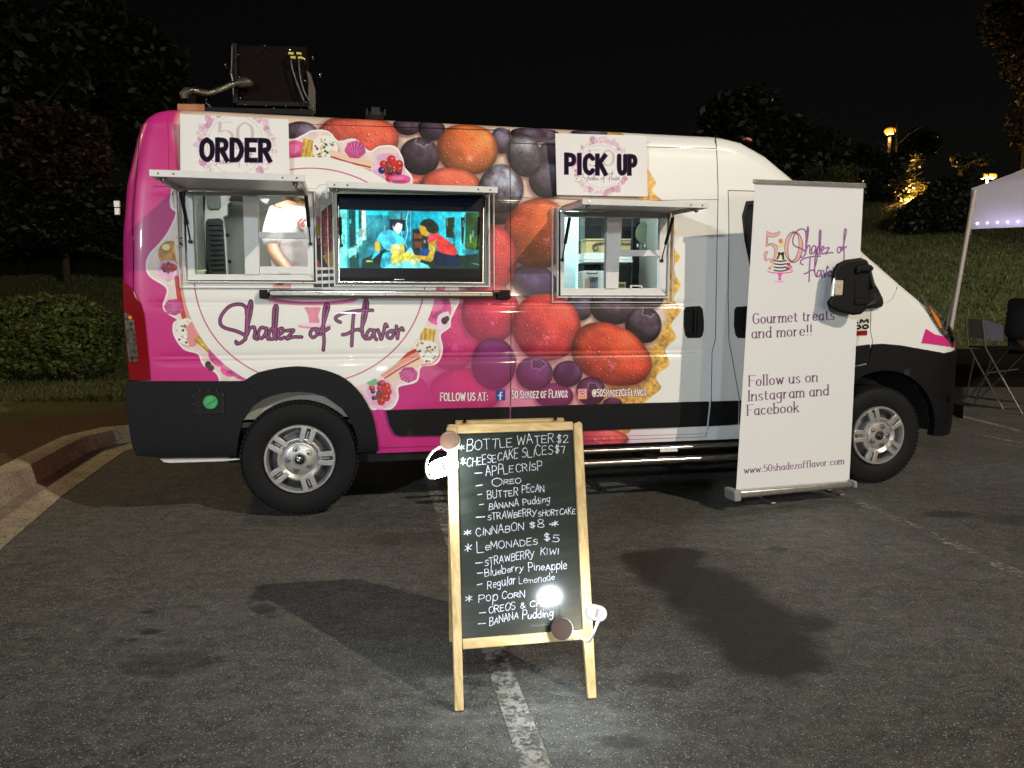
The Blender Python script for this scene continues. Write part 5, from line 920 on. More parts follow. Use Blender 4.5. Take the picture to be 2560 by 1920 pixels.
side_patch('reflector', [(4.56, 1.15), (4.62, 1.10), (4.66, 1.04), (4.64, 1.01), (4.58, 1.06)], m_chrome, hl, .018, .008, xz=True, step=.03)
side_patch('pink_patch', [tuple(vs(2314, 822)), tuple(vs(2336, 836)), (4.72, 1.035), (4.84, 1.0), (4.86, .965), tuple(vs(2303, 857))], M('pink_film', (.66, .035, .22), .3, coat=.5), VAN, .006, .006, xz=True, step=.05)
m_badge = M('badge_metal', (.09, .09, .09), .25, .8)
def stroke_obj(name, s_, x0, y0, x1, y1, cap, w, mat, parent, off=.004):
    """raised lettering built from bars"""
    mb = MB(); W = sum(GL[c][0]+2.2 for c in s_)-2.2; X = 0
    for c in s_:
        for st in GL[c][1]:
            if st == 'c': continue
            for a, b in zip(st, st[1:]):
                pa = (x0+(X+a[0])/W*(x1-x0), y0+(X+a[0])/W*(y1-y0)-a[1]/10*cap); pb = (x0+(X+b[0])/W*(x1-x0), y0+(X+b[0])/W*(y1-y0)-b[1]/10*cap)
                q0, q1 = vs(*pa), vs(*pb); mb.tube([loc2w((q[0], float(surf(*q))-off, q[1])) for q in (q0, q1)], w/380., 4)
        X += GL[c][0]+2.2
    return mb.build(name, mat, parent)
stroke_obj('badge_letters', 'RAM', 2106, 810, 2170, 807, 9, 2.4, m_badge, VAN); stroke_obj('badge_letters', '2500', 2100, 824, 2170, 821, 9, 2.4, m_badge, VAN)
side_patch('red_badge', [(2118, 829), (2168, 826), (2168, 838), (2118, 840)], M('red_badge_paint', (.22, .01, .015), .25), VAN, .006, .004)
sail = side_patch('mirror_base', [(2148, 690), (2175, 690), (2184, 703), (2195, 721), (2207, 745), (2209, 758), (2206, 766), (2195, 770), (2150, 773)], m_black, VAN, .03, .04, bevel=.008)
# --- door mirror
MIR = (loc2w((3.4, -.47, 1.6)), -NX)
mir = [(2078, 686), (2081, 672), (2092, 659), (2112, 648), (2138, 643), (2160, 644), (2172, 650), (2177, 662), (2178, 690), (2173, 720), (2171, 760), (2164, 778), (2148, 787), (2125, 787), (2100, 782), (2076, 771), (2067, 760), (2067, 748), (2074, 742), (2078, 720)]
mirror = MB().slab([(x+5, y) for x, y in [(2079, 690), (2082, 674), (2091, 660), (2112, 649), (2150, 644), (2166, 650), (2172, 664), (2171, 700), (2171, 752), (2163, 775), (2150, 786), (2130, 788), (2092, 780), (2070, 768), (2066, 754), (2077, 743)]], MIR, -.035, .0).build('door_mirror', m_black, VAN, bevel=.024, seg=5, smooth=50)
MB().slab([(2136, 700), (2166, 697), (2165, 746), (2136, 748)], MIR, -.02, .005).build('mirror_panel', m_black, mirror, bevel=.003, seg=2, smooth=50)
MB().slab([(2136, 668), (2152, 662), (2172, 662), (2180, 668), (2179, 676), (2168, 680), (2150, 680), (2138, 686)], MIR, -.015, .022).build('mirror_arm', m_black, mirror, bevel=.009, seg=3, smooth=50)
MB().tube([onplane(2150, 672, *MIR), onplane(2172, 676, loc2w((3.4, -.3, 0)), -NX), onplane(2180, 715, loc2w((3.4, -.04, 0)), -NX)], [.016, .016, .022], 10).tube([onplane(2145, 756, *MIR), onplane(2165, 760, loc2w((3.4, -.3, 0)), -NX), onplane(2185, 752, loc2w((3.4, -.04, 0)), -NX)], [.014, .014, .020], 10).build('mirror_arm', m_black, mirror, smooth=50)
MB().slab([(2136, 750), (2170, 746), (2173, 753), (2170, 760), (2136, 762)], MIR, -.02, .010).build('mirror_fold', m_black, mirror, bevel=.004)
sg = MB().slab([(2085, 695), (2089, 694), (2111, 696), (2112, 700), (2108, 741), (2105, 743), (2082, 743), (2080, 740)], MIR, -.02, .004).build('turn_signal', m_chrome, mirror, bevel=.003)
MB().slab([(2087, 700), (2107, 701), (2104, 738), (2084, 738)], MIR, 0, .008).build('lens', M('ribbed_clear_lens', (.62, .50, .36), .1, .3, coat=.8, col2=(.9, .8, .6), vs_=60), sg, bevel=.002)
# --- door handles
for hx in (1735, 1861):
    k = hx-1735; P = [(1711+k, 775), (1716+k, 767), (1750+k, 765), (1757+k, 772), (1760+k, 800), (1760+k, 825), (1756+k, 840), (1750+k, 845), (1720+k, 845), (1714+k, 838), (1710+k, 815)]
    hd = side_patch('door_handle', P, m_rubber, VAN, .008, .012, step=.04, bevel=.004)
    c = vs(1735+k, 805); MB().tube([loc2w((c[0], float(surf(*c))-.02, c[1]+d)) for d in (-.082, -.05, 0, .05, .082)], [.010, .014, .016, .014, .010], 10).build('grip', m_black, hd, smooth=50)
# --- running boards
for py, r in ((1127, .017), (1153, .024)):
    mb = MB().tube([loc2w((x, -.10 if py < 1140 else -.16, von(1500, py, -.1)[1])) for x in (.95, 1.3, 2.0, 2.7, 3.3)], r, 14).build('running_board', m_steel, VAN, smooth=60)
MB().slab([(1650, 1120), (1692, 1119), (1694, 1128), (1650, 1130)], vpl(-.12), 0, .004).build('sticker', m_white, VAN)
for x in (1.2, 2.2, 3.1): MB().vbox(x, x+.05, -.17, .15, .27, .31).build('bracket', m_black, VAN)
# --- wheels
m_tyre = M('tyre_rubber', (.0055, .0055, .006), .7, var=.15, vs_=40, bump=.2, bs=90, spec=.25)
def wheel(cx, rot, steer=0.):
    c = loc2w((cx, .0, .360)); A = -NX                       # axis points outwards
    tyre = MB().lathe(c, A, [(.20, -.24), (.28, -.255), (.325, -.245), (.345, -.22), (.3535, -.19), (.354, -.05), (.348, -.022), (.335, -.004), (.315, .002), (.285, .006), (.255, .004), (.228, -.004), (.212, -.012), (.205, -.04)], 72).build('wheel', m_tyre, VAN, smooth=28)
    for k in range(60):                                      # tread blocks on the shoulder
        pass
    mb = MB()
    for k in range(72):
        t = k*6.28318/72; d = math.cos(t)*UX+math.sin(t)*UP; e = -math.sin(t)*UX+math.cos(t)*UP
        mb.box(c+d*.3475+A*(-.030), d*.0045, e*.010, A*.018)
        mb.box(c+d*.3515+A*(-.11), d*.0045, e*.012, A*.050)
    mb.build('tread', m_tyre, tyre, kind='stuff')
    MB().lathe(c, A, [(.000, -.06), (.20, -.06), (.207, -.02), (.212, .002), (.207, .012), (.197, .012), (.190, .002), (.184, -.02)], 64).build('rim', m_silver, tyre, smooth=30)
    MB().lathe(c, A, [(0, -.035), (.145, -.035), (.17, -.05), (.19, -.052)], 48).build('brake_disc', m_dsil, tyre, smooth=30)
    for k in range(5):
        t = rot+k*6.28318/5; d = math.cos(t)*UX+math.sin(t)*UP; e = -math.sin(t)*UX+math.cos(t)*UP
        for s in (-1, 1):
            p = [c+d*.105+e*(s*.010), c+d*.105+e*(s*.040), c+d*.200+e*(s*.047), c+d*.200+e*(s*.012)]
            MB().prism(p if s > 0 else p[::-1], A*-.012, A*.014).build('spoke', m_silver, tyre, bevel=.003, smooth=30)
        MB().box(c+d*.140-A*.008, d*.036, e*.0035, A*.010).build('spoke_rib', m_silver, tyre)
    MB().lathe(c, A, [(.134, -.03), (.134, .004), (.130, .012), (.122, .013), (.100, .002), (.094, .003), (.090, .010), (.072, .015), (.040, .018), (.034, .012), (0, .012)], 64).build('hubcap', m_silver, tyre, smooth=22)
    for k in range(5):
        t = rot+.62+k*6.28318/5; d = math.cos(t)*UX+math.sin(t)*UP
        MB().lathe(c+d*.064+A*.012, A, [(.022, 0), (.021, .004), (.016, .0045), (.0155, -.002), (.011, -.002), (.0105, .010), (.005, .013), (0, .013)], 18).build('lug_nut', M('lug_nut_grey', (.14, .13, .13), .35, .7) if 'lug_nut_grey' not in MATS else MATS['lug_nut_grey'], tyre, smooth=35)
    cc = MB().lathe(c+A*.016, A, [(.031, 0), (.029, .008), (.018, .013), (0, .014)], 28).build('centre_cap', M('centre_cap_dark', (.05, .05, .05), .2, .8) if 'centre_cap_dark' not in MATS else MATS['centre_cap_dark'], tyre, smooth=45)
    mb = MB(); o = c+A*.030     # horned head emblem
    for s in (-1, 1):
        mb.tube([o+UX*s*a+UP*b for a, b in ((.002, .008), (.009, .013), (.017, .010), (.018, .002), (.012, -.001))], [.0035, .004, .004, .003, .002], 6)
    mb.tube([o+UP*b for b in (.010, .0, -.010, -.016)], [.005, .006, .004, .0025], 6); mb.build('emblem', m_chrome, tyre)
wheel(0., .0); wheel(4.02, .62)
for cx in (0., 4.035): MB().lathe(loc2w((cx, 1.98, .356)), NX, [(0, -.2), (.28, -.24), (.34, -.23), (.354, -.19), (.354, -.05), (.35, -.01), (.28, .0), (.21, -.02), (0, -.03)], 40).build('wheel', m_tyre, VAN, smooth=30)
# ---------------------------------------------------------------- hatches, awnings, service windows
def opening_frame(o, px_trim=None, name='hatch_frame'):
    x0, x1, z0, z1 = o; w = .009; mb = MB()
    for a, b, c, d in ((x0-w, x1+w, z1, z1+w), (x0-w, x1+w, z0-w, z0), (x0-w, x0, z0, z1), (x1, x1+w, z0, z1)): mb.vbox(a, b, -.020, .09, c, d)
    fr = mb.build(name, m_alu, VAN, bevel=.002)
    w2, g = .005, .034; mb = MB()
    for a, b, c, d in ((x0-g-w2, x1+g+w2, z0-g-w2, z0-g), (x0-g-w2, x0-g, z0-g, z1+.01), (x1+g, x1+g+w2, z0-g, z1+.01)): mb.vbox(a, b, float(surf(1, z1))-.016 if c > 1.6 else -.012, .02, c, d)
    mb.build('outer_trim', m_alu, fr, bevel=.001)
    for k in range(5):
        x = x0+(x1-x0)*(k+.5)/5; MB().lathe(loc2w((x, -.020, z0-w/2)), -NX, [(.0035, 0), (.003, .002), (0, .0025)], 8).build('screw', m_steel, fr)
    return fr
for o in OPEN: opening_frame(o)
m_print_top = M('awning_underside', (.52, .53, .52), .35, var=.04)
m_strut = M('strut_black', (.008, .008, .008), .35)
def awning(x0, x1, zh, d, zl, struts, cable=False, top=None):
    t = .012; H = lambda x, y, z: loc2w((x, y, z))
    mb = MB().prism([H(x0, -.02, zh), H(x1, -.02, zh), H(x1, -d, zl), H(x0, -d, zl)], UP*0, UP*.012)
    aw = mb.build('hatch_awning', top or m_wrap_pale, VAN)
    mb = MB()
    for s0, s1 in ((x0, x0+.014), (x1-.014, x1)): MB().prism([H(s0, -.03, zh-.001), H(s1, -.03, zh-.001), H(s1, -d, zl-.001), H(s0, -d, zl-.001)], UP*-.026, UP*0).build('side_rail', m_alu, aw, bevel=.0015)
    MB().prism([H(x0-.012, -d-.014, zl), H(x1+.012, -d-.014, zl), H(x1+.012, -d, zl), H(x0-.012, -d, zl)], UP*-.024, UP*.010).build('lip', m_alu, aw, bevel=.002)
    mb = MB(); mb.prism([H(x0+.06, -.08, zh-.004), H(x1-.06, -.08, zh-.004), H(x1-.06, -d+.06, zl-.004), H(x0+.06, -d+.06, zl-.004)], UP*-.008, UP*0); mb.build('inner_panel', m_print_top, aw, bevel=.003)
    MB().tube([H(x0, -.022, zh-.005), H(x1, -.022, zh-.005)], .009, 8).build('hinge', m_alu, aw)
    for x in (x0+.03, x0+.10, x1-.10, x1-.03): MB().lathe(H(x, -d-.014, zl-.008), -NX, [(.006, 0), (.005, .003), (0, .004)], 8).build('screw', m_steel, aw)
    for x in (x0+.04, x1-.04):
        MB().lathe(H(x, -d+.045, zl-.005), -UP, [(.010, 0), (.010, .014), (.014, .018), (.012, .034), (.004, .04), (0, .04)], 10).build('latch', m_steel, aw, smooth=40)
    for (a, b, c) in struts:
        A = von(*a, -.20); B = von(*b, -.09); C = von(*c, -.02)
        st = MB().tube([H(A[0], -.20, A[1]), H(B[0], -.09, B[1])], .0105, 10).build('gas_strut', m_strut, aw, smooth=40)
        MB().tube([H(B[0], -.09, B[1]), H(C[0], -.02, C[1])], .0045, 8).build('rod', m_strut, st)
        MB().lathe(H(C[0], -.02, C[1]-.004), -NX, [(.010, -.01), (.012, .006), (.006, .012), (0, .012)], 10).build('ball_joint', m_strut, st)
    return aw
m_wrap_pale = M('awning_top_film', (.55, .45, .42), .35, coat=.3, var=.25, vs_=9)
XL2 = von(822, 468, -.35)[0]; XR2 = von(1238, 478, -.35)[0]
awning(-.628, von(757, 436, -.572)[0], 1.958, .572, 1.948, [((452, 482), (468, 560), (476, 602)), ((765, 490), (772, 566), (776, 608))])
awning(XL2, XR2, 1.990, .35, 1.955, [((850, 545), (851, 585), (853, 612)), ((1198, 545), (1196, 585), (1194, 618))])
awning(1.634, 2.390, 1.902, .487, 1.886, [((1424, 545), (1413, 608), (1406, 648)), ((1682, 545), (1664, 610), (1654, 650))])
def bars(name, lst, mat, parent, y=.02, t0=0., t1=.03, bevel=.0018):
    mb = MB()
    for (x0, y0, x1, y1) in lst: mb.slab([(x0, y0), (x1, y0), (x1, y1), (x0, y1)], vpl(y), t0, t1)
    return mb.build(name, mat, parent, bevel=bevel)
def quadbar(name, quads, mat, parent, y=.02, t0=0., t1=.03, bevel=.0018):
    mb = MB()
    for q in quads: mb.slab(q, vpl(y), t0, t1)
    return mb.build(name, mat, parent, bevel=bevel)
m_vinyl = M('white_vinyl_frame', (.74, .74, .72), .35, var=.03, vs_=14)
# order hatch window
w1 = quadbar('service_window', [[(465, 481), (782, 481), (784, 491), (484, 489)], [(466, 481), (484, 489), (491, 686), (472, 701)], [(489, 686), (786, 687), (786, 701), (472, 701)], [(765, 490), (784, 491), (786, 701), (771, 688)]], m_vinyl, VAN, .035, 0, .035)
quadbar('mullion', [[(609, 489), (646, 489), (650, 687), (615, 687)]], m_vinyl, w1, .035, .001, .045)
quadbar('sash_bar', [[(646, 581), (765, 583), (767, 598), (647, 596)]], m_vinyl, w1, .035, .002, .040)
lo = quadbar('sash_rail', [[(650, 667), (770, 667), (772, 686), (651, 686)]], m_vinyl, w1, .035, .002, .036)
quadbar('pull', [[(698, 679), (726, 679), (728, 685), (696, 685)]], m_alu, lo, .0, 0, .010)
quadbar('pane', [[(484, 489), (609, 489), (615, 686), (491, 686)]], m_glass, w1, .045, 0, .004, 0)
quadbar('pane', [[(646, 490), (765, 490), (766, 582), (647, 582)]], m_glass, w1, .045, 0, .004, 0)
quadbar('gasket', [[(457, 478), (465, 481), (472, 701), (465, 706)], [(465, 701), (788, 702), (789, 707), (464, 706)], [(783, 482), (789, 480), (791, 706), (786, 702)]], m_gap, w1, .045, 0, .03, 0)
# pick-up hatch window
w3 = quadbar('service_window', [[(1400, 531), (1664, 531), (1660, 547), (1408, 543)], [(1398, 531), (1408, 543), (1406, 722), (1398, 739)], [(1406, 721), (1660, 721), (1660, 739), (1398, 739)], [(1645, 547), (1664, 531), (1660, 739), (1642, 722)]], m_vinyl, VAN, .035, 0, .035)
quadbar('mullion', [[(1512, 543), (1546, 543), (1540, 722), (1509, 722)]], m_vinyl, w3, .035, .001, .045)
quadbar('sash_bar', [[(1538, 626), (1646, 627), (1645, 642), (1534, 641)]], m_vinyl, w3, .035, .012, .052)
quadbar('sash_frame', [[(1546, 543), (1549, 547), (1545, 627), (1538, 627)], [(1643, 547), (1649, 547), (1646, 627), (1641, 627)]], m_vinyl, w3, .035, .012, .050)
mb = MB().slab([(1576, 713), (1603, 713), (1605, 716), (1574, 716)], vpl(.0), 0, .012).slab([(1576, 716), (1579, 716), (1577, 722), (1574, 722)], vpl(.0), 0, .012).slab([(1601, 716), (1604, 716), (1606, 722), (1603, 722)], vpl(.0), 0, .012); mb.build('pull', m_white, w3)
quadbar('pane', [[(1408, 543), (1512, 543), (1509, 721), (1406, 721)]], m_glass, w3, .045, 0, .004, 0)
quadbar('pane', [[(1549, 547), (1643, 547), (1642, 627), (1545, 627)]], m_glass, w3, .030, 0, .004, 0)
quadbar('gasket', [[(1394, 528), (1400, 531), (1398, 739), (1393, 743)], [(1394, 739), (1668, 740), (1668, 746), (1393, 745)], [(1663, 532), (1672, 530), (1668, 744), (1660, 740)]], m_gap, w3, .045, 0, .03, 0)
# stainless folded counter under the hatches
q0 = vs(672, 724); q1 = vs(1235, 727); zc = (von(672, 735)[1]+von(1235, 737)[1])/2
cb = MB().vbox(q0[0], q1[0], -.055, -.008, zc-.026, zc+.026).build('counter_rail', M('counter_steel', (.30, .28, .25), .34, 1.), VAN, bevel=.020, seg=5, smooth=50)
MB().vbox(q0[0]-.05, q0[0], -.045, -.004, zc-.027, zc+.024).build('rail_bracket', m_black, cb, bevel=.006); MB().vbox(q1[0]+.01, q1[0]+.095, -.045, -.004, zc-.030, zc+.030).build('rail_bracket', m_black, cb, bevel=.006)
MB().vbox(q0[0], q1[0]+.01, -.058, -.050, zc+.010, zc+.016).build('rail_bead', m_steel, cb)
MB().tube([loc2w((q1[0]-.02, -.065, zc+.018)), loc2w((q1[0]+.02, -.065, zc+.018))], .012, 10).build('rail_pivot', m_steel, cb)
for k in range(7):
    x = q0[0]+(q1[0]-q0[0])*(k+.5)/7; MB().lathe(loc2w((x, -.055, zc)), -NX, [(.0045, 0), (.004, .003), (0, .0035)], 8).build('rivet', m_chrome, cb)
# --- inside, seen through the order hatch
def inner(name, px, mat, y, t=.03, bevel=.004): return MB().slab(px, vpl(y), 0, t).build(name, mat, VAN, bevel=bevel)
m_iw = M('interior_white_paint', (.72, .73, .69), .4, var=.04, vs_=4)
inner('door_pillar', [(478, 480), (508, 480), (503, 540), (505, 600), (512, 660), (520, 700), (478, 700)], m_iw, 1.5, .08)
inner('door_seal', [(507, 480), (516, 480), (512, 560), (516, 640), (526, 700), (514, 700), (507, 640), (503, 560)], m_rubber, 1.46, .03)
inner('door_frame', [(516, 480), (556, 480), (573, 484), (640, 484), (640, 507), (577, 508), (571, 516), (571, 540), (560, 545), (568, 600), (574, 700), (523, 700), (516, 640), (512, 560)], m_iw, 1.5, .06)
inner('door_panel_grey', [(519, 480), (551, 480), (553, 516), (548, 524), (526, 524), (519, 515)], M('slate_panel', (.14, .155, .16), .5), 1.43, .02)
vent = inner('ribbed_vent', [(515, 556), (520, 548), (550, 546), (558, 552), (562, 620), (567, 700), (524, 700), (517, 640)], M('dark_vent_plastic', (.012, .014, .015), .4, var=.2, vs_=12), 1.43, .02, .006)
m_rib = M('vent_rib_plastic', (.03, .034, .036), .35)
for k in range(11):
    y = 560+k*12.2; a = 522+k*.9; MB().slab([(a, y), (a+34, y-1), (a+35, y+4), (a+1, y+5)], vpl(1.41), 0, .022).build('rib', m_rib, vent, bevel=.006)
for p in ((576, 512), (569, 588), (574, 654), (577, 500)): MB().lathe(onplane(*p, *vpl(1.45)), -NX, [(.014, 0), (.012, .01), (0, .012)], 12).build('stud', m_rubber, VAN)
inner('upper_cupboard', [(577, 487), (612, 489), (612, 503), (577, 503)], m_rubber, 1.40, .02)
inner('pale_box', [(650, 497), (676, 497), (668, 512), (654, 504)], m_iw, 1.2, .02)
inner('green_note', [(492, 676), (517, 674), (510, 688), (492, 690)], M('pale_green_card', (.60, .68, .40), .6), .5, .01)
# --- inside, seen through the pick-up hatch
m_dark = M('dark_cabinet', (.014, .016, .018), .25, var=.25, vs_=9)
inner('dark_cabinet', [(1444, 520), (1690, 520), (1690, 760), (1440, 760)], m_dark, 1.05, .02)
inner('cabinet_edge', [(1445, 520), (1459, 520), (1456, 760), (1441, 760)], M('cabinet_edge_grey', (.10, .12, .12), .35), 1.0, .04)
inner('cabinet_edge', [(1579, 520), (1582, 520), (1579, 760), (1576, 760)], M('cabinet_line', (.08, .085, .09), .3), 1.03, .01)
inner('freezer_door', [(1395, 515), (1443, 515), (1440, 760), (1395, 760)], M('pale_freezer_door', (.62, .74, .76), .3), .95, .05)
mb = MB()
for k in range(26): mb.slab([(1441, 540+k*7.4), (1443.5, 540+k*7.4), (1443.5, 543+k*7.4), (1441, 543+k*7.4)], vpl(.9), 0, .01)
mb.build('led_strip', M('cyan_led', (.3, .8, .9), .4, emis=(.35, .9, 1.), es=5.), VAN)
MB().slab([(1457, 633), (1577, 633), (1577, 650), (1457, 650)], vpl(.78), -.25, .03).slab([(1457, 651), (1577, 651), (1577, 657), (1457, 657)], vpl(.78), -.25, .04).build('inner_shelf', m_iw, VAN, bevel=.003)
lamp('service_light', 'AREA', tuple(loc2w((-.1, .42, 2.30))), 32, (1., 1., .95), size=(1.1, .3), target=tuple(loc2w((-.1, .95, .9))))
lamp('service_light', 'AREA', tuple(loc2w((1.9, .45, 2.28))), 16, (.80, .97, 1.), size=(.7, .3), target=tuple(loc2w((1.9, .75, .6))))
MB().vbox(-.65, .45, .28, .56, 2.305, 2.322).build('ceiling_light', M('light_diffuser', (.8, .8, .8), .4, emis=(1, 1, .93), es=1.5), VAN)
MB().vbox(1.55, 2.25, .3, .6, 2.305, 2.322).build('ceiling_light', M('light_diffuser_cool', (.8, .8, .8), .4, emis=(.8, .97, 1), es=1.5), VAN)
# ---------------------------------------------------------------- things in and on the van
def plane_print(name, px, plane, t, painter, bcol, res, rough, parent=None, aa=.8, thick=.006, **k):
    """flat printed sheet: px are its corners TL, TR, BR, BL; painted in its own plane"""
    P0, N = plane; C4 = [onplane(x, y, P0, N)+N*t for x, y in px]; H = int(np.linalg.norm(C4[3]-C4[0])*res); W = int(np.linalg.norm(C4[1]-C4[0])*res)
    u, v = np.meshgrid((np.arange(W)+.5)/W, (np.arange(H)+.5)/H); u = u[..., None]; v = v[..., None]
    G_ = (C4[0]*(1-u)+C4[1]*u)*(1-v)+(C4[3]*(1-u)+C4[2]*u)*v; X, Y = w2pix(G_); cv_ = Canvas(X, Y, bcol, aa); painter(cv_)
    kw = {q: k.pop(q) for q in ('coat', 'emit', 'weave', 'transl', 'gain', 'bump', 'spec') if q in k}
    m = print_mat(name+'_print', cv_.im, rough, **kw)
    n = 12; vs_ = []; uv = []
    for j in range(n+1):
        for i in range(n+1):
            a, b = i/n, j/n; vs_.append((C4[0]*(1-a)+C4[1]*a)*(1-b)+(C4[3]*(1-a)+C4[2]*a)*b); uv.append((a, 1-b))
    N1 = len(vs_); fr = [(j*(n+1)+i, (j+1)*(n+1)+i, (j+1)*(n+1)+i+1, j*(n+1)+i+1) for j in range(n) for i in range(n)]
    bk = [vs_[0]-N*thick, vs_[n]-N*thick, vs_[-1]-N*thick, vs_[-1-n]-N*thick]
    me = bpy.data.meshes.new(name); me.from_pydata([tuple(map(float, p)) for p in vs_+bk], [], fr+[(N1+3, N1+2, N1+1, N1)]+[(0, n, N1+1, N1)[::-1], (N1, N1+3, N1-1-n, 0)[::-1], (n, N1-1, N1+2, N1+1)[::-1], (N1-1, N1-1-n, N1+3, N1+2)[::-1]])
    uv += [(0, 1), (1, 1), (1, 0), (0, 0)]; L = me.uv_layers.new(name='UVMap'); li = np.zeros(len(me.loops), np.int32); me.loops.foreach_get('vertex_index', li); L.data.foreach_set('uv', np.array(uv)[li].ravel())
    me.polygons.foreach_set('use_smooth', [False]*len(me.polygons))
    return link(name, me, m, parent, **k)
def p_order(c):
    logo_pale(c, 589, 362, 88, 1)
    text(c, 'ORDER', 504, 399, 674, 401, 50, 12.5, (64, 24, 84), gap=3.4, bold=True); text(c, 'ORDER', 504, 399, 674, 401, 50, 9.6, (14, 8, 18), gap=3.4, bold=True)
def p_pick(c):
    logo_pale(c, 1503, 416, 64, 2)
    for w, k in ((12, (92, 34, 96)), (9, (14, 8, 18))):
        text(c, 'PICK', 1416, 431, 1513, 434, 44, w, k, gap=3.6, bold=True); text(c, 'UP', 1548, 433, 1588, 434, 43, w, k, gap=4., bold=True)
sp = (loc2w((0, .035, 1.9)), -NX)
plane_print('order_sign', [(453, 288), (722, 301.5), (725, 445), (454, 440)], sp, .03, p_order, (233, 222, 206), 900, .5, spec=.08, label='white paper ORDER sign stuck above the leftmost hatch', cat='sign', base=loc2w((-.3, 0, 2.15)), thick=.004)
plane_print('pick_up_sign', [(1385, 336), (1611, 342), (1615, 493), (1389, 489)], sp, .03, p_pick, (233, 222, 206), 900, .5, spec=.08, label='white paper PICK UP sign stuck above the rightmost hatch', cat='sign', base=loc2w((1.9, 0, 2.1)), thick=.004)
TV = thing('television', 'flat television showing a teal film scene inside the middle hatch', 'television', loc2w((.7, .05, 1.42)))
tvp = vpl(.045)
MB().slab([(842, 484), (1214, 488), (1210, 709), (846, 708)], tvp, -.04, .0).build('casing', M('tv_black', (.006, .006, .008), .4, spec=.12), TV, bevel=.003)
plane_print('screen', [(847, 493), (1208, 497), (1204, 696), (849, 694)], tvp, .002, paint_tv, (4, 6, 12), 1100, .25, TV, emit=1.15, thick=.001, aa=2.6, spec=.06)
MB().slab([(846, 703), (1210, 706), (1210, 708), (846, 705.5)], tvp, 0, .006).slab([(845, 515), (847, 515), (849, 704), (847, 704)], tvp, 0, .006).slab([(1208, 520), (1210, 520), (1208, 706), (1206, 706)], tvp, 0, .006).build('bezel', m_steel, TV)
MB().slab([(985, 698), (1010, 698), (1010, 700), (985, 700)], tvp, 0, .004).build('maker_mark', m_chrome, TV)
bx = thing('cardboard_box', 'cardboard box with a dark swirl print on the white shelf behind the pick-up hatch', 'box', onplane(1521, 633, *vpl(.78)))
m_card = M('cardboard', (.46, .33, .15), .7, var=.1, vs_=14)
MB().slab([(1466, 600), (1577, 600), (1577, 632.5), (1465, 632.5)], vpl(.78), -.18, .0).build('carton', m_card, bx, bevel=.003)
sw = [(1508, 607), (1492, 608), (1483, 613), (1482, 621), (1488, 627), (1496, 622), (1493, 617)]; MB().tube([onplane(*p, *vpl(.775)) for p in sw], .007, 6).slab([(1500, 604), (1576, 608), (1576, 613), (1506, 609)], vpl(.78), 0, .003).build('swirl_print', M('brown_print', (.10, .08, .05), .7), bx)
MB().slab([(1464, 597), (1577, 597), (1577, 600), (1464, 600)], vpl(.78), -.18, .006).build('lid_edge', M('pale_cardboard', (.58, .45, .24), .7), bx)
wb = thing('takeaway_carton', 'white carton with black handle clip and blue picture behind the pick-up hatch', 'box', onplane(1484, 735, *vpl(.6)))
MB().slab([(1457, 677), (1510, 677), (1510, 740), (1457, 740)], vpl(.6), -.12, 0).build('carton', m_iw, wb, bevel=.004)
MB().slab([(1474, 693), (1495, 693), (1495, 722), (1474, 722)], vpl(.6), 0, .002).build('picture', M('blue_print', (.05, .06, .13), .5, col2=(.35, .38, .45), vs_=14), wb)
MB().slab([(1462, 696), (1474, 696), (1474, 718), (1462, 718)], vpl(.6), 0, .002).build('picture', M('peach_print', (.60, .42, .30), .5), wb)
MB().tube([onplane(*p, *vpl(.59)) for p in ((1468, 679), (1468, 684), (1493, 684), (1493, 679))], .004, 6).build('handle', m_rubber, wb)
sb = thing('small_carton', 'small brown carton standing low behind the open half of the pick-up hatch', 'box', onplane(1553, 735, *vpl(.5)))
MB().slab([(1540, 706), (1565, 705), (1565, 740), (1540, 740)], vpl(.5), -.1, 0).build('carton', m_card, sb, bevel=.003); MB().slab([(1544, 710), (1561, 710), (1561, 717), (1544, 717)], vpl(.5), 0, .002).build('picture', MATS['brown_print'], sb)
ov = thing('oval_tray', 'pale green oval tray propped upright behind the right pane of the pick-up hatch', 'tray', onplane(1609, 615, *vpl(.9)))
MB().slab([(1609+21*math.cos(t)*(1 if math.sin(t) > 0 else 1.), 586-30*math.sin(t) if math.sin(t) > 0 else 586-26*math.sin(t)) for t in np.linspace(0, 6.283, 22, endpoint=False)], vpl(.9), 0, .02).build('tray', M('pale_green_plastic', (.16, .19, .13), .4, var=.2, vs_=8), ov, bevel=.006)
for x in (1592, 1610): MB().slab([(x, 610), (x+2.5, 610), (x+2.5, 618), (x, 618)], vpl(.88), 0, .01).build('foot', m_iw, ov)
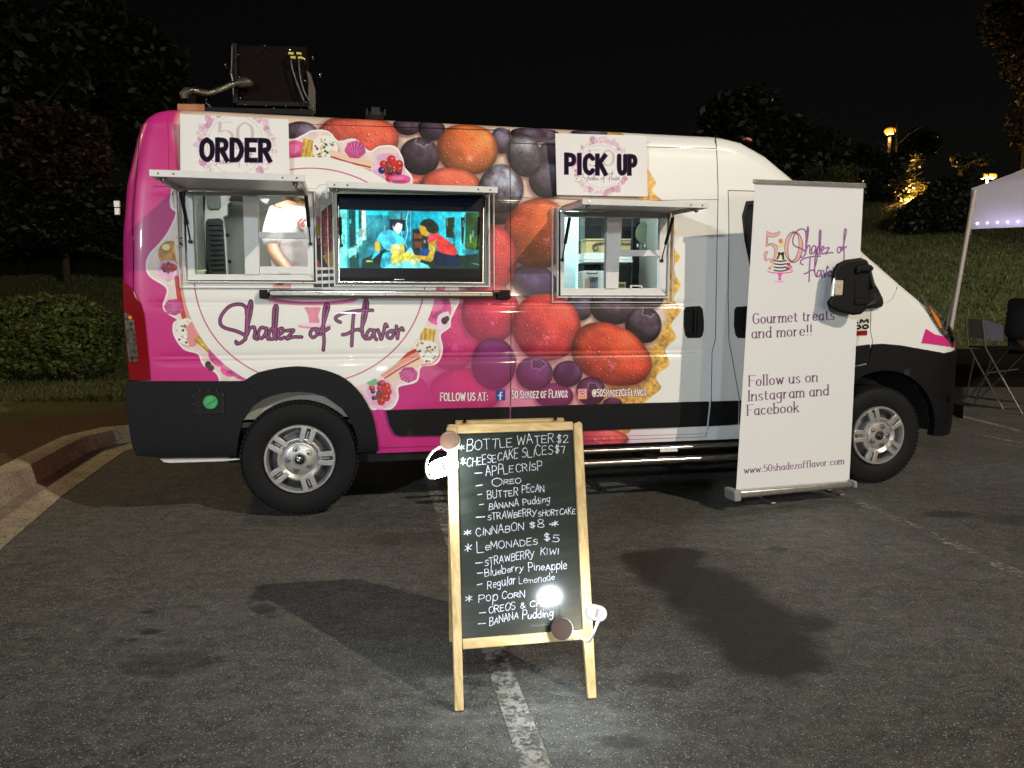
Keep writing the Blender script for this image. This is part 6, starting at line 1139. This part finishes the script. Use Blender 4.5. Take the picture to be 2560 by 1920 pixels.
# equipment on the roof
RF = thing('roof_equipment', 'dark raised panel on the van roof with bent exhaust pipe, black hoses and bolts', 'roof vent', loc2w((-.1, .5, 2.45)))
rp = vpl(.55); z5 = lambda x, y: (420+x/5.53, 80+y/5.53)
m_brown = M('rust_brown_sheet', (.005, .0022, .0014), .7, var=.3, vs_=5, spec=.08); m_dk = M('dark_metal', (.006, .006, .006), .5, var=.3, vs_=20, spec=.15)
MB().slab([z5(950, 180), z5(1910, 200), z5(1920, 970), z5(975, 960)], rp, -.30, 0).build('raised_panel', m_brown, RF, bevel=.004)
MB().slab([z5(1920, 560), z5(1975, 600), z5(2040, 820), z5(2040, 1120), z5(1950, 1130), z5(1945, 700)], rp, -.02, .04).build('side_flap', M('tan_sheet', (.05, .037, .022), .5, var=.2, vs_=20), RF)
MB().slab([z5(950, 960), z5(1980, 985), z5(1990, 1050), z5(950, 1030)], rp, -.3, .03).slab([z5(560, 1080), z5(2000, 1110), z5(2000, 1190), z5(560, 1150)], rp, -.3, .08).slab([z5(880, 170), z5(955, 175), z5(975, 1000), z5(905, 1000)], rp, -.1, .03).build('frame', m_dk, RF, bevel=.003)
MB().slab([z5(170, 1045), z5(540, 1050), z5(545, 1150), z5(175, 1145)], rp, -.1, .1).build('mounting_block', M('amber_block', (.30, .12, .03), .4, var=.4, vs_=8), RF, bevel=.006)
MB().slab([z5(285, 870), z5(410, 870), z5(410, 1045), z5(280, 1045)], rp, -.05, .05).build('pipe_stand', m_brown, RF, bevel=.003)
pp = [z5(*p) for p in catmull([(230, 860), (320, 815), (400, 822), (560, 842), (700, 805), (850, 742), (975, 705)], 8)]
mb = MB(); pts3 = [onplane(*p, loc2w((0, .50, 0)), -NX) for p in pp]; mb.tube(pts3, [.021+.002*(i % 2) for i in range(len(pts3))], 14); mb.build('flexible_pipe', M('warm_steel', (.20, .18, .13), .35, 1., var=.1, vs_=40), RF, smooth=25)
MB().tube([onplane(*z5(*p), loc2w((0, .48, 0)), -NX) for p in ((965, 712), (1010, 705), (1080, 700), (1140, 712), (1180, 730))], [.026, .031, .031, .026, .008], 14).build('pipe_elbow', M('brown_elbow', (.07, .06, .05), .45, .5, var=.2, vs_=20), RF, smooth=50)
MB().tube([onplane(*z5(*p), loc2w((0, .50, 0)), -NX) for p in ((320, 815), (260, 830), (225, 870), (235, 930))], [.026, .030, .030, .026], 14).build('pipe_elbow', MATS['brown_elbow'], RF, smooth=50)
for P in ([(1700, 350), (1712, 480), (1745, 600), (1810, 780), (1880, 960)], [(1808, 350), (1815, 520), (1835, 650), (1880, 820), (1960, 960), (2010, 1050), (2000, 1130), (1960, 1180)], [(520, 980), (640, 1060), (900, 1100), (1400, 1130), (1800, 1140)], [(560, 1000), (600, 1080), (700, 1150)]):
    MB().tube([onplane(*z5(*p), loc2w((0, .49, 0)), -NX) for p in catmull(P, 5)], .0065, 8).build('hose', M('hose_rubber', (.03, .03, .03), .35) if 'hose_rubber' not in MATS else MATS['hose_rubber'], RF, smooth=60)
for p in ((1730, 355), (1835, 360), (1700, 300), (1810, 300)): MB().box(onplane(*z5(*p), loc2w((0, .48, 0)), -NX), UX*.016, UP*.007, NX*.01).build('fitting', M('yellow_fitting', (.55, .50, .10), .4) if 'yellow_fitting' not in MATS else MATS['yellow_fitting'], RF, bevel=.002)
MB().tube([onplane(*z5(*p), loc2w((0, .5, 0)), -NX) for p in ((885, 200), (880, 480), (875, 590), (895, 690), (905, 880))], [.006, .005, .010, .007, .008], 8).build('stay', m_steel, RF)
for p in ((972, 318), (988, 620), (1002, 912), (1072, 1000), (1350, 1015), (1625, 1027), (1908, 965), (1897, 672), (1888, 372), (1690, 250), (1337, 190), (820, 1123), (1365, 1150), (1900, 1168), (1838, 1065), (1460, 1050), (532, 930), (222, 1010), (498, 1030), (2000, 340), (2100, 580), (790, 450)):
    MB().lathe(onplane(*z5(*p), loc2w((0, .47, 0)), -NX), -NX, [(.0055, -.06), (.0055, 0), (.004, .004), (0, .005)], 10).build('bolt', m_chrome, RF, smooth=50)
MB().slab([(914, 278), (960, 280), (960, 290), (914, 289)], rp, -.1, .0).slab([(928, 270), (949, 271), (949, 290), (928, 290)], rp, -.1, .03).slab([(915, 274), (919, 274), (919, 288), (915, 288)], rp, 0, .03).slab([(960, 276), (964, 276), (964, 290), (960, 290)], rp, 0, .03).build('roof_bracket', M('dark_grey_metal', (.02, .02, .022), .5, spec=.2), VAN)
MB().slab([(1857, 347), (1868, 349), (1873, 357), (1858, 352)], vpl(.5), 0, .05).build('marker_light', M('orange_marker', (.45, .12, .05), .3), VAN)
# ---------------------------------------------------------------- roll-up banner
bA = loc2w((2.70, -.425, 0)); bB = loc2w((3.55, -.335, 0)); bu = (bB-bA)/np.linalg.norm(bB-bA); BN = np.array([bu[1], -bu[0], 0.]); BP = (bA, BN)
BAN = thing('roll_up_banner', 'tall white roll-up banner with 50 logo standing in front of the cab door', 'banner', bA)
plane_print('fabric', [(1888, 456), (2159, 466), (2123, 1206), (1840, 1232)], BP, 0, paint_banner, (229, 219, 218), 620, .6, BAN, transl=.16, weave=900, gain=GAIN*np.array([1.25, 1.27, 1.42], np.float32), thick=.002)
m_sil = M('satin_aluminium', (.52, .51, .48), .32, .85, var=.06, vs_=20)
MB().slab([(1884, 448), (2162, 459), (2162, 470), (1884, 459)], BP, -.012, .012).build('top_rail', m_sil, BAN, bevel=.004)
MB().slab([(1826, 1225), (2122, 1201), (2124, 1215), (1829, 1244)], BP, -.045, .045).build('base_cassette', m_sil, BAN, bevel=.016, seg=4, smooth=50)
MB().slab([(1821, 1222), (1838, 1220), (1840, 1247), (1823, 1250)], BP, -.055, .065).build('end_cap', M('grey_plastic_cap', (.28, .28, .26), .45), BAN, bevel=.012, seg=3); MB().slab([(2118, 1198), (2126, 1197), (2128, 1214), (2120, 1217)], BP, -.055, .065).build('end_cap', MATS['grey_plastic_cap'], BAN, bevel=.012, seg=3)
for a, b in (((1893, 1240), (1934, 1258)), ((2064, 1222), (2106, 1237))):
    p, q = gnd(*a, .012), gnd(*b, .012); d = (q-p)/np.linalg.norm(q-p); e = np.cross(d, UP)
    MB().box((p+q)/2, (q-p)/2, e*.016, UP*.005).build('foot', m_sil, BAN, bevel=.002)
    MB().box(p+d*.02+UP*.012, d*.02, e*.014, UP*.012).build('foot', m_sil, BAN, bevel=.003)
# ---------------------------------------------------------------- chalkboard sign
L0 = gnd(1146, 1777); R0 = gnd(1480, 1745); T0 = dep(1118, 1062, 2.55)
AN = np.cross(R0-L0, T0-L0); AN /= np.linalg.norm(AN); AN = -AN if AN[1] > 0 else AN; AP = (L0, AN)
SG = thing('chalkboard_sign', 'wooden sandwich board with handwritten menu on black chalkboard in the foreground', 'sandwich board', (L0+R0)/2)
def wood_mat(name, horiz):
    m = M(name, (.60, .44, .20), .45); nt = m.node_tree; p = nt.nodes['Principled BSDF']; tc = nt.nodes.new('ShaderNodeTexCoord'); mp = nt.nodes.new('ShaderNodeMapping'); mp.inputs['Scale'].default_value = (2.2, 22, 22) if horiz else (22, 22, 2.0)
    n = nt.nodes.new('ShaderNodeTexNoise'); n.inputs['Scale'].default_value = 2.2; n.inputs['Detail'].default_value = 6; n.inputs['Distortion'].default_value = 1.2; r = nt.nodes.new('ShaderNodeValToRGB')
    r.color_ramp.elements[0].position = .3; r.color_ramp.elements[0].color = (.44, .29, .11, 1); r.color_ramp.elements[1].position = .7; r.color_ramp.elements[1].color = (.68, .52, .26, 1)
    nt.links.new(tc.outputs['Object'], mp.inputs[0]); nt.links.new(mp.outputs[0], n.inputs['Vector']); nt.links.new(n.outputs['Fac'], r.inputs[0]); nt.links.new(r.outputs[0], p.inputs['Base Color'])
    b = nt.nodes.new('ShaderNodeBump'); b.inputs['Strength'].default_value = .1; b.inputs['Distance'].default_value = .002; nt.links.new(n.outputs['Fac'], b.inputs['Height']); nt.links.new(b.outputs[0], p.inputs['Normal']); return m
m_wv, m_wh = wood_mat('pine_upright', False), wood_mat('pine_crosswise', True)
kw = dict(bevel=.004, seg=3)
MB().slab([(1116, 1068), (1142, 1068), (1154, 1600), (1159, 1775), (1136, 1777)], AP, -.010, .012).build('stile', m_wv, SG, **kw)
MB().slab([(1432, 1060), (1447, 1054), (1454, 1060), (1490, 1744), (1468, 1746), (1457, 1600)], AP, -.010, .012).build('stile', m_wv, SG, **kw)
MB().slab([(1120, 1062), (1431, 1055), (1432, 1076), (1142, 1084), (1142, 1069), (1118, 1068)], AP, -.010, .0115).build('top_bar', m_wh, SG, **kw)
MB().slab([(1154.5, 1597), (1456.5, 1573), (1458.5, 1598), (1156, 1623)], AP, -.010, .0115).build('lower_bar', m_wh, SG, **kw)
m_bb = None
bd = plane_print('chalkboard', [(1141, 1082), (1433, 1074), (1458, 1576), (1154, 1599)], AP, -.001, paint_board, (46, 52, 46), 1700, .20, SG, aa=.7, gain=np.array([1.0, 1.0, 1.05], np.float32)*.8, thick=.006)
bd.data.materials[0].node_tree.nodes['Principled BSDF'].inputs['Roughness'].default_value = .17
# rear leaf
T1 = T0-AN*.02; rb = [np.array([-.245, 2.79, 0]), np.array([.185, 2.88, 0])]; tu = (R0-L0)/np.linalg.norm(R0-L0); T2 = T1+tu*.445
def bar3(p, q, w, t, side): d = (q-p)/2; d_ = d/np.linalg.norm(d); s_ = side/np.linalg.norm(side); n_ = np.cross(d_, s_); return MB().box((p+q)/2, d, s_*w, n_*t)
for p, q in ((T1+tu*.018, rb[0]+tu*.018), (T2-tu*.018, rb[1]-tu*.018)): bar3(p, q, .016, .010, tu).build('stile', m_wv, SG, **kw)
bar3(T1+tu*.03, T2-tu*.03, .016, .010, (rb[0]-T1)).build('top_bar', m_wh, SG, **kw)
pm = T1+(rb[0]-T1)*.78; pn = T2+(rb[1]-T2)*.78; bar3(pm+tu*.03, pn-tu*.03, .016, .010, (rb[0]-T1)).build('lower_bar', m_wh, SG, **kw)
MB().prism([T1+tu*.03+(rb[0]-T1)*.03, T2-tu*.03+(rb[1]-T2)*.03, pn-tu*.03, pm+tu*.03], -np.cross(tu, (rb[0]-T1)/np.linalg.norm(rb[0]-T1))*.003, np.zeros(3)).build('back_board', M('board_black', (.02, .022, .02), .4), SG)
for s in (.06, .38): MB().tube([T0+tu*s+UP*.004-AN*.03, T0+tu*s+UP*.012, T0+tu*s+UP*.004+AN*.004], .006, 6).build('hinge', m_steel, SG)
# ---------------------------------------------------------------- clip lamps
m_pad = M('rose_brown_pad', (.20, .115, .080), .5, var=.04, vs_=30); m_lw = M('white_lamp_plastic', (.80, .80, .80), .3)
def clip_lamp(label, pad, rpad, tilt, arm, head, offs, power, glow, aim, base, m_pad):
    LP = thing('clip_lamp', label, 'lamp', onplane(*base, *AP), group='clip-on lamps on the chalkboard sign')
    op = lambda p_, o_: onplane(p_[0], p_[1], L0+AN*o_, AN)
    c = op(pad, offs[0]); ax = AN*.92+tilt[0]*tu+UP*tilt[1]; ax /= np.linalg.norm(ax)
    pd = MB().lathe(c, ax, [(rpad, -.012), (rpad, .0), (rpad-.001, .003)], 40).build('clamp_ring', m_lw, LP, smooth=40)
    MB().lathe(c+ax*.003, ax, [(rpad-.002, 0), (rpad-.003, .0015), (rpad*.80, .0015), (rpad*.78, .0005), (0, .0005)], 40).build('clamp_pad', m_pad, LP, smooth=20)
    MB().box(c-ax*.022, tu*.012, UP*.016, ax*.012).build('clip', m_lw, LP, bevel=.004)
    n = len(arm); pts = [op(p, offs[0]+(offs[1]-offs[0])*i/(n-1)) for i, p in enumerate(arm)]
    MB().tube([tuple(p) for p in catmull(pts, 6)], .0042, 10).build('gooseneck', m_lw, LP, smooth=60)
    a = op(head[0], offs[1]); b = op(head[1], offs[1]); d = b-a; Ln = np.linalg.norm(d); d /= Ln; r = head[2]; e = np.cross(AN, d); e /= np.linalg.norm(e)
    out = [a+r*(math.cos(t)*-d+math.sin(t)*e) for t in np.linspace(-1.57, 1.57, 10)]+[b+r*(math.cos(t)*d-math.sin(t)*e) for t in np.linspace(-1.57, 1.57, 10)]
    m_h = M('lamp_head_'+str(glow), (.82, .83, .84), .3, emis=(.88, .95, 1.), es=glow) if glow else m_lw
    MB().prism(out, AN*-.010, AN*.010).build('lamp_head', m_h, LP, bevel=.008, seg=4, smooth=50)
    MB().box((a+b)/2+AN*.0105, d*.004, e*r*.55, AN*.001).build('switch', M('lamp_switch', (.6, .6, .6), .4) if 'lamp_switch' not in MATS else MATS['lamp_switch'], LP)
    li = (a+b)/2*(1-aim[2])+a*aim[2]-AN*.014
    MB().lathe(li+AN*.002, -AN, [(0, 0), (r*.7, 0), (r*.7, .002), (0, .002)], 20).build('diffuser', M('led_diffuser_'+str(glow), (.8, .8, .8), .4, emis=(.85, .94, 1.), es=30.), LP)
    lo_ = li-AN*.004
    if glow > 1: lamp('clip_lamp_light', 'SPOT', tuple((a+b)/2-e*(r+.02)*(1 if e[2] > 0 else -1)+AN*.0), power, (.84, .93, 1.), .02, tuple(gnd(1010, 1690)), cone=R(120), blend=.8)
    else: lamp('clip_lamp_light', 'AREA', tuple(lo_), power, (.84, .93, 1.), size=.07, target=tuple(lo_-AN+tu*aim[0]+UP*aim[1]))
    return LP
clip_lamp('clip lamp with glowing white head at the top left corner of the chalkboard', (1124, 1102), .0345, (-.30, .15), [(1100, 1117), (1083, 1128), (1069, 1148), (1065, 1172), (1072, 1194), (1088, 1196)], ((1094, 1172), (1123, 1162), .029), (.05, .075), 5.0, 85.0, (.3, -.5, 0), (1130, 1110), m_pad)
clip_lamp('clip lamp with white head hanging over the lower right corner of the chalkboard', (1405, 1573), .0365, (-.35, .28), [(1436, 1586), (1455, 1597), (1472, 1603), (1484, 1583), (1498, 1551), (1514, 1537)], ((1482, 1530), (1498, 1534), .0235), (.05, .30), 3.4, .3, (-.15, -.85, 1.), (1440, 1590), M('glare_dimmed_pad', (.028, .015, .010), .6, spec=.15))  # this pad's colour is darkened to offset the lamp shining on it
# ---------------------------------------------------------------- people
def skin_body(name, J, E, mat, parent, sub=2, root=0):
    """one continuous body: joints (point, radius), bones between them"""
    me = bpy.data.meshes.new(name); b = root_loc(parent); me.from_pydata([tuple(Vector(tuple(map(float, p)))-b) for p, r in J], E, []); me.materials.append(mat)
    o = bpy.data.objects.new(name, me); COL.objects.link(o); o.parent = parent
    md = o.modifiers.new('skin', 'SKIN'); md.use_smooth_shade = True
    sv = me.skin_vertices[0].data
    for i, (p, r) in enumerate(J):
        rr = r if isinstance(r, tuple) else (r, r); sv[i].radius = rr
        sv[i].use_root = (i == root)
    s = o.modifiers.new('sub', 'SUBSURF'); s.levels = sub; s.render_levels = sub
    return o
def add_hand(J, E, wrist, d, side, up, s=1.):
    """palm and five bent fingers from the wrist joint index"""
    w = np.array(J[wrist][0]); d = np.array(d, float)/np.linalg.norm(d); side = np.array(side, float)-d*(np.array(side) @ d); side /= np.linalg.norm(side); n_ = np.cross(d, side)
    J.append((w+d*.045*s, .026*s)); p = len(J)-1; E.append((wrist, p))
    for k, L in zip((-1.5, -.5, .5, 1.5), (.062, .075, .080, .070)):
        q = len(J); b = w+d*.075*s+side*k*.017*s
        J += [(b, .010*s), (b+d*L*.45*s-n_*.008, .009*s), (b+d*L*.8*s-n_*.026, .0075*s)]; E += [(p, q), (q, q+1), (q+1, q+2)]
    q = len(J); b = w+d*.035*s+side*.030*s; J += [(b, .011*s), (b+d*.030*s+side*.022*s-n_*.01, .010*s), (b+d*.052*s+side*.026*s-n_*.02, .008*s)]; E += [(p, q), (q, q+1), (q+1, q+2)]
m_skin = M('skin', (.42, .22, .14), .5, var=.06, vs_=20); m_shirt = M('white_cotton', (.74, .74, .74), .85, var=.04, vs_=9, bump=.9, bs=9.)
pp_ = lambda x, y, d=.62: loc2w((von(x, y, d)[0], d, von(x, y, d)[1]))
fx = pp_(735, 700)
P1 = thing('person', 'person in a white T-shirt leaning at the counter inside the order hatch', 'person', loc2w((von(735, 700, .62)[0], .62, .58)))
Xp = von(735, 700, .62)[0]; g = lambda X, y, z: loc2w((X, y, z))
J = [(g(Xp, .68, 1.38), (.14, .12)), (pp_(735, 690, .66), .125), (pp_(728, 610, .64), .135), (pp_(728, 545, .62), .12), (pp_(735, 505, .60), .052), (pp_(745, 478, .58), .075), (pp_(750, 452, .57), .095), (pp_(752, 430, .57), .060),
     (pp_(690, 537, .62), .060), (pp_(681, 580, .58), .052), (pp_(684, 632, .50), .044), (pp_(712, 668, .42), .038), (pp_(738, 694, .34), .027),
     (pp_(772, 540, .62), .060), (pp_(792, 590, .60), .050), (pp_(800, 645, .52), .040), (pp_(790, 680, .42), .034), (pp_(775, 702, .34), .026),
     (g(Xp-.10, .68, 1.28), .095), (g(Xp-.11, .68, .98), .065), (g(Xp-.11, .70, .66), .042), (g(Xp-.11, .58, .61), .035), (g(Xp+.10, .68, 1.28), .095), (g(Xp+.11, .68, .98), .065), (g(Xp+.11, .70, .66), .042), (g(Xp+.11, .58, .61), .035)]
E = [(0, 1), (1, 2), (2, 3), (3, 4), (4, 5), (5, 6), (6, 7), (3, 8), (8, 9), (9, 10), (10, 11), (11, 12), (3, 13), (13, 14), (14, 15), (15, 16), (16, 17), (0, 18), (18, 19), (19, 20), (20, 21), (0, 22), (22, 23), (23, 24), (24, 25)]
add_hand(J, E, 12, J[12][0]-J[11][0], UX, UP); add_hand(J, E, 17, J[17][0]-J[16][0], -UX, UP)
bodyp = skin_body('body', J, E, m_skin, P1)
k = [0, 1, 2, 3, 8, 9, 13, 14]; sc = {0: .155, 1: .150, 2: .158, 3: .150, 8: .082, 9: .080, 13: .082, 14: .078}
JS = [(J[i][0], sc[i]) for i in k]; JS[0] = (g(Xp, .68, 1.30), .15); JS.append((J[9][0]*.15+J[10][0]*.85, .076)); JS.append((J[14][0]*.5+J[15][0]*.5, .072)); JS.append((J[3][0]*.5+J[4][0]*.5+UP*.0, .085))
skin_body('t_shirt', JS, [(0, 1), (1, 2), (2, 3), (3, 4), (4, 5), (3, 6), (6, 7), (5, 8), (7, 9), (3, 10)], m_shirt, P1)
JT = [(g(Xp, .68, 1.36), .150), (g(Xp-.10, .68, 1.24), .105), (g(Xp-.11, .68, .98), .080), (g(Xp-.11, .70, .70), .065), (g(Xp+.10, .68, 1.24), .105), (g(Xp+.11, .68, .98), .080), (g(Xp+.11, .70, .70), .065)]
skin_body('trousers', JT, [(0, 1), (1, 2), (2, 3), (0, 4), (4, 5), (5, 6)], M('dark_denim', (.02, .025, .04), .8), P1)
hc = np.array(J[6][0]); fd = -NX*.9+UX*.3-UP*.25; fd /= np.linalg.norm(fd); fsd = np.cross(fd, UP); fsd /= np.linalg.norm(fsd)
MB().lathe(hc+fd*.055-UP*.045, fd, [(.062, 0), (.056, .025), (.036, .044), (0, .052)], 18).build('face_mask', M('white_mask', (.75, .76, .78), .7), P1, smooth=60)
MB().lathe(hc+UP*.005, UP*.9-fd*.45, [(.104, -.06), (.112, -.01), (.106, .05), (.07, .095), (0, .112)], 20).build('hair', M('blond_hair', (.42, .28, .10), .6, var=.3, vs_=60), P1, smooth=60)
MB().tube([hc-fd*.06-UP*.02, hc-fd*.07-UP*.11, hc-fd*.03-fsd*.04-UP*.18], [.04, .035, .012], 10).build('hair', MATS['blond_hair'], P1, smooth=60)
for s in (-1, 1):
    MB().lathe(hc+fd*.086+fsd*s*.032+UP*.012, fd, [(.012, 0), (.009, .005), (0, .007)], 12).build('eye', M('eye_dark', (.05, .04, .03), .2) if 'eye_dark' not in MATS else MATS['eye_dark'], P1)
    MB().box(hc+fsd*s*.094, fd*.015, UP*.028, fsd*.006).build('ear', m_skin, P1, bevel=.006)
MB().prism([hc+fd*.085+UP*.02, hc+fd*.112-UP*.018, hc+fd*.088-UP*.022], -fsd*.010, fsd*.010).build('nose', m_skin, P1, bevel=.004)
def shirt_print(pts, mat):
    mb = MB()
    for a, b in zip(pts, pts[1:]): mb.tube([pp_(*a, .485), pp_(*b, .485)], .008, 6)
    return mb.build('shirt_print', mat, P1)
shirt_print([(757, 545), (748, 552), (744, 560), (750, 568), (760, 576)], M('coral_print', (.62, .22, .16), .7))
shirt_print([(764, 548), (755, 556), (758, 566)], MATS['coral_print'])
# ---- person in the folding chair by the tent
dd = 9.5; W3 = lambda px, z, d=dd: np.array([(px-1280)/F_PX*d*1.0, d, z])
m_cloth = M('black_cloth', (.004, .004, .0045), .9, var=.3, vs_=6)
P2 = thing('person', 'person in black clothes sitting in the tall folding chair at the right edge', 'person', W3(2604, .75))
hx, hy = W3(2562, 0)[0], dd+.12
q = lambda dx, z, dy=0: np.array([hx+dx, hy+dy, z])
J = [(q(0, .84), (.15, .14)), (q(.0, 1.02), .14), (q(.03, 1.2), .15), (q(.06, 1.34), .13), (q(.10, 1.43), .055), (q(.13, 1.50), .07), (q(.16, 1.58), .095), (q(.16, 1.66), .06),
     (q(.05, 1.34, -.17), .06), (q(.04, 1.14, -.22), .05), (q(.12, .98, -.22), .042), (q(.30, 1.02, -.14), .030), (q(.05, 1.34, .17), .06), (q(.06, 1.12, .22), .05), (q(.14, .98, .20), .042), (q(.32, 1.02, .12), .030),
     (q(.12, .84, -.10), .09), (q(.42, .84, -.11), .07), (q(.46, .50, -.11), .052), (q(.46, .30, -.11), .04), (q(.56, .27, -.11), .035), (q(.12, .84, .10), .09), (q(.42, .84, .11), .07), (q(.46, .50, .11), .052), (q(.46, .30, .11), .04), (q(.56, .27, .11), .035)]
E = [(0, 1), (1, 2), (2, 3), (3, 4), (4, 5), (5, 6), (6, 7), (3, 8), (8, 9), (9, 10), (10, 11), (3, 12), (12, 13), (13, 14), (14, 15), (0, 16), (16, 17), (17, 18), (18, 19), (19, 20), (0, 21), (21, 22), (22, 23), (23, 24), (24, 25)]
add_hand(J, E, 11, (1, .3, 0), (0, 0, 1), UP); add_hand(J, E, 15, (1, -.3, 0), (0, 0, 1), UP)
skin_body('body', J, E, m_skin, P2)
ks = [0, 1, 2, 3, 8, 9, 12, 13]; JS = [(J[i][0], (.18 if i < 4 else .085)) for i in ks]; JS += [(J[10][0]*.9+J[9][0]*.1, .065), (J[14][0]*.6+J[13][0]*.4, .06)]
skin_body('jumper', JS, [(0, 1), (1, 2), (2, 3), (3, 4), (4, 5), (3, 6), (6, 7), (5, 8), (7, 9)], m_cloth, P2)
JT = [(J[0][0]-UP*.01, .175), (J[16][0], .11), (J[17][0], .085), (J[18][0], .066), (J[21][0], .11), (J[22][0], .085), (J[23][0], .066)]
skin_body('trousers', JT, [(0, 1), (1, 2), (2, 3), (0, 4), (4, 5), (5, 6)], m_cloth, P2)
h2 = q(.155, 1.585); MB().lathe(h2, (-.3, 0, .95), [(.102, -.05), (.110, 0), (.10, .05), (.06, .09), (0, .10)], 18).build('hair', M('dark_hair', (.015, .012, .01), .6), P2, smooth=60)
for s in (-1, 1): MB().lathe(h2+np.array([.088, .032*s, .01]), (1, 0, 0), [(.012, 0), (.008, .005), (0, .007)], 10).build('eye', MATS['eye_dark'], P2); MB().box(h2+np.array([0, .093*s, 0]), UP*.027, np.array([.014, 0, 0]), np.array([0, .006, 0])).build('ear', m_skin, P2, bevel=.005)
MB().prism([h2+np.array([.085, 0, .02]), h2+np.array([.115, 0, -.018]), h2+np.array([.088, 0, -.022])], np.array([0, -.01, 0]), np.array([0, .01, 0])).build('nose', m_skin, P2, bevel=.003)
CH = thing('folding_chair', 'tall folding camp chair with grey cloth back beside the white tent', 'chair', gnd(2500, 1020))
m_ct = M('grey_chair_cloth', (.16, .15, .18), .85, var=.1, vs_=20); m_cf = M('dull_chair_frame', (.20, .18, .15), .4, .6)
c_ = lambda x, y, d: dep(x, y, d)
MB().prism([c_(2457, 799, 9.3), c_(2508, 813, 9.25), c_(2508, 853, 9.25), c_(2462, 848, 9.3)], np.array([0, 0, 0.]), np.array([.01, .02, 0])).prism([c_(2457, 799, 9.3), c_(2462, 848, 9.3), c_(2462, 848, 9.3)+np.array([.12, .5, 0]), c_(2457, 799, 9.3)+np.array([.12, .5, 0])], np.zeros(3), np.array([.012, 0, 0])).build('back', m_ct, CH)
s0 = c_(2464, 869, 9.3); MB().prism([s0, s0+np.array([.50, -.08, 0]), s0+np.array([.58, .42, 0]), s0+np.array([.08, .5, 0])], UP*-.02, UP*0).build('seat', m_cloth, CH, bevel=.005)
for o_ in (np.zeros(3), np.array([.08, .48, 0])):
    a = s0+o_; MB().tube([a, gnd(2556, 1038)+o_+UP*.01], .011, 8).build('leg', m_cf, CH, smooth=60)
    MB().tube([c_(2478, 902, 9.35)+o_, gnd(2437, 1009)+o_*.6+UP*.01], .011, 8).build('leg', m_cf, CH, smooth=60)
    MB().tube([a+np.array([.5, -.08, 0]), gnd(2448, 1000)+o_*.6+UP*.02], .010, 8).build('leg', m_cf, CH, smooth=60)
    MB().tube([a+np.array([0, 0, -.0]), c_(2457, 799, 9.3)+o_], .011, 8).build('upright', m_cf, CH, smooth=60)
MB().tube([c_(2469, 932, 9.35), c_(2546, 923, 9.25)], .008, 8).build('brace', m_cf, CH)
# ---------------------------------------------------------------- tent
ta = np.array([.855, -.518, 0]); tb = np.array([.518, .855, 0]); C0 = dep(2429, 471, 8.0); zt_ = C0[2]; C0 = np.array([C0[0], C0[1], 0.])
TN = thing('canopy_tent', 'white pop-up tent with slanted legs and violet lights along its edge', 'tent', C0)
m_tf = M('white_tent_fabric', (.60, .57, .58), .8, var=.04, vs_=2, bump=.4, bs=3.); nt = m_tf.node_tree; tr_ = nt.nodes.new('ShaderNodeBsdfTranslucent'); tr_.inputs[0].default_value = (.6, .56, .6, 1); mx_ = nt.nodes.new('ShaderNodeMixShader'); mx_.inputs[0].default_value = .45; nt.links.new(nt.nodes['Principled BSDF'].outputs[0], mx_.inputs[1]); nt.links.new(tr_.outputs[0], mx_.inputs[2]); nt.links.new(mx_.outputs[0], nt.nodes['Material Output'].inputs[0]); m_tp = M('beige_tent_pole', (.42, .36, .32), .45, .2)
S = 3.0; cn = [C0, C0+ta*S, C0+ta*S+tb*S, C0+tb*S]; pk = C0+(ta+tb)*S/2; H = .42
mb = MB(); n = 8
for i in range(4):
    a, b = cn[i], cn[(i+1) % 4]
    for r in range(4):
        t0, t1 = r/4, (r+1)/4; z = lambda t: zt_+1.0*t-.10*math.sin(math.pi*t)
        A = [a*(1-t0)+pk*t0+UP*z(t0), b*(1-t0)+pk*t0+UP*z(t0), b*(1-t1)+pk*t1+UP*z(t1), a*(1-t1)+pk*t1+UP*z(t1)]; mb.add(A, [(0, 1, 2, 3)])
mb.build('canopy', m_tf, TN)
for i in (0, 3):
    a, b = cn[i], cn[(i+1) % 4]; mb = MB(); nn = np.cross(b-a, UP); nn /= np.linalg.norm(nn); K = 16; top = []; bot = []
    for k in range(K+1):
        t = k/K; w_ = .018*math.sin(k*1.7+i)+.012*math.sin(k*.9); top.append(a*(1-t)+b*t+UP*(zt_+.004)+nn*.004); bot.append(a*(1-t)+b*t+UP*(zt_-H)+nn*(.004+w_))
    mb.add(top+bot, [(k, k+1, k+1+K+1, k+K+1) for k in range(K)]); mb.build('valance', m_tf, TN, smooth=60)
for i, (c, o_) in enumerate(zip(cn, ((-ta*.42-tb*.0), (ta*.4-tb*.4), (ta*.4+tb*.4), (-ta*.4+tb*.4)))):
    f = gnd(2334, 1068)+UP*.0 if i == 0 else c+o_
    MB().tube([c+UP*(zt_-.02)+ta*(.03 if i in (0, 3) else -.03), f], .024, 8).build('leg', m_tp, TN, smooth=60)
m_led = M('violet_led', (.7, .7, .8), .4, emis=(.62, .58, 1.), es=7.)
for k in range(13):
    c = C0+ta*(.07+k*.088)+UP*(zt_-H+.055); nn = np.cross(ta, UP); MB().lathe(c+nn*.026, nn, [(.010, 0), (.008, .006), (0, .008)], 8).build('led', m_led, TN)
lamp('tent_light', 'AREA', tuple(C0+(ta*1.2+tb*.10)+UP*(zt_-H+.03)), 3.5, (.6, .55, 1.), size=(2.2, .04), target=tuple(C0+(ta*1.2)+UP*(zt_-H+.12)))
